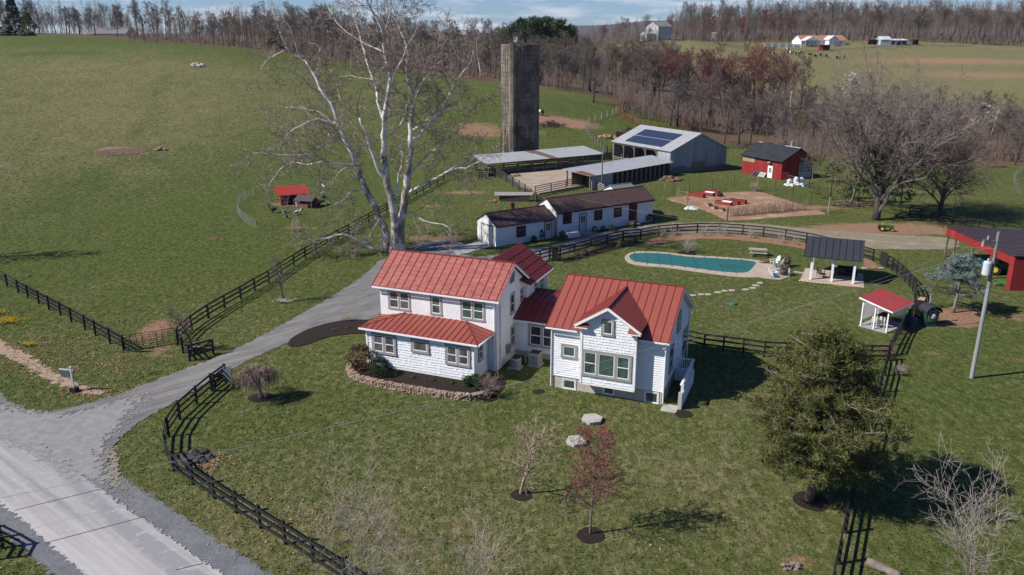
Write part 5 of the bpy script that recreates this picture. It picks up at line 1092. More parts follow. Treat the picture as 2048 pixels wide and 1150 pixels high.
for px, L_, lab in ((1698, 5, 'brown open run-in shed left of the pale blue shed'), (1782, 3.4, 'small dark hut at the wood edge right of the pale blue shed')):
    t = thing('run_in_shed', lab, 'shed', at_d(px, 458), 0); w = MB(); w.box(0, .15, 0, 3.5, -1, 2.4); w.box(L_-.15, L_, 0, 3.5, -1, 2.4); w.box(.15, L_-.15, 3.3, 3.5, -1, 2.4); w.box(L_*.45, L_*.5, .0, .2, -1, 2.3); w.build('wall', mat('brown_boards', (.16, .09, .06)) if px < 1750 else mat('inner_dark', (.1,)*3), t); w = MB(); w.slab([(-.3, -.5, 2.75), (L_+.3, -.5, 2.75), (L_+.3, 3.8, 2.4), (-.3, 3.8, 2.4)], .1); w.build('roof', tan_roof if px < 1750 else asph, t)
t = thing('horse_shelter', 'small dark red shelter with green roof in the hill pasture', 'shelter', at_d(1608, 432), R(-6)); w = MB(); w.box(0, .1, 0, 3.4, -.5, 2.5); w.box(4.9, 5, 0, 3.4, -.5, 2.3); w.box(.1, 4.9, 3.3, 3.4, -.5, 2.2); w.box(.1, 1.7, 0, .1, -.5, 2.6); w.build('wall', barn_red, t); w = MB(); w.slab([(-.3, -.6, 2.9), (5.3, -.6, 2.9), (5.3, 3.7, 2.2), (-.3, 3.7, 2.2)], .12); w.build('roof', mat('green_tin', (.03, .12, .09)), t)
t = far_house('crest_house', 'low grey and white house half hidden behind the left hill crest', 'house', 228, 345, 15, 9, 2.7, 5.2, R(-4), old_white, shing, 5, 1, None)
t.location.z -= 2.2
# ================================================================ FENCES
def fence(name, label, pts, zr=(.35, .75, 1.15), h=1.3, m=black_fence, rw=.035, rh=.14, pw=.13, side=1, step=None, cat='fence', world=False, postm=None, wire=None, rail='rail', top=None, group=None):
    P = [Vector(p) for p in pts] if world else [G(*p) for p in pts]
    if step:
        Q = [P[0]]; 
        for a, b in zip(P, P[1:]):
            n = max(1, round((b-a).length/step)); Q += [a.lerp(b, i/n) for i in range(1, n+1)]
        P = [Vector((p.x, p.y, Hh(p.x, p.y))) for p in Q]
    o = P[0].copy(); t = thing(name, label, cat, o, 0, group); pm = MB()
    pm.box(-pw/2, pw/2, -pw/2, pw/2, -.3, h); me = None
    for i, p in enumerate(P):
        if me is None: q = pm.build('post', postm or m, t); me = q.data
        else: q = bpy.data.objects.new('post', me); C.objects.link(q); q.parent = t
        q.location = p-o; q.rotation_euler = (rnd.uniform(-.012, .012), rnd.uniform(-.012, .012), math.atan2((P[min(i+1, len(P)-1)]-P[max(i-1, 0)]).y, (P[min(i+1, len(P)-1)]-P[max(i-1, 0)]).x))
    for z in zr:
        r = MB()
        for a, b in zip(P, P[1:]):
            d = (b-a); nn = Vector((-d.y, d.x, 0)).normalized()*side*(pw/2+rw/2+.004); j1, j2 = rnd.uniform(-.015, .015), rnd.uniform(-.015, .015)
            r.beam(a-o+nn+Z_*(z+j1), b-o+nn+Z_*(z+j2), rw, rh)
        r.build(rail, m, t)
    if wire:
        r = MB(); zz = wire[0]
        while zz < wire[1]:
            for a, b in zip(P, P[1:]): r.beam(a-o+Z_*zz, b-o+Z_*zz, .008, wire[3])
            zz += wire[2]
        for a, b in zip(P, P[1:]):
            n = max(1, int((b-a).length/(wire[4]))); 
            for i in range(n): p = a.lerp(b, i/n)-o; r.beam(p+Z_*wire[0], p+Z_*wire[1], wire[3], .008, (1, 0, 0))
        r.build('wire_mesh', wire[5], t)
    return t
fence('board_fence', 'black three board fence running along the roadside from the left edge', [(-60, 528), (-36, 542), (-14, 555), (15, 574), (37, 586), (56, 596), (78, 608), (98, 619), (121, 631), (143, 644), (170, 659), (191, 671), (220, 687), (247, 702)])
fence('board_fence', 'long black three board fence climbing the pasture edge from the gate to the barnyard', [(358, 684), (384, 660), (417, 637), (450, 617), (482, 599), (510, 582), (538, 566), (563, 548), (588, 532), (611, 517), (633, 505), (655, 492), (677, 480), (698, 469), (718, 457), (738, 446), (757, 434), (774, 424), (790, 415), (805, 407), (818, 399), (833, 391), (847, 384), (861, 376), (875, 368), (888, 361)])
fence('board_fence', 'curved black board fence sweeping round the front lawn beside the road', [(451, 762), (424, 782), (394, 808), (360, 839), (338, 873), (334, 909), (348, 942), (386, 969), (429, 997), (473, 1026), (521, 1056), (571, 1088), (627, 1124), (690, 1165), (750, 1203)], side=-1, zr=(.32, .72, 1.12))
t = fence('board_fence', 'short black braced fence panel on the lawn side of the driveway', [(452, 764), (430, 783)], side=1, h=1.35)
P1, P2 = G(452, 764), G(430, 783); o = t.location; w = MB(); w.beam(P1-o+Z_*.3, P2-o+Z_*1.15, .03, .12); w.beam(P1-o+Z_*1.15, P2-o+Z_*.3, .034, .12); w.build('brace', black_fence, t)
t = fence('board_fence', 'short black crossbraced fence wing beside the driveway left post', [(380, 722), (427, 708)], h=1.2)
P1, P2 = G(380, 722), G(427, 708); o = t.location; w = MB(); w.beam(P1-o+Z_*.3, P2-o+Z_*1.1, .03, .12); w.beam(P1-o+Z_*1.1, P2-o+Z_*.3, .034, .12); w.build('brace', black_fence, t)
fence('board_fence', 'short black board fence joining the field corner to the driveway wing', [(356, 690), (366, 706), (380, 722)])
sg_ = tag(None or MB().build('farm_sign', mat('slate_sign', (.10, .13, .14))), 'grey blank board hung on the black fence post by the driveway', 'sign')
w = MB(); p = G(456, 770); w.obox((0, 0, .75), (.32, -.12, 0), (.012, .032, 0), (0, 0, .5)); w.box(-.33, .33, -.02, .02, 1.26, 1.29); q = w.build('xx', mat('slate_sign', (.1,)*3)); sg_.data = q.data; bpy.data.objects.remove(q); sg_.location = p+Vector((.1, -.1, .1))
def tubegate(name, label, a, b, h=1.25, m=black_fence, n=6, group=None, cols=3):
    A, B_ = G(*a), G(*b); o = A.copy(); t = thing(name, label, 'gate', o, 0, group); d = B_-A; r = MB()
    r.path([Z_*.15, Z_*h, d+Z_*h, d+Z_*.15, Z_*.15], [.025]*5, 6); r.build('gate_frame', m, t); r = MB()
    for i in range(1, n): z = .15+(h-.15)*i/n; r.tube(Z_*z, d+Z_*z, .018, .018, 5)
    for i in range(1, cols+1): r.beam(d*i/(cols+1)+Z_*.15, d*i/(cols+1)+Z_*h, .05, .02, (1, 0, 0))
    r.build('bars', m, t); return t
tubegate('field_gate', 'left leaf of the black tubular field gate', (250, 702), (300, 694)); tubegate('field_gate', 'right leaf of the black tubular field gate', (303, 694), (352, 686))
tubegate('field_gate', 'low black tubular gate leaf standing open in front of the field gate', (252, 704), (279, 705), 1.0)
pf = [(1099, 516), (1118, 520)]
fence('board_fence', 'black board fence curving behind the pool with tall spacing', [(1062, 528), (1080, 524), (1099, 519), (1120, 517), (1148, 510), (1181, 501), (1214, 490), (1246, 482), (1281, 479), (1317, 472), (1354, 469), (1394, 467), (1438, 467), (1485, 470), (1526, 474), (1570, 480), (1612, 487), (1658, 497), (1690, 505), (1722, 515), (1745, 522)], h=1.3, zr=(.42, .85, 1.22), wire=(.05, 1.2, .1, .006, .1, mat('thin_wire', (.06, .06, .06))))
t = thing('gatepost', 'squat dark brown gatepost clump at the pool fence end', 'gatepost', G(1110, 521)); w = MB(); w.box(-.35, .35, -.3, .3, 0, 1.5); w.build('pillar', mat('dark_brown', (.03, .025, .02)), t); w = MB(); w.box(-.4, .4, -.35, .35, 1.5, 1.58); w.build('cap', mat('dark_brown', (.03,)*3), t)
fence('board_fence', 'black wire backed fence curving down from the pavilion to the lattice shelter', [(1773, 535), (1784, 541), (1793, 548), (1803, 556), (1809, 563), (1818, 573), (1825, 583), (1829, 596), (1828, 612), (1824, 630), (1815, 648), (1800, 668), (1788, 690), (1778, 712)], h=1.3, zr=(.42, .85, 1.22), wire=(.05, 1.2, .1, .006, .1, MATS['thin_wire']))
g = tubegate('garden_gate', 'solid black mesh gate in the curved fence right of the pavilion', (1759, 529), (1772, 535), 1.5, n=10)
w = MB(); d = G(1772, 535)-G(1759, 529); w.beam(Z_*.82, d+Z_*.82, .02, 1.3); w.build('mesh_panel', mat('black_mesh', (.02, .02, .02)), g)
fence('board_fence', 'black board fence behind the addition crossing the back lawn', [(1372, 690), (1408, 698), (1446, 703), (1486, 708), (1528, 714), (1572, 716), (1615, 718), (1660, 720), (1700, 721), (1740, 722), (1776, 722)], zr=(.38, .78, 1.16))
fence('board_fence', 'black board fence running under the big evergreen toward the camera', [(1776, 722), (1770, 752), (1760, 786), (1751, 823), (1741, 863), (1730, 908), (1717, 957), (1704, 1010), (1691, 1066), (1678, 1128), (1664, 1195)], zr=(.36, .78, 1.18), side=-1)
fence('board_fence', 'black board fence below the bare trees at the right edge', [(1818, 432), (1840, 436), (1862, 440), (1884, 444), (1905, 449), (1930, 454), (1955, 459), (1985, 464)], h=1.3)
fence('wire_fence', 'wire fence with thin posts at the far right edge', [(2060, 340), (2042, 345), (2032, 352), (2027, 362), (2028, 375), (2040, 390), (2060, 402)], h=1.5, zr=(), m=wood_old, pw=.09, wire=(.05, 1.4, .25, .01, .6, mat('wire_grey', (.2,)*3)))
fence('post_fence', 'line of grey wooden posts with wire curving past the round pen', [(1255, 330), (1232, 318), (1214, 307), (1196, 292), (1185, 282), (1176, 270), (1172, 258), (1178, 247), (1190, 243), (1203, 238), (1214, 234), (1226, 230), (1238, 225), (1250, 221), (1262, 217), (1275, 213)], h=1.5, zr=(), m=mat('grey_boards', (.3,)*3), pw=.17, wire=(.1, 1.3, .3, .012, 5, MATS['wire_grey']), step=2.6)
fence('board_fence', 'end of a black board fence at the bottom left corner across the road', [(-60, 1060), (-25, 1078), (6, 1096), (-10, 1120)])
# round pen
c = G(1307, 240); pen = thing('round_pen', 'rusty red pipe panel round pen beyond the metal barn', 'pen', c); rm_ = mat('rust_pipe', (.20, .055, .035), (.14, .045, .03), 2, .7); ww_ = (at_y(1378, 240, c.y).x-at_y(1234, 240, c.y).x)/2
gA, gB = G(1307, 224), G(1307, 256); ry = (gA.y-gB.y)/2; N = 26
ppts = [Vector((ww_*math.cos(i/N*6.283), ry*math.sin(i/N*6.283), 0)) for i in range(N)]
for p_ in ppts: p_.z = Hh(c.x+p_.x, c.y+p_.y)-c.z
for i in range(N):
    a, b = ppts[i], ppts[(i+1) % N]; w = MB(); d = (b-a)*.03
    w.path([a+d+Z_*.2, a+d+Z_*1.6, b-d+Z_*1.6, b-d+Z_*.2, a+d+Z_*.2], [.06]*5, 4); [w.tube(a+d+Z_*z, b-d+Z_*z, .045, .045, 4) for z in (.48, .76, 1.04, 1.32)]; w.tube(a+Z_*0, a+Z_*1.75, .05, .05, 4); w.build('panel', rm_, pen)
# barnyard fences
fence('board_fence', 'black and grey board fence along the left side of the barnyard', [(984, 350), (1000, 357), (1012, 365), (1025, 373), (1038, 381), (1050, 389), (1062, 398), (1072, 406)], h=1.6, zr=(.3, .65, 1.0, 1.35), m=mat('fence_dark_grey', (.05, .045, .045), (.10, .09, .085), 2))
fence('board_fence', 'weathered tan board fence along the front of the barnyard', [(1070, 394), (1102, 387), (1132, 381), (1158, 374), (1163, 373)], h=1.7, zr=(.3, .62, .94, 1.26, 1.56), m=mat('weathered_tan', (.22, .17, .13), (.14, .11, .09), 2), rh=.12)
fence('board_fence', 'grey board chute fence at the end of the stable row', [(1173, 372), (1190, 379), (1208, 387)], h=1.4, zr=(.3, .62, .94, 1.26), m=MATS['grey_boards'])
fence('board_fence', 'short black board fence at the top of the pasture by the cattle shed', [(958, 358), (972, 357), (990, 355)], h=1.5, zr=(.3, .65, 1.0, 1.35))
tubegate('pipe_gate', 'reddish pipe gate, left one joining the pasture fence', (889, 361), (922, 360), 1.4, rm_, 6, cols=4); tubegate('pipe_gate', 'reddish pipe gate, right one nearest the cattle shed', (923, 360), (956, 359), 1.4, rm_, 6, cols=4)
tubegate('pipe_gate', 'reddish pipe gate behind the cattle shed near the barn', (1210, 325), (1236, 318), 1.5, rm_, 6)
tubegate('pipe_gate', 'dark red tubular gate at the red barn corner', (1561, 362), (1577, 365), 1.5, mat('gate_red', (.22, .03, .025)), 6)
fence('board_fence', 'grey and black board fence beside the red barn double doors', [(1577, 365), (1596, 371), (1617, 376)], h=1.4, zr=(.35, .75, 1.15), m=MATS['fence_dark_grey'])
# garden fence
gp = [(1328, 398), (1346, 389), (1378, 386), (1424, 379), (1468, 376), (1512, 377), (1549, 384), (1585, 392), (1621, 405), (1657, 425)]
fence('garden_fence', 'thin green T post garden fence round the wood chip plot', gp, h=1.7, zr=(), m=mat('tpost_green', (.03, .06, .04)), pw=.06, wire=(.1, 1.2, .4, .006, .6, MATS['thin_wire']))
tanp = mat('tan_post', (.34, .25, .16), (.28, .2, .13))
for px, py, h, lab in ((1657, 427, 2.2, 'tall tan wooden corner post at the right corner of the garden'), (1454, 443, 1.9, 'dark wooden corner post at the near corner of the garden'), (1329, 395, 2.0, 'wooden post at the left corner of the garden'), (1514, 381, 2.0, 'wooden post at the far side of the garden'), (1374, 410, 2.0, 'tan wooden post at the front end of the garden gate')):
    t = thing('garden_post', lab, 'post', G(px, py)); w = MB(); w.box(-.09, .09, -.09, .09, -.2, h); w.build('post', tanp if px != 1454 else wood_old, t); w = MB(); w.box(-.1, .1, -.1, .1, h, h+.03); w.build('post_cap', tanp, t)
tubegate('garden_gate', 'tan framed wire gate, left leaf of the garden arch', (1355, 404), (1373, 409), 1.7, tanp, 3); tubegate('garden_gate', 'tan framed wire gate, leaf behind the garden arch', (1352, 403), (1357, 396), 1.7, tanp, 3)
redb = mat('red_planter', (.27, .03, .028), (.22, .025, .025), 2, .7); soil = mat('soil', (.05, .035, .025), (.03, .02, .015), 6, .95, bump=.6); leafg = mat('herb_green', (.05, .10, .025), (.03, .07, .02), 5, .8)
def leafclump(mb, c, rx, rz, n, s, r=nr, up=.3):
    for _ in range(n):
        v = r.normal(size=3); v /= np.linalg.norm(v)+1e-9; q = r.random_sample()**.4; p = np.array(c)+v*q*np.array([rx, rx, rz]); a = r.normal(size=3); a /= np.linalg.norm(a); b = np.cross(a, v+.01); b /= np.linalg.norm(b)+1e-9
        mb.poly([p-a*s, p+b*s*.5, p+a*s, p-b*s*.5])
k = 0
for px, py, lab, nn in ((1394, 394, 'red raised garden bed in the back row, left one', 10), (1413, 391, 'red raised garden bed in the back row, middle one with white cover', 0), (1424, 388, 'red raised garden bed in the back row, right one', 8), (1447, 410, 'red raised garden bed in the front row, left one with white cover', 0), (1462, 408, 'red raised garden bed in the front row, middle one with greens', 60), (1476, 406, 'red raised garden bed in the front row, right one', 14)):
    t = thing('raised_bed', lab, 'raised bed', G(px, py), R(-42), 'red raised garden beds'); w = MB(); L, D = 2.4, .75
    for a in ((-L/2, L/2, -D/2, -D/2+.06), (-L/2, L/2, D/2-.06, D/2), (-L/2, -L/2+.06, -D/2+.06, D/2-.06), (L/2-.06, L/2, -D/2+.06, D/2-.06)): w.box(*a, 0, .55)
    w.build('box', redb, t); w = MB(); w.box(-L/2+.06, L/2-.06, -D/2+.06, D/2-.06, 0, .48); w.build('soil', soil, t)
    if nn: w = MB(); [leafclump(w, (rnd.uniform(-1, 1), rnd.uniform(-.2, .2), .52), .15, .1, 6, .07) for _ in range(nn)]; w.build('plants', leafg, t)
    else: w = MB(); w.slab([(-.2, -D/2, .56), (L/2, -D/2, .56), (L/2, D/2, .62), (-.2, D/2, .62)], .03); w.build('cover_board', wht_trim, t)
def barrel(label, px, py, m, r=.3, h=.6): t = thing('planter_tub', label, 'tub', G(px, py)); w = MB(); w.lathe([(r*.85, 0), (r, h*.5), (r*.9, h)], 12); w.build('body', m, t); w = MB(); w.lathe([(r*.8, h+.001), (r*.4, h+.03)], 12); w.build('soil', soil, t)
barrel('black round tub at the end of the red beds', 1440, 393, mat('black_plastic', (.015,)*3), .45, .5); barrel('black tub between the red bed rows', 1425, 386, MATS['black_plastic'], .4, .5)
for px, py, lab in ((1418, 412, 'tan wooden slatted planter, leftmost in the garden front'), (1430, 418, 'tan wooden planter crate in the middle of the garden front'), (1444, 422, 'low tan crate nearest the dark garden corner post')):
    t = thing('planter_crate', lab, 'crate', G(px, py), rnd.random()); w = MB(); w.box(-.4, .4, -.3, .3, 0, .3); w.build('box', tanp, t); w = MB(); w.box(-.36, .36, -.26, .26, .301, .34); w.build('soil', soil, t); w = MB(); [w.box(x-.03, x+.03, -.03, .03, .34, .9) for x in (-.3, .3)]; w.build('stake', tanp, t)
def heap(name, label, cat, px, py, r, h, n, m, s=.2, dz=0, anis=1.):
    c = G(px, py); w = MB()
    for _ in range(n):
        a = rnd.random()*6.28; q = rnd.random()**.5; ss = s*rnd.uniform(.6, 1.3); w.rock((r*q*math.cos(a)*anis, r*q*math.sin(a), h*(1-q*q)*rnd.uniform(.3, 1)+dz), ss, ss*rnd.uniform(.6, 1), ss*rnd.uniform(.4, .8))
    o = w.build(name, m, loc=c); return tag(o, label, cat)
heap('white_tarp', 'crumpled white tarp on the grass at the garden gate', 'tarp', 1384, 418, .8, .25, 26, mat('white_cloth', (.6, .61, .63)), .3)
heap('white_sacks', 'group of white bags and tanks by the fence at the red barn', 'sacks', 1590, 371, 1.0, .5, 12, mat('white_cloth', (.6,)*3), .38, anis=1.6)
for i, (dx, dy, h) in enumerate(((-.9, .2, .9), (.1, 0, 1.3), (1.0, .1, 1.2))):
    c = G(1590, 370)+Vector((dx, dy, 0)); t = thing('white_tank', ('white squat container at the red barn fence, left one', 'white upright container at the red barn fence, middle one', 'white upright container at the red barn fence, right one')[i], 'container', c); w = MB(); w.lathe([(.35, 0), (.4, .1), (.4, h*.85), (.15, h)], 10); w.build('body', mat('white_cloth', (.6,)*3), t); w = MB(); w.cyl(0, 0, h, h+.08, .1, 8); w.build('cap', MATS['white_cloth'], t)
heap('dirt_heap', 'small brown soil heap in front of the stable row', 'soil heap', 1342, 360, 1.6, .5, 30, mat('heap_brown', (.17, .10, .065), (.12, .08, .05)), .45, anis=1.2)
heap('manure_heap', 'brown manure heap in the barnyard', 'manure heap', 1033, 356, 1.3, .45, 24, MATS['heap_brown'], .4)
heap('dirt_heap', 'brown soil heap beside the chute fence behind the garden shed', 'soil heap', 1216, 382, 1.5, .6, 26, MATS['heap_brown'], .4)
heap('boulder', 'dark grey boulder clump inside the curved front fence', 'boulder', 392, 915, .75, .35, 26, mat('dark_rock', (.035, .033, .035), (.06, .055, .055), 3), .3, anis=1.3)
heap('rock_pile', 'pale rock pile on the upper pasture', 'rock pile', 395, 132, 1.6, .5, 16, mat('pale_rock', (.45, .43, .40), (.35, .33, .3)), .7)
heap('brush_heap', 'large dark brush heap on the left hill crest', 'brush heap', 18, 70, 6.5, 3.0, 120, mat('brush_dark', (.035, .028, .025), (.06, .05, .045)), 1.0, anis=1.3)
heap('rubble_heap', 'pinkish rubble heap by the pasture dip', 'rubble', 320, 300, 1.0, .4, 12, mat('rubble_pink', (.33, .20, .13), (.25, .16, .11)), .4)
heap('stump', 'weathered tree stump on the lawn at the bottom edge', 'stump', 1572, 1136, .2, .3, 10, mat('stump_wood', (.17, .13, .10), (.25, .21, .17)), .14); heap('stump', 'split grey stump beside the bottom lawn stump', 'stump', 1592, 1134, .2, .35, 10, MATS['stump_wood'], .14)
def log(label, a, b, r):
    A, B_ = G(*a), G(*b); w = MB(); n = 9; w.path([A.lerp(B_, i/n)+Z_*(r+rnd.uniform(-.02, .02)) for i in range(n+1)], [r*rnd.uniform(.8, 1.15) for _ in range(n+1)], 10)
    tag(w.build('fallen_log', mat('log_grey', (.22, .18, .15), (.13, .11, .09), 3, .95, stretch=(1, 1, 1), bump=.6), smooth=True), label, 'log')
log('knobbly weathered log lying at the bottom right edge', (1734, 1130), (1800, 1160), .19)
def brush(label, px, py, r, h, n, m, anis=1.5):
    c = G(px, py); w = MB()
    for _ in range(n):
        a = rnd.random()*6.28; q = rnd.random(); p = Vector((r*anis*q*math.cos(a), r*q*math.sin(a), rnd.uniform(0, h*(1-q*.7)))); d = Vector((rnd.gauss(0, 1)*1.4, rnd.gauss(0, 1), rnd.gauss(0, .45))).normalized()*rnd.uniform(.6, 1.8); w.tube(p-d*.5, p+d*.5+Z_*.1, rnd.uniform(.03, .09), .02, 4)
    return tag(w.build('brush_pile', m, loc=c), label, 'brush pile')
brush('dark branch pile on the bare patch right of the silo', 1100, 252, 2.4, 1.1, 170, mat('brush_brown', (.06, .04, .035), (.10, .075, .06), 3)); brush('branch and log pile behind the dark red wagon', 1260, 268, 2.0, 1.6, 150, MATS['brush_brown']); brush('branch pile at the feet of the trees left of the red barn', 1495, 296, 2.6, 1.0, 120, mat('brush_tan', (.22, .16, .12), (.14, .10, .08), 3)); brush('small tangle of branches on the right pasture edge', 1700, 412, 2.0, .8, 90, MATS['brush_tan'])
t = thing('farm_wagon', 'dark red metal trailer box full of branches beyond the barn', 'trailer', G(1245, 277), R(-6)); w = MB(); w.box(-1.2, 1.9, -.8, .8, .5, 1.4); w.build('box', mat('wagon_red', (.10, .02, .02)), t); w = MB(); w.box(-1.6, -1.2, -.85, .85, .2, 1.7); w.build('tailgate', MATS['fence_dark_grey'], t)
for x in (-.4, 1.2): w = MB(); w.tube((x, -.9, .4), (x, .9, .4), .4, .4, 12, True); w.build('wheel', MATS['tyre_black'], t)
heap('rubble_heap', 'pale pink rubble beside the dark red trailer', 'rubble', 1222, 275, 2.0, .6, 30, MATS['rubble_pink'], .4, anis=1.6)
# dark tipped trailer by the barnyard
t = thing('feed_trough', 'long dark slanting wooden trough on the bank below the barnyard', 'trough', G(1018, 402), R(-4)); w = MB(); w.slab([(-2.0, -.6, .9), (3.4, -.4, 1.0), (3.6, .8, 1.2), (-2.2, .7, 1.2)], .08); w.build('lid', mat('grey_boards', (.3,)*3), t); w = MB(); w.box(-1.4, 3.0, -.4, .6, -.2, .85); w.build('box', mat('dark_boards', (.06,)*3), t)
heap('brick_heap', 'orange brick rubble at the end of the dark trough', 'bricks', 990, 404, .8, .4, 14, mat('brick_orange', (.32, .15, .09)), .25)
# picnic table
t = thing('picnic_table', 'weathered grey picnic table on the lawn behind the pool', 'picnic table', G(1515, 511), R(-14)); pw_ = mat('picnic_grey', (.36, .33, .29), (.28, .26, .23), 3, .9, stretch=(.6, 8, 1))
w = MB(); [w.box(-.95, .95, y-.065, y+.065, .72, .76) for y in (-.28, -.14, 0, .14, .28)]; w.build('tabletop', pw_, t)
for y in (-.72, .72): w = MB(); w.box(-.95, .95, y-.14, y+.14, .42, .46); w.build('bench', pw_, t)
for x in (-.7, .7):
    w = MB(); w.beam((x, -.62, 0), (x, -.2, .72), .09, .05, (1, 0, 0)); w.beam((x, .62, 0), (x, .2, .72), .09, .05, (1, 0, 0)); w.beam((x+.05, -.82, .38), (x+.05, .82, .38), .05, .09); w.build('leg', pw_, t)
# adirondack chairs
def adirondack(label, px, py, rz, m, m2=None):
    t = thing('adirondack_chair', label, 'chair', G(px, py, .05), rz); s = MB(); [s.obox((0, -.28+i*.09, .36-i*.022), (.27, 0, 0), (0, .038, -.009), (0, 0, .012)) for i in range(6)]; s.build('seat', m2 or m, t)
    b = MB()
    for i, hh in enumerate((.62, .74, .8, .74, .62)): x = (i-2)*.115; b.obox((x, .2+hh*.22, .26+hh*.46), (.052, 0, 0), (0, hh*.23, hh*.48), (0, .012, -.006))
    b.build('backrest', m, t)
    for x in (-1, 1):
        l = MB(); l.box(x*.3-.02, x*.3+.02, -.36, -.24, 0, .52); l.build('leg', m, t); l = MB(); l.beam((x*.3, -.25, .34), (x*.3, .55, .04), .035, .11); l.build('leg', m, t); a = MB(); a.box(x*.33-.07, x*.33+.07, -.42, .38, .54, .57); a.build('armrest', m, t)
    return t
aw = mat('adir_white', (.72, .72, .70)); teal = mat('adir_teal', (.10, .34, .38)); agr = mat('adir_grey', (.30, .28, .26))
for a in (('white slatted lawn chair at the far side of the pool patio', 1549, 531, R(-75), aw), ('white slatted lawn chair with teal seat at the near side of the patio', 1546, 555, R(110), aw, teal), ('teal lawn chair beside the far white one', 1556, 536, R(-100), agr, teal), ('grey slatted lawn chair at the far right of the pool patio', 1565, 534, R(-60), agr), ('teal seated lawn chair in the near group facing the planters', 1559, 548, R(60), aw, teal)): adirondack(*a)
table('low_table', 'low rust brown table at the pool patio edge', G(1528, 527, .05), R(-14), 1.0, .5, .35, mat('rust_brown', (.20, .075, .045))); 
def planter(label, px, py, r, h):
    t = thing('patio_planter', label, 'planter', G(px, py, .05)); w = MB(); w.lathe([(r*.6, 0), (r, h*.7), (r*.95, h)], 14); w.build('pot', mat('planter_grey', (.10, .095, .09)), t); w = MB(); leafclump(w, (0, 0, h+.25), r*1.1, .35, 260, .09); w.build('foliage', mat('dry_shrub', (.10, .09, .05), (.16, .12, .08), 4), t)
planter('large grey pot with dry shrub at the far corner of the pool patio', 1572, 533, .42, .55); planter('large dark pot with shrub at the near corner of the pool patio', 1566, 551, .45, .6)
t = thing('hose_post', 'short grey post with tap beside the near patio corner', 'post', G(1578, 561)); w = MB(); w.box(-.06, .06, -.03, .03, 0, .8); w.build('post', agr, t); w = MB(); w.box(-.12, .05, -.05, .05, .6, .68); w.build('tap', MATS['meter_grey'], t)
# septic lids, green cap
for (px, py, r, lab) in ((1184, 842, .66, 'hexagonal concrete lid standing proud of the lawn near the house'), (1153, 886, .62, 'hexagonal concrete lid half behind the red budding tree')):
    t = thing('concrete_lid', lab, 'concrete lid', G(px, py), R(12)); w = MB(); w.lathe([(r*.97, -.1), (r, .13)], 6); w.build('riser', conc, t); w = MB(); w.lathe([(r+.03, .133), (r+.03, .22)], 6); w.build('lid', conc, t)
t = thing('tank_cap', 'low oval green tank cap on the back lawn', 'tank cap', G(1466, 609)); w = MB(); w.lathe([(.34, 0), (.32, .12), (.2, .2)], 14); w.build('body', mat('cap_green', (.04, .14, .10)), t); w = MB(); w.lathe([(.12, .2), (.1, .23)], 10); w.build('lid', mat('cap_green', (.04,)*3), t)
# roadside hanging sign (blank grey)
t = thing('hanging_sign', 'white post with hanging grey oval sign in a black mulch ring by the driveway mouth', 'sign', G(149, 783), R(-8)); w = MB(); w.box(-.05, .05, -.05, .05, 0, 1.75); w.box(-.85, .2, -.04, .04, 1.55, 1.63); w.box(-.07, .07, -.07, .07, 1.75, 1.8); w.build('post', mat('sign_post_white', (.55, .58, .58)), t)
w = MB(); k0 = [(-.45+.33*math.cos(a*.3927), -.015, 1.25+.24*math.sin(a*.3927)) for a in range(16)]; w.slab(k0, -.03, Vector((0, -1, 0))); sgp = w.build('sign_board', mat('sign_slate', (.09, .13, .15)), t); w = MB(); w.box(-.66, -.64, -.01, .01, 1.4, 1.56); w.box(-.26, -.24, -.01, .01, 1.4, 1.56); w.build('hanger', black_fence, sgp)
w = MB(); w.box(-.22, .22, -.22, .22, 0, .3); w.build('base_box', black_fence, t)
tag(drape('mulch_ring', smooth_closed([(G(149, 783).x+.38*math.cos(a), G(149, 783).y+.38*math.sin(a)) for a in range(6)], 1), .1, .02, mulch, .1), 'tiny black mulch ring round the hanging sign post', 'mulch ring')
# utility pole
t = thing('utility_pole', 'tall utility pole, weathered above and light grey below, with a transformer', 'utility pole', G(1943, 756)); lean = Vector((.02, 0, 0)); hp_ = 10.55; pm_ = mat('pole_wood', (.26, .24, .215), (.17, .155, .14), 1.5, .9, stretch=(6, 6, .3)); ps_ = mat('pole_grey', (.31, .32, .33), (.20, .21, .22), 1.5, .6, stretch=(5, 5, .3))
w = MB(); w.tube((0, 0, -.3), (0, 0, 6.6), .145, .13, 16, True); w.build('lower_pole', ps_, t); w = MB(); w.tube((0, 0, 6.6), (0, 0, hp_), .125, .10, 16, True); w.build('upper_pole', pm_, t)
w = MB(); w.lathe([(.24, 0), (.26, .05), (.26, .85), (.2, .95)], 16, (-.42, -.1, 7.6)); w.cyl(-.42, -.1, 8.55, 8.75, .05, 8); w.box(-.3, -.05, -.06, .06, 7.8, 8.3); w.build('transformer', mat('transformer_white', (.55, .57, .58)), t)
w = MB(); w.beam((0, -.02, 9.9), (-1.0, -.15, 10.05), .06, .08); w.beam((0, -.02, 9.5), (-.6, -.1, 9.95), .04, .04); w.build('bracket', MATS['meter_grey'], t)
w = MB(); w.cyl(-1.0, -.15, 9.6, 9.95, .08, 8); w.build('insulator', mat('insulator_grey', (.35, .35, .34)), t); w = MB(); w.cyl(-.7, -.1, 10.05, 10.3, .06, 8); w.build('insulator', mat('insulator_grey', (.35, .35, .34)), t)
pt = G(1943, 756)
wm_ = mat('wire_silver', (.42, .43, .44)); 
def wire(label, a, b, sag, r=.008):
    a, b = Vector(a), Vector(b); w = MB(); n = 24; w.path([a.lerp(b, i/n)-Z_*(sag*4*(i/n)*(1-i/n)) for i in range(n+1)], [r]*(n+1), 4); tag(w.build('overhead_wire', wm_), label, 'wire')
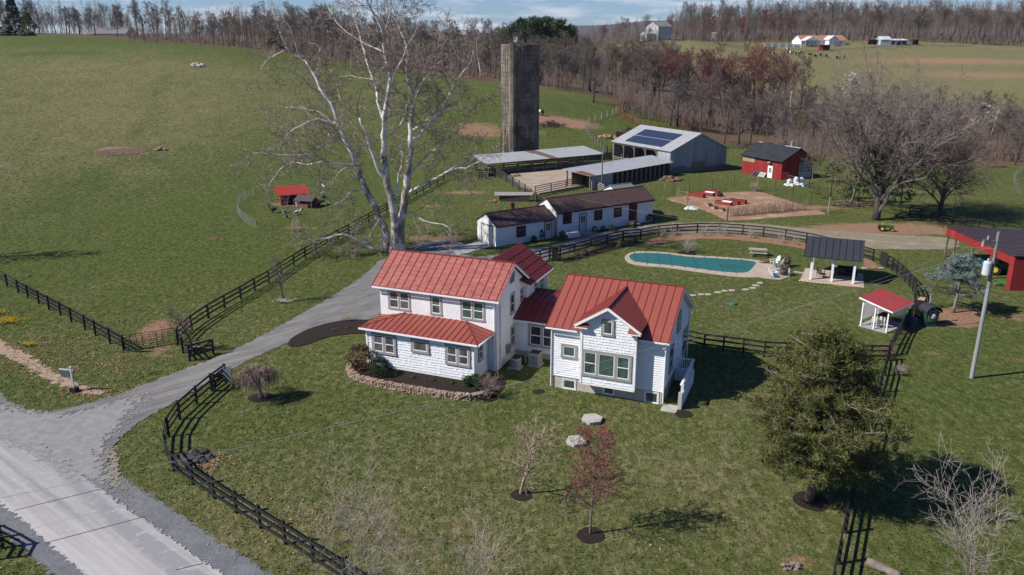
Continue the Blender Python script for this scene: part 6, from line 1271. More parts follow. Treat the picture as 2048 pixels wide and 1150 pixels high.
wire('bright service wire passing low in front of the white addition', (pt.x-.3, pt.y-.1, 9.6), (-19, 26, 6.6), .9); wire('upper thin overhead wire crossing the front lawn from the pole', (pt.x-.9, pt.y-.1, 9.95), (-19.5, 24.5, 5.6), .8, .0045); wire('thin overhead wire crossing the pool fence from the pole', (pt.x, pt.y, 9.4), (pt.x-30, pt.y+42, 6), 1.2, .0045)
# old pole near barnyard
t = thing('yard_pole', 'thin dark wooden pole rising behind the long outbuilding', 'pole', G(1203, 384)); w = MB(); w.tube((0, 0, -.2), (0, 0, 6.6), .11, .08, 8, True); w.build('pole', wood_old, t); w = MB(); w.box(-.12, .12, -.15, .12, 6.0, 6.4); w.build('lamp_head', MATS['meter_grey'], t)
# ---- poultry yard
c0_ = G(588, 407); T = thing('chicken_coop', 'red tin roofed chicken coop in the fenced poultry yard', 'coop', c0_, R(24)); cr_ = mat('coop_red', (.20, .035, .03), (.13, .03, .027), 3, .8)
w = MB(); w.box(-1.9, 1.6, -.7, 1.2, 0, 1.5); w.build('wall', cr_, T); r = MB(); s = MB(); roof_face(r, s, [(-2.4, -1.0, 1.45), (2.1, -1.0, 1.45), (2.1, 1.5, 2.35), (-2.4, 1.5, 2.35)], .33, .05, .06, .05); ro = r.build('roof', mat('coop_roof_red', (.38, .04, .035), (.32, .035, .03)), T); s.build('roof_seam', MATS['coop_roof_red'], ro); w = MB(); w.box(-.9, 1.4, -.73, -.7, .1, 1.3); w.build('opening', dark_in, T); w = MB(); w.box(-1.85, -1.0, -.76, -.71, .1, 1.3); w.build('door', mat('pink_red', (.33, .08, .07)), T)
T = thing('poultry_shelter', 'low brown roofed pen attached to the front of the coop', 'shelter', G(612, 414), R(-8)); w = MB(); w.slab([(-1.4, -1, 1.1), (1.3, -1, 1.0), (1.3, .9, 1.5), (-1.4, .9, 1.6)], .06); w.build('roof', mat('brown_tin2', (.10, .07, .065)), T); w = MB(); [w.box(x-.05, x+.05, y-.05, y+.05, 0, 1.4 if y > 0 else 1.0) for x in (-1.3, 1.2) for y in (-.9, .8)]; w.build('post', wood_old, T); w = MB(); w.box(-.9, .6, -.8, -.1, .02, .6); w.build('nest_box', mat('tan_red', (.30, .12, .08)), T)
T = thing('rust_barrel', 'big rusty drum lying on the right of the coop', 'drum', G(628, 412), R(30)); w = MB(); w.tube((0, -.7, .62), (0, .7, .62), .6, .6, 16, True); w.build('body', mat('drum_maroon', (.09, .03, .025), (.14, .05, .035), 2), T); w = MB(); [w.tube((0, y-.03, .62), (0, y+.03, .62), .63, .63, 16, True) for y in (-.45, .45)]; w.build('hoop', MATS['drum_maroon'], T)
bucket('light blue bucket standing before the coop pen', G(596, 413), mat('pale_blue_plastic', (.25, .36, .40)), .33, .75, False); bucket('grey bucket on the grass left of the geese', G(569, 426), mat('galv_bucket', (.28, .29, .30)), .28, .45, False)
for i, (px, py, m_) in enumerate(((640, 404, 'grey'), (648, 396, 'black'), (637, 411, 'black'), (655, 410, 'grey'))):
    t = thing('feed_tub', ('grey tub right of the coop, nearest the drum', 'black tub right of the coop, farthest back', 'black tub in front of the rusty drum', 'grey tub farthest right of the coop')[i], 'tub', G(px, py)); w = MB(); w.lathe([(.25, 0), (.33, .3), (.28, .31), (.22, .1)], 10); w.build('body', mat('tub_'+m_, (.2, .21, .22) if m_ == 'grey' else (.02,)*3), t); w = MB(); w.lathe([(.24, .12), (.1, .14)], 10); w.build('feed', soil, t)
white_net = mat('white_net', (.40, .42, .42))
fence('net_fence', 'white electric netting curving round the left of the poultry yard', [(507, 392), (491, 399), (480, 406), (474, 415), (475, 425), (482, 436), (495, 447), (513, 457)], h=1.3, zr=(), m=white_net, pw=.04, wire=(.02, 1.15, .22, .012, .3, white_net))
fence('net_fence', 'dark electric netting closing the front of the poultry yard', [(516, 459), (545, 461), (580, 459), (620, 452), (660, 444), (690, 438), (715, 430)], h=1.1, zr=(), m=mat('dark_net', (.07, .09, .08)), pw=.03, wire=(.02, 1.05, .3, .006, .5, MATS['dark_net']))
# ---- birds and cattle, grown as one skin
def skin(name, V, E_, Rr, m, sub=1):
    me = bpy.data.meshes.new(name); me.from_pydata(V, E_, []); o = bpy.data.objects.new(name, me); C.objects.link(o); md = o.modifiers.new('s', 'SKIN'); md.use_smooth_shade = True
    for i, r in enumerate(Rr): me.skin_vertices[0].data[i].radius = (r, r) if not hasattr(r, '__len__') else r
    me.skin_vertices[0].data[0].use_root = True; sb = o.modifiers.new('b', 'SUBSURF'); sb.levels = sb.render_levels = sub
    dg = bpy.context.evaluated_depsgraph_get(); dg.update(); n = bpy.data.meshes.new_from_object(o.evaluated_get(dg)); bpy.data.objects.remove(o); n.materials.clear(); n.materials.append(m); return n
def belted():
    m = bpy.data.materials.new('belted_hide'); n = NT(m); sx = n.n('SeparateXYZ'); n.l(n.pos(), sx.inputs[0]); a = n.math('ABSOLUTE', n.math('ADD', sx.outputs[0], .02)); z = n.ramp(a, .22, .19); n.l(n.mix(z, (.018, .014, .012), (.75, .72, .66)), n.b.inputs['Base Color']); n.b.inputs['Roughness'].default_value = .8; return m
cv_ = [(.55, 0, 1.05), (0, 0, 1.0), (-.6, 0, 1.08), (-.85, 0, 1.1), (.85, 0, 1.15), (1.1, 0, 1.05), (1.3, 0, .75), (1.42, 0, .5)]; ce = [(0, 1), (1, 2), (2, 3), (0, 4), (4, 5), (5, 6), (6, 7)]; cr2 = [.36, .40, .35, .2, .26, .17, .14, .08]
for x, s_ in ((.6, 1), (.6, -1), (-.68, 1), (-.68, -1)):
    k = len(cv_); cv_ += [(x, s_*.2, .7), (x+(.03 if x > 0 else -.08), s_*.2, .38), (x+(0 if x > 0 else .02), s_*.2, .02)]; ce += [(0 if x > 0 else 2, k), (k, k+1), (k+1, k+2)]; cr2 += [.14, .075, .06]
k = len(cv_); cv_ += [(-.98, 0, 1.0), (-1.02, 0, .5)]; ce += [(3, k), (k, k+1)]; cr2 += [.04, .04]
cowm = skin('cow', cv_, ce, cr2, belted())
em = MB(); [em.obox((1.22, s_*.2, .95), (.03, 0, 0), (0, .09, .02), (0, -.01, .05)) for s_ in (-1, 1)]; earm = em.build('e', MATS['black_plastic']).data; bpy.data.objects.remove([o for o in C.objects if o.name == 'e'][0])
def cow(label, loc, rz, sc=1., group='belted cattle on the hill pasture'):
    o = bpy.data.objects.new('cow', cowm); C.objects.link(o); o.location = loc; o.rotation_euler = (0, 0, rz); o.scale = (sc,)*3; tag(o, label, 'cow', group); e = bpy.data.objects.new('ear', earm); C.objects.link(e); e.parent = o
pos = ['leftmost of the belted cattle on the hill', 'second belted cow from the left, highest one', 'belted cow just below the highest pair', 'belted cow left of the dark red shelter pair', 'belted cow right behind the fourth from the left', 'belted cow directly below the dark red shelter, left', 'belted cow in the middle of the herd, bending left', 'belted cow in the middle of the herd, behind the others', 'belted cow right of the dark red shelter', 'belted cow grazing alone right of the herd', 'rightmost of the belted cattle on the hill']
for i, (px, d) in enumerate(((1519, 405), (1547, 425), (1553, 412), (1566, 410), (1572, 416), (1592, 408), (1602, 402), (1611, 408), (1622, 404), (1645, 396), (1656, 400))): cow(pos[i], at_d(px, d), rnd.uniform(0, 6.28), 1.25)
c = G(1080, 231); cow('black and white cow standing right behind the silo', c, R(160), 1.0, None)
def bird(name, label, px, py, m, s, rz, cat):
    V = [(0, 0, .3), (-.18, 0, .33), (-.36, 0, .4), (.16, 0, .36), (.24, 0, .52), (.27, 0, .66), (.34, 0, .67), (0, .07, .14), (.02, .07, .01), (0, -.07, .14), (.02, -.07, .01)]; E_ = [(0, 1), (1, 2), (0, 3), (3, 4), (4, 5), (5, 6), (0, 7), (7, 8), (0, 9), (9, 10)]
    me = MATS.get('bm'+m.name) or skin(name, V, E_, [.17, .15, .05, .12, .06, .065, .02, .03, .015, .03, .015], m); MATS['bm'+m.name] = me
    o = bpy.data.objects.new(name, me); C.objects.link(o); o.location = G(px, py); o.scale = (s,)*3; o.rotation_euler = (0, 0, rz); tag(o, label, cat)
bw_, bb_ = mat('feather_white', (.75, .74, .70)), mat('feather_black', (.02, .018, .018))
bird('goose', 'white goose standing on the grass right of the grey bucket', 598, 429, bw_, 1.3, 0, 'goose'); bird('goose', 'grey white goose just behind the front goose', 593, 430, mat('feather_grey', (.45, .46, .46)), 1.2, 1, 'goose'); bird('goose', 'white goose on the grass far right behind the coop', 648, 378, bw_, 1.3, 2.5, 'goose'); bird('hen', 'white hen near the tubs right of the coop', 645, 390, bw_, .9, 1, 'hen')
bird('turkey', 'large black turkey on the grass left of the buckets', 546, 426, bb_, 1.9, 3, 'turkey'); bird('hen', 'dark hen on the grass in front of the bare patch', 574, 437, bb_, 1.1, 2, 'hen')
# daffodils
def daff(label, px, py, rx, n, col='y'):
    t = thing('daffodils', label, 'flowers', G(px, py)); a, b = MB(), MB()
    for _ in range(n):
        x, y = rnd.gauss(0, rx*.5), rnd.gauss(0, rx*.28); h = rnd.uniform(.22, .36); a.tube((x, y, 0), (x+.03, y, h), .008, .006, 3); q = Vector((x+.03, y-.02, h))
        for k in range(6): A = k*1.047; b.poly([q, q+Vector((.05*math.cos(A-.4), -.01, .05*math.sin(A-.4))), q+Vector((.085*math.cos(A), 0, .085*math.sin(A))), q+Vector((.05*math.cos(A+.4), -.01, .05*math.sin(A+.4)))])
        for k in range(2): a.poly([(x, y, 0), (x+.02, y+.01, 0), (x+rnd.uniform(-.12, .12), y+rnd.uniform(-.12, .12), .24)])
    a.build('leaves', leafg, t); b.build('blooms', mat('daffodil_yellow', (.75, .55, .03)) if col == 'y' else mat('bloom_white', (.75, .75, .68)), t)
daff('large clump of yellow daffodils at the left edge by the road', 20, 645, 1.3, 150); daff('smaller clump of yellow daffodils left of the large clump', -4, 628, .9, 60); daff('small clump of yellow daffodils beside the ditch', 58, 693, .5, 40)
daff('white narcissus round the thin tree at the driveway wing', 388, 702, .7, 60, 'w'); daff('white narcissus round the small bare tree by the pasture fence', 569, 606, .8, 40, 'w')
for i, (px, py, c_) in enumerate(((668, 662, 'p'), (695, 657, 'p'), (793, 752, 'g'), (826, 757, 'g'), (865, 763, 'g'), (905, 768, 'g'))):
    t = thing('garden_clump', ('small purple flower clump, left one in the black bed', 'small purple flower clump, right one in the black bed', 'green sprouting clump farthest left in the walled bed', 'second green clump from the left in the walled bed', 'third green clump from the left in the walled bed', 'rightmost green clump in the walled bed')[i], 'plant', G(px, py)); w = MB(); leafclump(w, (0, 0, .12), .22, .12, 90, .05); w.build('foliage', mat('purple_bloom', (.16, .05, .12)) if c_ == 'p' else leafg, t); w = MB(); [w.tube((0, 0, 0), (rnd.uniform(-.1, .1), rnd.uniform(-.1, .1), .15), .008, .005, 3) for _ in range(6)]; w.build('stems', leafg, t)
# hill fences
fence('vinyl_fence', 'white vinyl fence left of the ranch house', [tuple(at_d(1503, 440)), tuple(at_d(1572, 445))], h=1.9, zr=(.3, .6, .9, 1.2, 1.5, 1.8), m=old_white, pw=.2, rh=.22, world=True, step=4)
fence('rail_fence', 'long grey rail fence along the top of the hill pasture', [tuple(at_d(p_, d_)) for p_, d_ in ((1430, 420), (1500, 422), (1580, 422), (1660, 432), (1720, 440), (1800, 446), (1900, 452), (2060, 440))], h=1.3, zr=(.5, 1.0), m=MATS['grey_boards'], pw=.2, world=True, step=5)
# ================================================================ TREES
def tree_mat(name, c1, c2, c3=None, s=2., st=(1, 1, .4), t3=(.5, .62), s3=1.2):
    return mat(name, c1, c2, s, .95, stretch=st, c3=c3, s3=s3, t3=t3, bump=.4, bscale=8, spec=.1)
bark_grey = tree_mat('bark_grey', (.115, .095, .080), (.19, .165, .145)); twig_grey = tree_mat('twig_grey', (.115, .092, .080), (.165, .14, .122))
twig_purple = tree_mat('twig_mauve', (.13, .106, .096), (.18, .152, .138)); twig_red = tree_mat('twig_redbud', (.19, .06, .052), (.13, .075, .068)); twig_tan = tree_mat('twig_tan', (.155, .125, .098), (.12, .098, .08)); twig_olive = tree_mat('twig_olive', (.13, .13, .06), (.17, .15, .10))
bark_dark = tree_mat('bark_dark', (.05, .042, .038), (.09, .078, .07))
syc = tree_mat('sycamore_bark', (.70, .67, .62), (.50, .475, .44), (.20, .17, .145), 1.2, (1, 1, .5), (.56, .66), .9); syc_base = tree_mat('sycamore_base', (.13, .105, .085), (.25, .22, .185), (.52, .50, .46), 2.2, (1, 1, .5), (.47, .56), 1.3); syc_twig = tree_mat('sycamore_twig', (.22, .17, .14), (.30, .25, .21))
def grow(mb, p, d, L, r, lvl, P, rr, depth=0):
    """one branch as a wandering polyline; children leave it along its length"""
    n = P['seg'][min(depth, len(P['seg'])-1)]; pts = [p.copy()]; rad = [r]; q = p.copy(); dd = d.copy(); taper = P.get('taper', .35); wob = P['wob'][min(depth, len(P['wob'])-1)]; dirs = [dd.copy()]
    for i in range(n):
        dd = (dd+Vector((rr.gauss(0, wob), rr.gauss(0, wob), rr.gauss(0, wob)+P['up'][min(depth, len(P['up'])-1)]))).normalized(); q = q+dd*(L/n); pts.append(q.copy()); rad.append(max(P['rmin'], r*(1-(1-taper)*(i+1)/n))); dirs.append(dd.copy())
    tgt = mb[0] if depth <= P['split'] else mb[1]
    tgt.path(pts, rad, P['sides'][min(depth, len(P['sides'])-1)])
    if lvl <= 0: P.get('tips', []).append(pts[-1]); return
    nc = P['kids'][min(depth, len(P['kids'])-1)]; f0 = P['from'][min(depth, len(P['from'])-1)]; az = rr.random()*6.28
    for k in range(nc):
        f = f0+(1-f0)*(k+rr.random()*.8)/nc; f = min(f, .999); x = f*n; i = int(x); base = pts[i].lerp(pts[i+1], x-i); D = dirs[i+1]; az += 2.4+rr.uniform(-.5, .5)
        a = D.orthogonal().normalized(); b = D.cross(a); an = R(P['ang'][min(depth, len(P['ang'])-1)]*rr.uniform(.75, 1.25))
        nd = (D*math.cos(an)+(a*math.cos(az)+b*math.sin(az))*math.sin(an)).normalized()
        ll = L*P['len'][min(depth, len(P['len'])-1)]*rr.uniform(.65, 1.2)*(1-.45*(f-f0)/(1-f0+1e-6) if P.get('cone', True) else 1)
        grow(mb, base, nd, ll, max(P['rmin'], (r*(1-(1-taper)*f))*P['rr']), lvl-1, P, rr, depth+1)
def bare(name, seed, H, r, P, tm, cm, lvl=4, label=None, cat='tree', loc=(0, 0, 0), extra=None, lean=(0, 0)):
    rr = random.Random(seed); t = thing(name, label, cat, loc); mb = (MB(), MB()); P = dict(P); P['tips'] = []
    grow(mb, Vector((0, 0, -.3)), Vector((lean[0], lean[1], 1)).normalized(), H*P.get('trunk', .75), r, lvl, P, rr)
    mb[0].build('trunk', tm, t, True); c = mb[1].build('crown', cm, t)
    return t, P['tips'], c
PF = dict(seg=[7, 4, 3, 2, 1], wob=[.06, .14, .2, .22, .2], up=[.03, .10, .06, .03, .02], sides=[7, 5, 3, 3, 3], kids=[12, 7, 6, 5], ang=[38, 40, 42, 42], len=[.44, .54, .56, .6], rr=.5, rmin=.021, split=0, taper=.25, trunk=.82, **{'from': [.32, .25, .2, .15]})
def variant(**k): q = dict(PF); q.update(k); return q
def foliage(name, centers, rad, per, size, m, parent, aspect=.4, outward=.6):
    """many leaf sized faces spread in clumps round the given centres"""
    Cc = np.array(centers); n = len(Cc)*per; c = np.repeat(Cc, per, 0); v = nr.normal(size=(n, 3)); v /= np.linalg.norm(v, axis=1)[:, None]; R_ = np.repeat(np.broadcast_to(rad, (len(Cc),)), per)
    p = c+v*(nr.rand(n, 1)**.6)*R_[:, None]*np.array([1, 1, .6]); a = nr.normal(size=(n, 3))*(1-outward)+v*outward+np.array([0, 0, .1]); a /= np.linalg.norm(a, axis=1)[:, None]; b = np.cross(a, nr.normal(size=(n, 3))); b /= np.linalg.norm(b, axis=1)[:, None]+1e-9; s = size*nr.uniform(.6, 1.4, (n, 1))
    Vv = np.stack([p-a*s*.5, p+b*s*aspect*.5, p+a*s, p-b*s*aspect*.5], 1).reshape(-1, 3); i = np.arange(n)*4
    return npmesh(name, Vv, np.stack([i, i+1, i+2, i+3], -1), m, parent)
templates = {}
def tmpl(key, *a, **k):
    t, tips, c = bare(*a, **k); templates[key] = [t, True]
    if key[0] != 'w':
        q = [tuple(v) for v in tips if rnd.random() < .55]; foliage('buds', q, .42 if key[0] != 'r' else .5, 3, .17, mat('bud_'+key[0], *{'r': ((.18, .055, .048), (.135, .065, .056)), 'o': ((.16, .16, .05), (.13, .12, .06)), 't': ((.20, .15, .11), (.15, .115, .09))}.get(key[0], ((.15, .118, .105), (.105, .082, .075)))), t, .16, .3)
    return t
tmpl('f0', 'bare_tree', 1, 17, .26, variant(), bark_grey, twig_grey)
tmpl('f1', 'bare_tree', 2, 19, .28, variant(kids=[13, 6, 5, 4], ang=[30, 34, 38, 40], **{'from': [.45, .25, .2, .15]}), bark_grey, twig_grey)
tmpl('f2', 'bare_tree', 3, 15, .25, variant(kids=[9, 7, 5, 4], ang=[46, 42, 40, 40], trunk=.7), bark_dark, twig_purple)
tmpl('f3', 'bare_tree', 4, 18, .24, variant(kids=[10, 6, 5, 4], ang=[28, 34, 36, 40], **{'from': [.5, .3, .2, .15]}), bark_dark, twig_grey)
tmpl('r0', 'red_budding_tree', 5, 15, .24, variant(kids=[10, 7, 5, 5], ang=[36, 38, 40, 42]), bark_grey, twig_red)
tmpl('b0', 'spreading_bare_tree', 6, 13, .30, variant(kids=[9, 7, 6, 4], ang=[55, 46, 42, 40], trunk=.6, len=[.6, .55, .55, .6]), bark_dark, twig_purple)
tmpl('o0', 'budding_tree', 7, 11, .2, variant(kids=[10, 6, 5, 4], ang=[42, 40, 40, 40]), bark_grey, twig_olive)
tmpl('t0', 'tan_bare_tree', 8, 12, .18, variant(kids=[10, 6, 5, 4], ang=[30, 36, 40, 40]), bark_grey, twig_tan)
w0 = tmpl('w0', 'pale_bark_tree', 9, 16, .24, variant(kids=[9, 5, 4, 3], ang=[34, 40, 42, 40], wob=[.1, .2, .25, .25, .2]), syc, syc_twig)
tcount = {}
def put(key, x, y, H, label, group=None, jx=0):
    src, first = templates[key]; base = {'f0': 17, 'f1': 19, 'f2': 15, 'f3': 18, 'r0': 15, 'b0': 13, 'o0': 11, 't0': 12, 'w0': 16}[key]*1.0
    k = H/base
    if first: o = src; templates[key][1] = False
    else: o = dup(src)
    o.location = (x, y, Hh(x, y)-.1); o.rotation_euler = (0, 0, rnd.random()*6.28); s = k*rnd.uniform(.94, 1.06); o.scale = (s*rnd.uniform(.9, 1.15),)*2+(s,); o['label'] = label; o['category'] = 'tree'
    if group: o['group'] = group
    elif 'group' in o: del o['group']
    return o
ORD = 'first second third fourth fifth sixth seventh eighth ninth tenth eleventh twelfth thirteenth fourteenth fifteenth sixteenth seventeenth eighteenth nineteenth twentieth'.split()
def ordw(i):
    if i < 20: return ORD[i]
    return {2: 'twenty', 3: 'thirty', 4: 'forty'}[(i+1)//10]+('-'+ORD[(i+1) % 10-1] if (i+1) % 10 else 'th')
rows = {}
def wood(pxs, d0, d1, n, H, keys, label, group, jd=0):
    base = label['f'].split(' in the ', 1)[-1] if ' in the ' in label['f'] else label['f'].split(' tree ', 1)[-1]; rows[base] = rows.get(base, 0)+1; row = ('front', 'second', 'third', 'fourth', 'fifth')[rows[base]-1]
    for i in range(n):
        f = (i+rnd.uniform(.1, .9))/n; px = pxs[0]+(pxs[1]-pxs[0])*f; d = d0+(d1-d0)*f+rnd.uniform(0, jd); p = at_d(px, d); key = rnd.choice(keys)
        kind = {'f': 'bare grey tree', 'r': 'reddish budding tree', 'b': 'dark spreading tree', 't': 'tan bare tree', 'w': 'pale barked tree', 'o': 'greenish budding tree'}[key[0]]
        put(key, p.x, p.y, H*rnd.uniform(.78, 1.12), kind+', '+ordw(i)+' from left, '+row+' row, '+SHORT[base], 'trees, '+SHORT[base])
LW = {'f': 'bare grey brown tree in the wood behind the left pasture crest', 'r': 'reddish budding tree in the wood behind the left pasture crest', 'o': 'yellow green budding tree in the wood behind the left crest', 'b': 'spreading dark bare tree in the wood behind the left crest', 't': 'tan bare tree in the wood behind the left pasture crest', 'w': 'pale barked tree in the wood behind the left crest'}
GL = {k: v.replace('tree', 'trees') for k, v in LW.items()}
def grp(L): return {k: v.replace(' tree ', ' trees ', 1) for k, v in L.items()}
SHORT = {'wood behind the left pasture crest': 'wood behind left crest', 'wood between the silo and the round pen': 'wood by the silo', 'wood beyond the round pen and barn': 'wood beyond the round pen', 'creek valley right of the red barn': 'creek valley right', 'wood along the hilltop behind the ranch house': 'hilltop wood'}
wood((-40, 520), 345, 300, 17, 13.5, ['f0', 'f1', 'f3', 'f2', 'b0'], LW, grp(LW), 8)
wood((-40, 560), 372, 330, 26, 13, ['f0', 'f2', 'f3', 'r0', 'f1', 't0'], LW, grp(LW), 14)
wood((480, 1010), 300, 262, 26, 15, ['f0', 'f1', 'f3', 'f2', 't0', 'w0'], LW, grp(LW), 10)
wood((540, 1010), 330, 300, 24, 17, ['f0', 'f1', 'f3', 'r0'], LW, grp(LW), 16)
wood((600, 1010), 370, 340, 20, 19, ['f0', 'f1', 'f3'], LW, grp(LW), 20)
CW = {k: v.replace('behind the left pasture crest', 'between the silo and the round pen').replace('behind the left crest', 'between the silo and the round pen') for k, v in LW.items()}
wood((1000, 1180), 250, 240, 12, 15, ['f0', 'f2', 'f3', 'b0'], CW, grp(CW), 8)
wood((1000, 1300), 275, 262, 20, 16, ['f0', 'f2', 'f3', 't0', 'o0'], CW, grp(CW), 14)
wood((1060, 1380), 310, 300, 22, 14, ['f0', 'f2', 'b0', 't0'], CW, grp(CW), 20)
PW = {'r': 'red budding maple in the wood beyond the round pen and barn', 'f': 'bare mauve grey tree in the wood beyond the round pen and barn', 'b': 'dark spreading bare tree in the wood beyond the round pen and barn', 't': 'tan bare tree in the wood beyond the round pen and barn', 'w': 'pale barked tree in the wood beyond the barn', 'o': 'greenish budding tree in the wood beyond the barn'}
wood((1270, 1560), 228, 222, 16, 18, ['r0', 'r0', 'r0', 'b0'], PW, grp(PW), 8)
wood((1330, 1590), 212, 198, 10, 14.5, ['f2', 'b0', 'f3'], PW, grp(PW), 6)
wood((1260, 1600), 250, 245, 15, 17.5, ['r0', 'f0', 'f2'], PW, grp(PW), 14)
RW = {k: v.replace('beyond the round pen and barn', 'in the creek valley right of the red barn').replace('in the wood in the', 'in the').replace('beyond the barn', 'on the creek right of the red barn') for k, v in PW.items()}
wood((1560, 2080), 186, 160, 22, 10, ['f2', 't0', 'o0', 'b0'], RW, grp(RW), 8)
wood((1540, 2080), 214, 186, 26, 11, ['f2', 't0', 'b0', 'f0'], RW, grp(RW), 12)
wood((1540, 2080), 240, 215, 20, 10, ['f2', 't0', 'f0'], RW, grp(RW), 10)
HW = {k: v.replace('beyond the round pen and barn', 'along the hilltop behind the ranch house').replace('beyond the barn', 'along the hilltop behind the ranch house') for k, v in PW.items()}
wood((1340, 2080), 492, 470, 44, 23, ['f0', 'f1', 'f3', 'f1'], HW, grp(HW), 10)
wood((1360, 1560), 470, 480, 8, 18, ['r0', 'f0'], HW, grp(HW), 10)
wood((1180, 1420), 440, 460, 14, 15, ['f0', 'f2', 'f1', 'r0'], HW, grp(HW), 25)
# far-off woods: masses of thin stems and twigs
def mass(name, label, spans, n, m, hlo, hhi, thick=.22):
    """spans: (px0, px1, d0, d1)"""
    V = []; Fc = []; k = 0
    xs, ys, hs = [], [], []
    for (a, b, d0, d1, w_) in spans:
        q = int(n*w_); px = nr.uniform(a, b, q); d = nr.uniform(d0, d1, q); xs.append((px-1024)/F*d*1.01); ys.append(d); 
    x = np.concatenate(xs); y = np.concatenate(ys); N = len(x); h = nr.uniform(hlo, hhi, N); z = HA(x, y)-.2
    base = np.stack([x, y, z], -1); lean = nr.normal(0, .12, (N, 2)); top = base+np.stack([lean[:, 0]*h, lean[:, 1]*h, h], -1); r = thick*nr.uniform(.5, 1.2, N); e = np.stack([np.cos(nr.rand(N)*6.3), np.sin(nr.rand(N)*6.3), np.zeros(N)], -1)
    def tri(P0, P1, rad):     # three sided spikes
        M = len(P0); a = nr.rand(M)*6.28; out = []
        for j in range(3):
            t = a+j*2.094; out.append(P0+np.stack([np.cos(t), np.sin(t), 0*t], -1)*rad[:, None])
        out.append(P1); V4 = np.stack(out, 1).reshape(-1, 3); i0 = np.arange(M)*4
        return V4, np.concatenate([np.stack([i0, i0+1, i0+3], -1), np.stack([i0+1, i0+2, i0+3], -1), np.stack([i0+2, i0, i0+3], -1)])
    Vs, Fs = tri(base, top, r); VV = [Vs]; FF = [Fs]; off = len(Vs)
    T = 36; f = nr.uniform(.25, .98, (N, T)); st = base[:, None]*(1-f[..., None])+top[:, None]*f[..., None]; L = (h[:, None]*(.34*(1.15-f)))*nr.uniform(.5, 1.3, (N, T)); a = nr.rand(N, T)*6.28
    dv = np.stack([np.cos(a)*.6, np.sin(a)*.6, nr.uniform(.45, 1.0, (N, T))], -1); en = st+dv*L[..., None]; st, en = st.reshape(-1, 3), en.reshape(-1, 3)
    Vs, Fs = tri(st, en, np.full(len(st), thick*.36)); VV.append(Vs); FF.append(Fs+off); off += len(Vs)
    T2 = 3; f = nr.uniform(.3, .95, (len(st), T2)); s2 = st[:, None]*(1-f[..., None])+en[:, None]*f[..., None]; l2 = np.linalg.norm(en-st, axis=1)[:, None]*.5*nr.uniform(.5, 1.2, (len(st), T2)); a = nr.rand(len(st), T2)*6.28
    e2 = s2+np.stack([np.cos(a)*.7, np.sin(a)*.7, nr.uniform(.1, 1, a.shape)], -1)*l2[..., None]; s2, e2 = s2.reshape(-1, 3), e2.reshape(-1, 3)
    Vs, Fs = tri(s2, e2, np.full(len(s2), thick*.24)); VV.append(Vs); FF.append(Fs+off)
    o = npmesh(name, np.concatenate(VV), np.concatenate(FF), m); tag(o, label, 'woodland', kind='stuff'); return o
m_far = tree_mat('far_wood', (.105, .084, .074), (.15, .125, .11), (.135, .082, .062), .05, (1, 1, 1), (.5, .7), .03)
m_brush = tree_mat('brush_thicket', (.14, .10, .085), (.20, .155, .125), (.13, .09, .085), .12, (1, 1, 1), (.45, .65), .08)
mass('distant_woods', 'brown grey mass of bare woodland beyond the left pasture crest', [(-120, 1100, 345, 460, .6), (480, 1120, 300, 400, .4)], 1500, m_far, 8, 16, .13)
mass('distant_woods', 'brown grey mass of bare woodland filling the valley beyond the silo', [(1000, 1330, 280, 400, .5), (1060, 1420, 420, 640, .5)], 1300, m_far, 7, 14, .13)
mass('distant_woods', 'deep bare woodland behind the hilltop tree line', [(1330, 2150, 500, 620, 1.)], 1500, m_far, 15, 26, .17)
mass('undergrowth', 'tangled brown undergrowth along the creek valley', [(1540, 2150, 158, 232, .62), (1230, 1560, 200, 240, .3), (1080, 1290, 232, 262, .08)], 3400, m_brush, 1.4, 6.0, .08)
mass('undergrowth', 'low brown brush at the foot of the wood along the left crest', [(300, 760, 285, 330, .5), (640, 1110, 248, 290, .5)], 900, m_brush, 1.5, 5, .13)
mass('undergrowth', 'low brown brush at the foot of the hilltop wood', [(1340, 2150, 470, 500, 1)], 700, m_brush, 2, 6, .2)
# evergreen mound and dark conifers
needle = mat('needle_green', (.028, .050, .014), (.055, .082, .025), .8, .9, contrast=(.3, .7)); needle_dark = mat('needle_dark', (.014, .030, .014), (.028, .048, .02), .6, .9)
def conifer(label, p, H, W_, m, n=260, cat='tree', name='conifer', size=.5, per=22):
    t = thing(name, label, cat, p); w = MB(); w.tube((0, 0, -.3), (0, 0, H*.95), H*.018, .03, 8); w.build('trunk', bark_dark, t, True); cs = []; rr = []
    for i in range(n):
        f = rnd.random()**.8; z = H*(.12+.86*f); r = W_/2*(1-f)**.8*rnd.uniform(.5, 1.0); a = rnd.random()*6.28; cs.append((r*math.cos(a), r*math.sin(a), z)); rr.append(W_*.09*(1.2-f*.7))
    foliage('crown', cs, np.array(rr), per, size, m, t); return t
for px, d, H, W_, lab in ((18, 322, 17, 12, 'tall dark evergreen at the far left of the crest'), (88, 330, 15, 8, 'dark conical evergreen left of the low crest house'), (-30, 322, 17, 13, 'dark evergreen cut by the left edge on the crest')): conifer(lab, at_d(px, d), H, W_, needle_dark)
conifer('round olive yellow shrub tree beside the conical evergreen on the crest', at_d(114, 326), 8, 7, mat('yellow_olive', (.16, .14, .03), (.10, .10, .03)), 120); conifer('small olive evergreen in the wood behind the pale bark trees', at_d(577, 292), 8, 7, needle, 120)
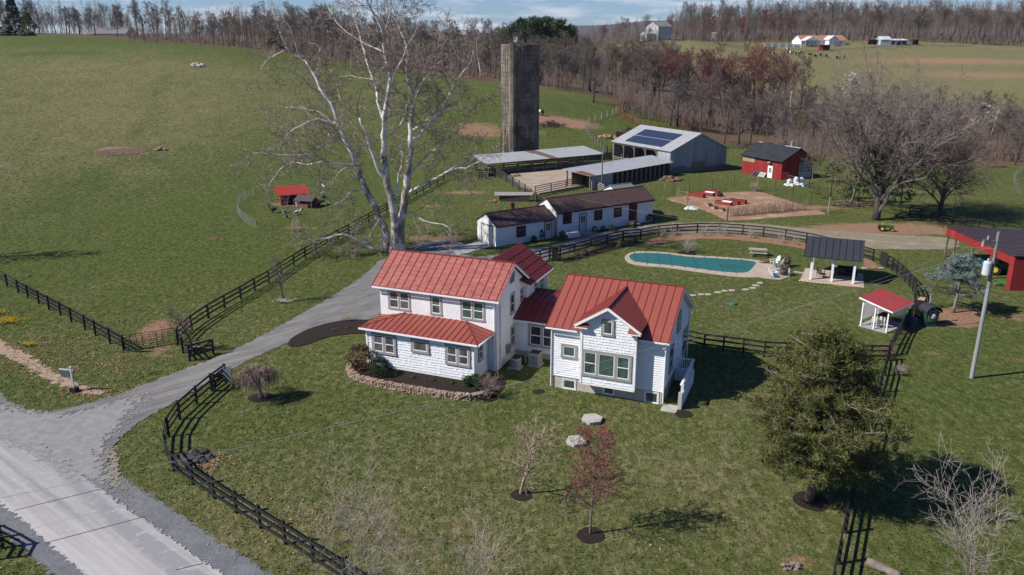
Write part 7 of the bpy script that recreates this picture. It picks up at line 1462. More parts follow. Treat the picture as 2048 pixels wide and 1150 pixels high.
def mound(px, d, H, W_, lab):
    t = thing('pine_grove_tree', lab, 'tree', at_d(px, d)); w = MB(); w.tube((0, 0, -.3), (0, 0, H*.8), .35, .15, 7); w.build('trunk', bark_dark, t); cs = [(rnd.gauss(0, W_*.27), rnd.gauss(0, W_*.27), H*(.45+.5*rnd.random()*math.exp(-0))) for _ in range(130)]; cs = [c for c in cs if (c[0]**2+c[1]**2)/(W_*.55)**2+((c[2]-H*.5)/(H*.52))**2 < 1]; foliage('crown', cs, 2.0, 40, .8, m_pg, t)
m_pg = mat('pine_grove', (.030, .052, .016), (.050, .075, .022), .3, .9)
for i, (px, d, H) in enumerate(((1022, 372, 20), (1045, 378, 22), (1068, 372, 23), (1092, 376, 23.5), (1112, 372, 22.5), (1128, 376, 20))): mound(px, d, H, 10, ('leftmost evergreen of the dark green grove behind the silo', 'second evergreen of the dark grove, behind the silo top', 'third evergreen of the dark grove right of the silo', 'tallest evergreen in the middle of the dark grove', 'fifth evergreen of the dark grove, on its sunny right half', 'rightmost evergreen of the dark grove right of the silo')[i])
# white blossoming pear trees in the valley
blossom = mat('pear_blossom', (.55, .54, .46), (.42, .41, .36), 1.2, .9)
for px, d, H, W_, lab in ((1685, 232, 14, 4.2, 'white blossoming tree standing before the hill pasture'), (1662, 205, 5.0, 3, 'small white blossoming tree left of the large white one'), (1945, 200, 9, 3.5, 'faint white blossoming tree at the right of the valley'), (1860, 205, 8, 4, 'pale blossoming tree behind the big bare yard tree'), (1408, 425, 6, 5, 'tiny white blossoming tree on the far hill by the grey house')):
    p = at_d(px, d); t = thing('blossoming_tree', lab, 'tree', p); mb = (MB(), MB()); P = variant(tips=[], kids=[9, 6, 4, 3]); grow(mb, Vector((0, 0, 0)), Z_.copy(), H*.8, .14, 3, P, random.Random(int(px))); mb[0].build('trunk', bark_grey, t, True); mb[1].build('branches', twig_tan, t); foliage('crown', [tuple(q) for q in P['tips'] if rnd.random() < .9], .5, 6, .26, blossom, t, .8)
# ---- individual valley / yard trees placed by base pixel
def at(key, px, py, H, lab): p = G(px, py); return put(key, p.x, p.y, H, lab)
for a in (('w0', 1583, 268, 14, 'pale white barked tree forking in the valley right of the maples'), ('f3', 1402, 292, 13, 'slim grey tree just behind the barn roof, left one'), ('f3', 1449, 288, 14, 'grey trunked tree standing at the barn gable'), ('b0', 1478, 288, 13, 'thick grey forked tree behind the right end of the metal barn'), ('f2', 1500, 286, 12, 'grey tree behind the black roofed red barn, left one'), ('b0', 1550, 290, 10, 'low bare tree above the red barn roof'), ('f2', 1340, 252, 15, 'dark multi stemmed tree right beyond the round pen'), ('b0', 1355, 254, 13, 'second dark tree clump at the round pen right side'), ('b0', 1186, 205, 12, 'dark leaning tree at the pasture corner left of the round pen'), ('w0', 1975, 300, 12, 'pale slender tree in the brush at the right'), ('t0', 1950, 335, 8, 'tan bushy tree right of the yard tree'), ('f2', 2030, 330, 10, 'brown bare tree at the right edge of the valley'), ('f2', 1640, 330, 9, 'brown bare tree just right of the red barn'), ('o0', 1670, 372, 6.5, 'greenish budding small tree beside the red barn yard'), ('t0', 1625, 366, 6, 'low mauve shrub tree at the red barn doors')): at(*a)
def big(label, px, py, seed, H, r, P, tm, cm, lvl=4, lean=(0, 0), name='bare_tree', rot=None): t, tips, c = bare(name, seed, H, r, P, tm, cm, lvl, label, 'tree', G(px, py), lean=lean); return t, tips
PB = variant(kids=[17, 10, 7, 6], ang=[36, 38, 40, 44], len=[1.2, .5, .5, .5], trunk=.48, seg=[5, 7, 4, 3, 2], rmin=.015, up=[.02, .08, .05, .02, .01], cone=False, taper=.5, **{'from': [.14, .25, .2, .15]})
t, tips = big('huge dense bare tree with ivy and dark trunk right of the red barn', 1752, 440, 21, 18.0, .55, PB, bark_dark, twig_purple)
foliage('ivy', [(rnd.gauss(0, 1.2), rnd.gauss(0, 1.2), rnd.uniform(4.5, 9.5)) for _ in range(60)], .7, 14, .35, needle_dark, t)
PB2 = variant(kids=[12, 9, 7, 5], ang=[46, 40, 42, 44], len=[1.5, .5, .5, .5], trunk=.36, seg=[5, 7, 4, 3, 2], rmin=.017, up=[.02, .05, .03, .02, .01], cone=False, taper=.5, **{'from': [.3, .25, .2, .15]})
big('wide spreading brown bare tree right of the huge yard tree', 1878, 432, 22, 13.5, .36, PB2, bark_dark, twig_tan)
big('smaller grey bare tree just left behind the huge yard tree', 1700, 412, 23, 8.0, .2, variant(kids=[9, 7, 6, 4], ang=[46, 42, 40, 40]), bark_grey, twig_olive)
conifer('green ragged cedar tangled left of the huge yard tree', G(1660, 400), 6.0, 6.5, mat('mixed_olive', (.075, .080, .028), (.12, .105, .05)), 70, size=.28, per=16); conifer('dark cedar under the huge yard tree', G(1715, 408), 7.5, 5.0, needle_dark, 90, size=.3, per=18); conifer('dark cedar between the two big yard trees', G(1800, 415), 7.0, 4.0, needle_dark, 80, size=.3, per=18)
big('bare tree whose shadow reaches in from beyond the left edge', -160, 520, 24, 14, .3, variant(kids=[10, 7, 5, 4]), bark_grey, twig_grey)
# ---- the great sycamore: main limbs surveyed, finer branches grown from them
def sycamore():
    b = G(789, 503); Y0 = b.y; t = thing('sycamore_tree', 'enormous bare sycamore with mottled white bark behind the main house', 'tree', b); ZA = lambda x, y: (400+x/2.3, y/2.3)
    limbs = [  # points in zoom coordinates, base radius m, tip radius m, depth slope
     ([(868, 1165), (850, 1060), (820, 975), (790, 930), (745, 830), (712, 740), (670, 640), (640, 580), (610, 490), (560, 420), (530, 360), (515, 315), (470, 270), (400, 230), (370, 150), (345, 80), (330, 0)], .60, .05, .25),
     ([(893, 1165), (903, 1040), (880, 930), (860, 830), (852, 740), (850, 650), (848, 560), (860, 470), (880, 380), (872, 310), (850, 240), (848, 150), (800, 60), (760, -10), (720, -70)], .66, .05, -.2),
     ([(915, 1165), (930, 1000), (945, 880), (955, 780), (970, 700), (975, 620), (965, 560), (978, 500), (985, 440), (962, 390), (950, 330), (960, 260), (952, 190), (905, 100), (885, 30), (870, -60)], .62, .05, .15),
     ([(858, 820), (815, 770), (790, 700), (770, 630), (735, 545)], .36, .14, -.5), ([(850, 570), (822, 480), (812, 400), (778, 300), (745, 220), (722, 130), (702, 60), (690, -20)], .30, .04, .5),
     ([(978, 640), (1010, 625), (1045, 585), (1090, 540), (1130, 480), (1165, 400), (1200, 340), (1245, 300), (1260, 240)], .30, .04, .3), ([(975, 600), (1040, 560), (1110, 510), (1180, 495), (1250, 500), (1310, 480)], .18, .03, -.4),
     ([(955, 815), (990, 770), (1040, 720), (1100, 680), (1130, 640), (1190, 608)], .22, .03, .5), ([(950, 890), (1030, 850), (1120, 800), (1170, 782), (1240, 770), (1305, 735)], .26, .04, -.6), ([(1100, 812), (1180, 760), (1220, 745), (1290, 725)], .13, .03, .2),
     ([(938, 985), (985, 980), (1040, 1020), (1140, 1035), (1160, 1090)], .16, .03, -.5), ([(898, 910), (915, 820), (930, 750), (935, 700), (905, 690)], .17, .04, .3),
     ([(972, 560), (1000, 400), (1050, 350), (1065, 310), (1115, 275)], .17, .03, -.4), ([(640, 580), (580, 540), (540, 510), (470, 500), (390, 492)], .20, .03, .6), ([(640, 582), (560, 550), (480, 570), (420, 600), (385, 645)], .16, .03, -.5),
     ([(695, 690), (650, 650), (605, 620), (588, 618)], .17, .06, -.8), ([(708, 762), (640, 760), (570, 740), (510, 706), (430, 716), (350, 712), (250, 700)], .21, .03, -.7), ([(515, 705), (560, 665), (610, 640)], .08, .03, .3),
     ([(570, 742), (500, 760), (440, 745), (380, 760), (330, 830), (312, 860)], .12, .03, .4), ([(705, 767), (650, 780), (620, 830), (575, 842)], .10, .02, .5), ([(768, 885), (720, 875), (690, 880), (660, 920), (610, 940)], .15, .03, -.6), ([(740, 850), (722, 815), (718, 780)], .10, .05, .2),
     ([(845, 1005), (805, 1030), (780, 1080), (775, 1120)], .14, .05, -.9), ([(800, 1150), (745, 1125), (700, 1090), (640, 1080), (570, 1100), (520, 1102), (480, 1072), (435, 1072), (430, 1035)], .22, .04, -.4), ([(775, 1118), (740, 1110), (690, 1130), (640, 1150)], .08, .02, -.3),
     ([(525, 345), (560, 260), (545, 210), (500, 190)], .11, .03, .5), ([(600, 470), (655, 480), (640, 420), (600, 330)], .10, .03, .5), ([(470, 272), (440, 215), (420, 150), (380, 60)], .10, .03, -.3), ([(880, 385), (920, 300), (960, 200), (1000, 140), (1010, 60)], .14, .03, -.5),
     ([(850, 640), (900, 590), (940, 540), (950, 470), (990, 440)], .15, .03, .4), ([(800, 370), (760, 360), (710, 345), (640, 350)], .10, .02, .6), ([(848, 250), (780, 210), (700, 170), (640, 120), (590, 40)], .12, .03, .4), ([(955, 330), (1000, 300), (1060, 240), (1120, 200)], .10, .02, .6), ([(905, 100), (960, 40), (1000, -20)], .09, .03, .3), ([(850, 150), (880, 60), (900, -30)], .09, .03, -.4), ([(1240, 310), (1180, 250), (1150, 180)], .07, .02, .2), ([(400, 230), (340, 255), (300, 280), (280, 330)], .07, .02, .4)]
    dep = {}; out = []
    for pts, r0, r1, ds in limbs:
        P_ = []; x0, y0 = pts[0]; best = min(((abs(a-x0)+abs(b_-y0), q) for (a, b_), q in dep.items()), default=(1e9, 0)); off0 = best[1] if best[0] < 90 else 0.; acc = off0
        for i, (x, y) in enumerate(pts):
            if i: acc += ds*(math.hypot(x-pts[i-1][0], y-pts[i-1][1])/2.3*.0575)*.55
            dep[(x, y)] = acc; p = at_y(*ZA(x, y), Y0+acc); P_.append(p-b)
        P_ = smooth_open(P_, 1); n = len(P_); rad = [.85*(r0+(r1-r0)*(i/(n-1))**.7) for i in range(n)]; 
        if r0 > .5: rad[0] *= 1.5; rad[1] *= 1.2
        P_ = [p+Vector((rnd.gauss(0, .07), rnd.gauss(0, .07), rnd.gauss(0, .07))) if 0 < i else p for i, p in enumerate(P_)]; out.append((P_, rad))
    up, dn, tw = MB(), MB(), MB()
    for P_, rad in out:
        n = len(P_); 
        if rad[0] > .5: k = max(2, int(n*.30)); dn.path(P_[:k+1], rad[:k+1], 12); up.path(P_[k:], rad[k:], 9)
        else: up.path(P_, rad, 7)
        rr = random.Random(n*7+int(rad[0]*100)); Lt = sum((a-c_).length for a, c_ in zip(P_, P_[1:])); cnt = int(Lt*(1.8 if rad[0] < .3 else 1.2)); PT = dict(seg=[4, 3, 2], wob=[.26, .28, .3], up=[.05, .04, .02], sides=[4, 3, 3], kids=[7, 5], ang=[48, 50], len=[.5, .5], rr=.55, rmin=.017, split=9, taper=.3, **{'from': [.2, .15]})
        for k in range(cnt):
            f = (.3 if rad[0] > .5 else .12)+(.88-(.3 if rad[0] > .5 else .12))*(k+rr.random())/cnt+.1*rr.random(); f = min(f, .995); x = f*(n-1); i = int(x); p = P_[i].lerp(P_[i+1], x-i); D = (P_[i+1]-P_[i]).normalized(); a = D.orthogonal().normalized(); c_ = D.cross(a); az = rr.random()*6.28; an = R(rr.uniform(35, 80)); nd = D*math.cos(an)+(a*math.cos(az)+c_*math.sin(az))*math.sin(an)
            r_ = min(rad[i]*.45, .055)*rr.uniform(.6, 1); grow((tw, tw), p, nd.normalized(), rr.uniform(1.3, 4.2)*(1.2-.4*f), max(.016, r_), 2, PT, rr)
        grow((tw, tw), P_[-1], (P_[-1]-P_[-2]).normalized(), 3.0, max(.02, rad[-1]*.8), 2, PT, rr)
    dn.build('trunk', syc_base, t, True); up.build('limbs', syc, t, True); tw.build('twigs', syc_twig, t)
sycamore()
# ---- garden trees
def buds(t, tips, m, rad=.12, per=5, size=.05, pr=1.): foliage('buds', [tuple(q) for q in tips if rnd.random() < pr], rad, per, size, m, t, .8, .2)
PR = variant(kids=[26, 8, 5], ang=[42, 36, 36], len=[.46, .5, .5], rmin=.007, up=[.02, .10, .06, .04], trunk=.9, seg=[8, 4, 3, 2], wob=[.02, .08, .14, .16], sides=[8, 4, 3, 3], **{'from': [.28, .2, .15]})
t, tips = big('small upright tree with dark red buds on the front lawn', 1180, 1068, 31, 5.7, .065, PR, bark_grey, tree_mat('red_twig', (.20, .13, .11), (.16, .08, .07)), 3, name='red_budding_tree'); buds(t, tips, mat('red_buds', (.21, .038, .035), (.13, .032, .03), 3), .09, 5, .045, .9)
PC = variant(kids=[13, 8, 6], ang=[62, 50, 46], len=[.66, .5, .5], rmin=.011, up=[.02, .02, .03, .02], trunk=.85, wob=[.09, .24, .26, .26], cone=True, **{'from': [.35, .2, .15]})
big('crooked bare tree with tan twigs left of the red budding tree', 1041, 988, 32, 4.6, .10, PC, tree_mat('tan_bark', (.24, .19, .15), (.32, .27, .22)), tree_mat('tan_twig', (.30, .23, .15), (.24, .19, .13)), 3)
def weeping():
    t = thing('weeping_tree', 'small umbrella shaped weeping tree beside the driveway fence', 'tree', G(521, 797)); w = MB(); w.path([(0, 0, -.2), (.03, 0, .5), (-.05, .03, 1.0), (.04, 0, 1.45), (0, 0, 1.7)], [.13, .11, .10, .09, .06], 9); w.build('trunk', tree_mat('weep_bark', (.26, .21, .18), (.34, .29, .25)), t, True); br = MB(); rr = random.Random(33)
    for i in range(34):
        a = rr.random()*6.28; Rr = rr.uniform(.5, 1.55); top = 1.75+rr.uniform(.2, .75)*(1-Rr/2.6); d = Vector((math.cos(a), math.sin(a), 0)); pts = [Vector((0, 0, rr.uniform(1.2, 1.65))), d*Rr*.35+Z_*(top-.1), d*Rr*.7+Z_*top, d*Rr+Z_*(top-.28)]; pts = smooth_open(pts, 1); br.path(pts, [.035-.004*k for k in range(len(pts))], 5)
        for k in range(26):
            f = rr.uniform(.2, 1)*(len(pts)-1.01); q = pts[int(f)].lerp(pts[int(f)+1], f-int(f)); a2 = a+rr.gauss(0, 1.1); e = Vector((math.cos(a2), math.sin(a2), 0)); L = rr.uniform(.2, .5); D_ = rr.uniform(.35, 1.05); p2 = q+e*L*.6+Z_*.07; p3 = q+e*L-Z_*D_*.4; p4 = q+e*L*1.15-Z_*D_
            if p4.z < .35: p4.z = .35
            br.path([q, p2, p3, p4], [.010, .009, .008, .007], 3)
    br.build('crown', tree_mat('weep_twig', (.27, .20, .165), (.22, .165, .135)), t)
weeping()
PS = variant(kids=[12, 8, 5], ang=[42, 40, 40], len=[.5, .5, .5], rmin=.01, **{'from': [.25, .2, .15]})
big('small bare tree by the pasture fence beside the driveway', 569, 603, 34, 4.6, .09, PS, bark_dark, twig_grey, 3); big('thin dark tree with white flowers under it by the driveway wing', 388, 700, 35, 4.2, .08, PS, bark_dark, twig_grey, 3)
PU = variant(kids=[16, 7, 5], ang=[38, 34, 36], len=[1.1, .5, .5], trunk=.3, rmin=.007, up=[.0, .06, .05, .03], sides=[5, 3, 3, 3], **{'from': [.02, .2, .15]}, cone=False)
def shrub(label, px, py, seed, H, cm, lvl=3, P=PU, tm=None): return big(label, px, py, seed, H, .045, P, tm or cm, cm, lvl, name='shrub')
shrub('tan fountain shaped bare shrub at the head of the black bed', 694, 641, 41, 2.0, tree_mat('straw_twig', (.36, .28, .17), (.29, .22, .14)), 2)
t, tips = shrub('grey bare multi stemmed bush at the right end of the stone wall', 977, 795, 42, 3.1, tree_mat('bush_twig', (.19, .14, .125), (.25, .20, .18))); buds(t, tips, mat('rust_buds', (.16, .05, .035)), .1, 2, .04, .5)
t, tips = shrub('green and rust leafed shrub at the porch corner', 940, 772, 43, 1.9, twig_tan); buds(t, tips, leafg, .14, 6, .07); 
def ball(label, px, py, r, m, n=90, per=40, size=.07, flat=1., name='round_shrub'):
    t = thing(name, label, 'shrub', G(px, py)); w = MB(); [w.tube((0, 0, 0), (rnd.uniform(-.3, .3)*r, rnd.uniform(-.3, .3)*r, r), .03, .01, 4) for _ in range(7)]; w.build('stems', bark_dark, t); foliage('foliage', [(r*.72*math.cos(a)*math.cos(e), r*.72*math.sin(a)*math.cos(e), r*flat*(.85+.75*math.sin(e))) for a, e in ((rnd.random()*6.28, rnd.uniform(-.7, 1.5)) for _ in range(n))], r*.3, per, size, m, t, .55, .35); return t
ball('clipped round dark green shrub left in front of the porch', 759, 752, .78, mat('boxwood', (.030, .055, .018), (.045, .075, .024), 6)); ball('small dark green shrub behind the grey bush', 962, 785, .55, MATS['boxwood'], 60)
tt = ball('loose reddish camellia shrub at the left corner of the porch', 722, 742, 1.15, mat('camellia_leaf', (.075, .065, .030), (.12, .07, .04), 4, c3=(.05, .07, .025), s3=2), 110, 22, .10); foliage('blooms', [(1.05*math.cos(a), 1.05*math.sin(a)-.1, rnd.uniform(.4, 1.9)) for a in [rnd.uniform(2.6, 6.6) for _ in range(36)]], .12, 3, .09, mat('camellia_red', (.42, .04, .03)), tt)
for i, (px, py) in enumerate(((1148, 517), (1166, 511), (1183, 506), (1238, 494), (1270, 486))): ball(('dry tan grass tuft, first from the gate in the fence bed', 'dry tan tuft, second from the gate in the fence bed', 'dry brown tuft in the middle of the fence bed', 'dry orange brown tuft, second from the right in the fence bed', 'dry orange brown tuft at the right end of the fence bed')[i], px, py, .38, mat('dry_tuft', (.20, .12, .07), (.27, .18, .11), 4), 26, 16, .12, name='grass_tuft')
for i, (px, py, H) in enumerate(((1322, 476, 3.2), (1375, 505, 3.3), (1408, 472, 2.8), (1446, 472, 3.2), (1500, 477, 2.6), (1345, 472, 2.6), (1560, 486, 2.4), (1590, 490, 2.0))): shrub(('pale bare sapling at the left of the bark strip', 'pale bare sapling in the mulch ring by the pool', 'pale bare sapling on the bark strip, third from left', 'pale bare sapling at the middle of the bark strip', 'pale bare sapling right of the middle of the bark strip', 'pale bare sapling, second from left on the bark strip', 'thin bare bush near the right of the bark strip', 'low bare bush at the right end of the bark strip')[i], px, py, 50+i, H, tree_mat('pale_sapling', (.24, .20, .17), (.31, .27, .23)), 2 if i != 1 else 3)
shrub('bare fruit tree at the far end of the garden plot', 1508, 382, 60, 2.6, tree_mat('pale_sapling', (.24,)*3, (.3,)*3), 3)
for i, (px, py, r, h_) in enumerate(((1124, 476, .35, .5), (1189, 466, .4, .5), (1206, 463, .35, .4), (1222, 462, .45, .45), (1262, 455, .5, .35), (1275, 452, .45, .4), (1300, 444, .7, .6), (1068, 484, .45, .4), (1083, 479, .35, .7))): ball(('low dark shrub at the corner where the two white outbuildings meet', 'low green shrub right of the outbuilding door', 'second low shrub right of the outbuilding door', 'low shrub under the middle window of the long outbuilding', 'brown dead shrub under the right window of the long outbuilding', 'brown dead shrub below the deep red door', 'dark rounded clump at the right corner of the long outbuilding', 'low green clump under the small garage window', 'teal green plant stand beside the garage side door')[i], px, py, r, [MATS['boxwood'], MATS['boxwood'], MATS['boxwood'], MATS['dry_tuft'], MATS['dry_tuft'], MATS['dry_tuft'], mat('dark_clump', (.05, .055, .06)), MATS['boxwood'], mat('teal_leaf', (.05, .15, .12))][i], 30, 20, .12, h_/r if r else 1)
# berry canes
t = thing('berry_canes', 'row of tangled brown berry canes along the garden front', 'berry canes', G(1545, 425)); w = MB(); o = t.location; A, B_ = G(1460, 433), G(1612, 420)
for i in range(420):
    f = rnd.random(); p = A.lerp(B_, f)-o+Vector((rnd.gauss(0, .35), rnd.gauss(0, .35), 0)); q = p+Vector((rnd.gauss(0, .35), rnd.gauss(0, .3), rnd.uniform(.8, 1.7))); w.path([p, p.lerp(q, .6)+Vector((0, 0, .15)), q+Vector((rnd.gauss(0, .3), 0, -.15))], [.018, .014, .01], 3)
w.build('canes', mat('cane_brown', (.12, .07, .055), (.17, .11, .08), 3), t); w = MB(); [w.box(p.x-.04, p.x+.04, p.y-.04, p.y+.04, 0, 1.5) for p in (A-o, B_-o, A.lerp(B_, .5)-o)]; w.build('stake', tanp, t)
# blue spruce: layered branches with sprays of needles
def spruce():
    t = thing('blue_spruce', 'leaning blue spruce with a flat topped crown and bare lower trunk', 'tree', G(1906, 626)); bl = mat('spruce_blue', (.19, .245, .235), (.12, .17, .16), 1.5, .85); w = MB(); L = Vector((.07, .02, 1)); H = 5.3
    w.path([L*(i*H/8) for i in range(9)], [.15-.014*i for i in range(9)], 9); w.build('trunk', tree_mat('spruce_bark', (.17, .14, .115), (.25, .21, .18)), t, True); br = MB(); cs = []
    for i in range(96):
        f = rnd.uniform(.28, 1); z = f*H; a = rnd.random()*6.28; env = 2.25*math.sin(min(1, (1-f)/.55)*1.57)**.7+.25; Lb = env*rnd.uniform(.6, 1.05)*(1.15 if math.cos(a) < 0 else .9); b0_ = L*z; e = b0_+Vector((math.cos(a)*Lb, math.sin(a)*Lb, rnd.uniform(-.25, .35))); br.path([b0_, b0_.lerp(e, .5)+Z_*.06, e], [.035, .02, .008], 4)
        if f > .5: 
            for k in range(7): cs.append(tuple(b0_.lerp(e, .3+.7*k/6)+Vector((rnd.gauss(0, .12), rnd.gauss(0, .12), rnd.gauss(0, .06)))))
        elif rnd.random() < .55: cs += [tuple(b0_.lerp(e, rnd.uniform(.7, 1))) for _ in range(2)]
        for k in range(3): q = b0_.lerp(e, rnd.uniform(.3, .9)); br.path([q, q+Vector((math.cos(a+rnd.uniform(-1, 1)), math.sin(a+rnd.uniform(-1, 1)), rnd.uniform(-.3, .2)))*rnd.uniform(.3, .7)], [.012, .005], 3)
    br.build('branches', bark_dark, t); foliage('crown', cs, .22, 34, .12, bl, t, .35, .5)
spruce()
# big olive evergreen on the front lawn
def yew():
    t = thing('evergreen_tree', 'large olive green feathery evergreen on the right of the front lawn', 'tree', G(1619, 1002)); m = mat('olive_needles', (.118, .120, .028), (.062, .074, .019), 1.1, .85, contrast=(.3, .7), c3=(.13, .12, .05), s3=1.6); w = MB(); H = 9.4
    w.path([Vector((.15*math.sin(i*.7), .1*math.cos(i), i*H/9)) for i in range(10)], [.22-.02*i for i in range(10)], 10); w.build('trunk', tree_mat('yew_bark', (.19, .125, .09), (.27, .19, .15)), t, True); br = MB(); cs = []
    for i in range(300):
        f = rnd.random(); z = 2.15+f*(H-2.25); a = rnd.random()*6.28; g_ = (z-2.15)/(H-2.15); env = (3.55+.45*math.sin(a*3+z))*(math.sin(math.pi*min(1, .20+g_*.80))**.75) if g_ < .95 else 1.0; Lb = env*rnd.uniform(.4, 1.1); up = rnd.uniform(.10, .55)
        if rnd.random() < .10: Lb *= 1.15
        b0_ = Vector((0, 0, max(1.5, z-Lb*up))); e = Vector((math.cos(a)*Lb, math.sin(a)*Lb, z+rnd.uniform(-.1, .4))); mid = b0_.lerp(e, .55)+Z_*rnd.uniform(-.1, .25); br.path([b0_, mid, e], [.05, .03, .008], 4); n = 6+int(Lb*4.0)
        for k in range(n):
            q = mid.lerp(e, rnd.random()) if rnd.random() < .8 else b0_.lerp(mid, rnd.uniform(.4, 1)); s_ = Vector((rnd.gauss(0, .34), rnd.gauss(0, .34), rnd.gauss(0, .17))); cs.append(tuple(q+s_)); br.path([q, q+s_], [.010, .005], 3)
    br.build('branches', tree_mat('yew_twig', (.30, .26, .22), (.22, .18, .15)), t); foliage('crown', cs, .27, 26, .155, m, t, .22, .62)
yew()
# gnarly dead bush by the fence corner, ivy post
shrub('thorny reddish bush tangled on the fence corner by the shelter', 1776, 716, 71, 2.2, tree_mat('reddish_twig', (.16, .08, .07), (.20, .14, .12)), 3); shrub('twisted pale grey dead bush below the lattice shelter', 1797, 748, 72, 1.7, tree_mat('pale_dead', (.27, .23, .20), (.20, .17, .15)), 3); shrub('small reddish bare shrub on the lawn behind the right foreground tree', 1975, 955, 73, 1.1, tree_mat('reddish_twig', (.16,)*3, (.2,)*3), 2)
# foreground bare crowns rising from below the frame
PFg = variant(kids=[8, 6, 5, 3], ang=[26, 32, 36, 40], len=[.95, .55, .52, .5], trunk=.5, seg=[5, 7, 4, 3, 2], rmin=.0065, up=[.02, .10, .06, .03, .02], cone=False, wob=[.06, .12, .16, .18, .2], **{'from': [.3, .3, .2, .2]})
fgb = tree_mat('pale_twig', (.27, .235, .205), (.20, .17, .15)); 
for lab, x, y, H, seed in (('pale bare tree crown rising from the bottom edge left of centre', -5.0, 26.3, 7.0, 81), ('pale bare tree crown rising at the bottom right corner', 18.2, 26.8, 7.0, 82), ('low bare twigs rising at the bottom edge near the centre', -1.4, 26.0, 5.4, 83)):
    bare('bare_tree', seed, H, .065, PFg, fgb, fgb, 4 if seed != 83 else 3, lab, 'tree', (x, y, 0))
# ---- real grass: tufts over the near lawn and verge
def grass():
    N = 230000; y = 27+185*nr.rand(N)**1.7; x = (nr.rand(N)*2-1)*(y*.68+4); keep = np.ones(N, bool)
    for nm in ('road_shoulder', 'driveway', 'mulch_bed', 'mulch_ring', 'garden_bed', 'dirt_track', 'dust_verge', 'swimming_pool', 'leaf_litter'):
        for o in C.objects:
            if o.name.split('.')[0] == nm and o.type == 'MESH':
                bb = [tuple(v.co) for v in o.data.vertices]; a = np.array(bb); e = o.data.attributes.get('edge')
                if e is None: continue
                ed = np.zeros(len(a), np.float32); e.data.foreach_get('value', ed); a = a[ed > (.0 if nm != 'driveway' else .15)]
                if not len(a): continue
                cs = .5 if nm in ('road_shoulder', 'driveway', 'dirt_track') else .3; grid = set(zip(np.floor(a[:, 0]/cs).astype(int).tolist(), np.floor(a[:, 1]/cs).astype(int).tolist())); keep &= ~np.fromiter(((i, j) in grid for i, j in zip(np.floor(x/cs).astype(int).tolist(), np.floor(y/cs).astype(int).tolist())), bool, N)
    def cut(poly): 
        nonlocal keep; ins, d = pip(x, y, poly); keep &= ~(ins | (d < .15))
    hp = lambda *a: [tuple(hloc(*q)[:2]) for q in a]
    cut(hp((-8.5, -.1), (.2, -.1), (.2, 2.4), (.9, 2.4), (1.2, 5.7), (5.3, 5.7), (5.3, 1.4), (12.9, 1.4), (12.9, .5), (14.2, .5), (14.2, 6), (12.9, 6), (12.9, 10.1), (1, 12.2), (-3.9, 12.2), (-3.9, 7.8), (-8.7, 7.8))); cut(PIX((1245, 505), (1262, 500), (1540, 518), (1585, 528), (1585, 560), (1500, 562), (1250, 530))); cut(PIX((1603, 545), (1635, 532), (1735, 540), (1730, 580), (1600, 566))); cut(PIX((1725, 655), (1770, 676), (1812, 655), (1768, 630))); cut(PIX((963, 478), (992, 495), (1110, 478), (1310, 446), (1300, 430), (1100, 455))); cut(PIX((895, 500), (918, 512), (984, 494), (959, 480)))
    x, y = x[keep], y[keep]; N = len(x); z = HA(x, y); h = nr.uniform(.012, .042, N)*(1+.6*(nr.rand(N) > .9)); s = nr.uniform(.03, .075, N)*(1+y/90); V = []
    P = np.stack([x, y, z-.01], -1); vs = []
    for j in range(2):
        a = nr.rand(N)*6.28; e = np.stack([np.cos(a), np.sin(a), 0*a], -1)*s[:, None]; tp = P+np.stack([nr.normal(0, .03, N), nr.normal(0, .03, N), h+.01], -1); vs.append(np.stack([P-e, P+e, tp], 1))
    V = np.concatenate(vs).reshape(-1, 3); o = npmesh('grass', V, np.arange(len(V)).reshape(-1, 3), grass_mat('grass_blades', False)); tag(o, 'short mottled green and straw coloured lawn grass', 'grass', kind='stuff'); setz(o, V[:, 0], V[:, 1])
grass()
# fallen leaves
def leaves(label, spots, n):
    xs, ys = [], []
    for px, py, rx, ry, w_ in spots: c = G(px, py); k = int(n*w_); xs.append(nr.normal(c.x, rx, k)); ys.append(nr.normal(c.y, ry, k))
    x, y = np.concatenate(xs), np.concatenate(ys); k = len(x); P = np.stack([x, y, HA(x, y)+.035], -1); a = nr.rand(k)*6.28; s = nr.uniform(.04, .085, (k, 1)); e = np.stack([np.cos(a), np.sin(a), nr.normal(0, .3, k)], -1)*s; f = np.stack([-np.sin(a), np.cos(a), nr.normal(0, .3, k)], -1)*s*.8
    V = np.stack([P-e, P-f, P+e, P+f], 1).reshape(-1, 3); i = np.arange(k)*4; tag(npmesh('fallen_leaves', V, np.stack([i, i+1, i+2, i+3], -1), mat('dead_leaf', (.34, .21, .14), (.22, .12, .07), 9, .9)), label, 'fallen leaves', kind='stuff')
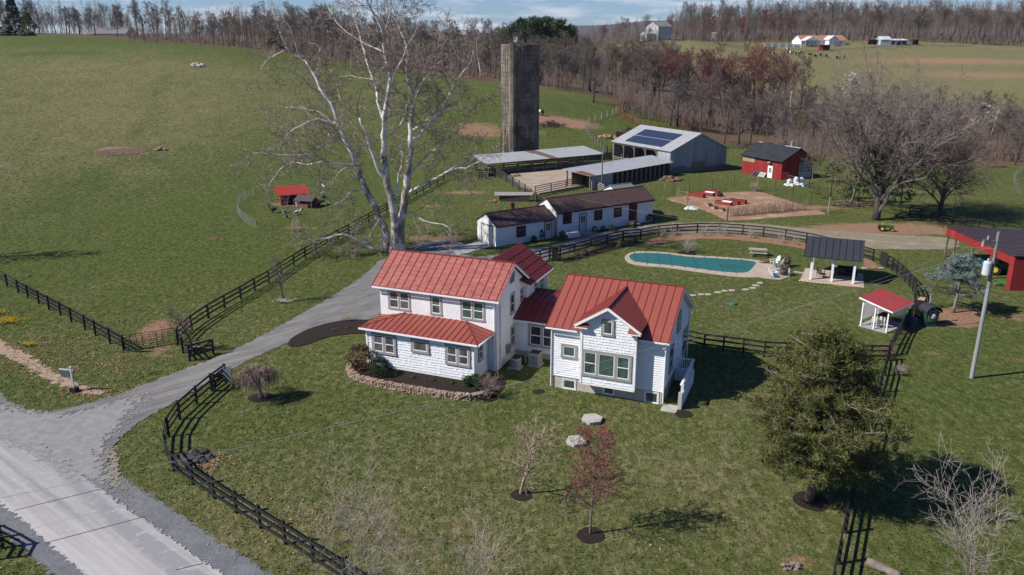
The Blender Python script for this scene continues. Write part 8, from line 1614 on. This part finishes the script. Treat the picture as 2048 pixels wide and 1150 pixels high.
leaves('scattered brown leaves on the verge and lawn', [(100, 735, 4, 1.2, .2), (30, 700, 3, 1.2, .12), (180, 785, 2, .6, .08), (320, 690, 3, 1.8, .1), (420, 925, .5, .5, .05), (540, 1000, 3, 1, .03), (600, 1060, 2, 1, .03), (120, 690, 6, 3, .12), (560, 560, 6, 1.5, .06), (700, 470, 6, 3, .12), (800, 1000, 12, 6, .015), (1380, 1050, 2, 2, .01)], 4600)
# far blue ridge
def hills():
    xs = np.linspace(-2400, 5700, 160); V = []; 
    def prof(x): u = (x+200)/4200; return 22+np.clip(u, 0, 1)**.8*165*(1+.10*np.sin(x/520)+.06*np.sin(x/170+1))*1+8*np.sin(x/300)
    rows = []
    for k, (yy, f) in enumerate(((3300, -.1), (3600, .35), (4000, .75), (4400, 1.0), (4800, .8), (5300, -.1))): rows.append(np.stack([xs, np.full_like(xs, yy)+60*np.sin(xs/400+k), 10+prof(xs)*f+(6*np.sin(xs/90+k*2) if 0 < k < 5 else 0)], -1))
    A = np.stack(rows); V = A.reshape(-1, 3); n = len(xs); idx = np.arange(len(rows)*n).reshape(len(rows), n); Fc = np.stack([idx[:-1, :-1].ravel(), idx[:-1, 1:].ravel(), idx[1:, 1:].ravel(), idx[1:, :-1].ravel()], -1)
    tag(npmesh('hills', V, Fc, mat('wooded_ridge', (.055, .050, .045), (.075, .062, .055), .004, 1, world=True), smooth=True), kind='structure')
hills()
w = MB(); w.box(-2600, 6000, -60, 5600, -12, 330); o = w.build('haze', mat('tmp_h', (.5,)*3)); hm = bpy.data.materials.new('haze_air'); hm.use_nodes = True; q = hm.node_tree; q.nodes.clear(); oo = q.nodes.new('ShaderNodeOutputMaterial'); pv = q.nodes.new('ShaderNodeVolumePrincipled'); pv.inputs['Color'].default_value = (.80, .88, 1, 1); pv.inputs['Density'].default_value = 4.5e-5; pv.inputs['Anisotropy'].default_value = .2; q.links.new(pv.outputs[0], oo.inputs['Volume']); o.data.materials.clear(); o.data.materials.append(hm); tag(o, 'thin blue air haze over the far ridge', 'haze', kind='stuff')
HAZE = True
if not HAZE: bpy.data.objects.remove(o)
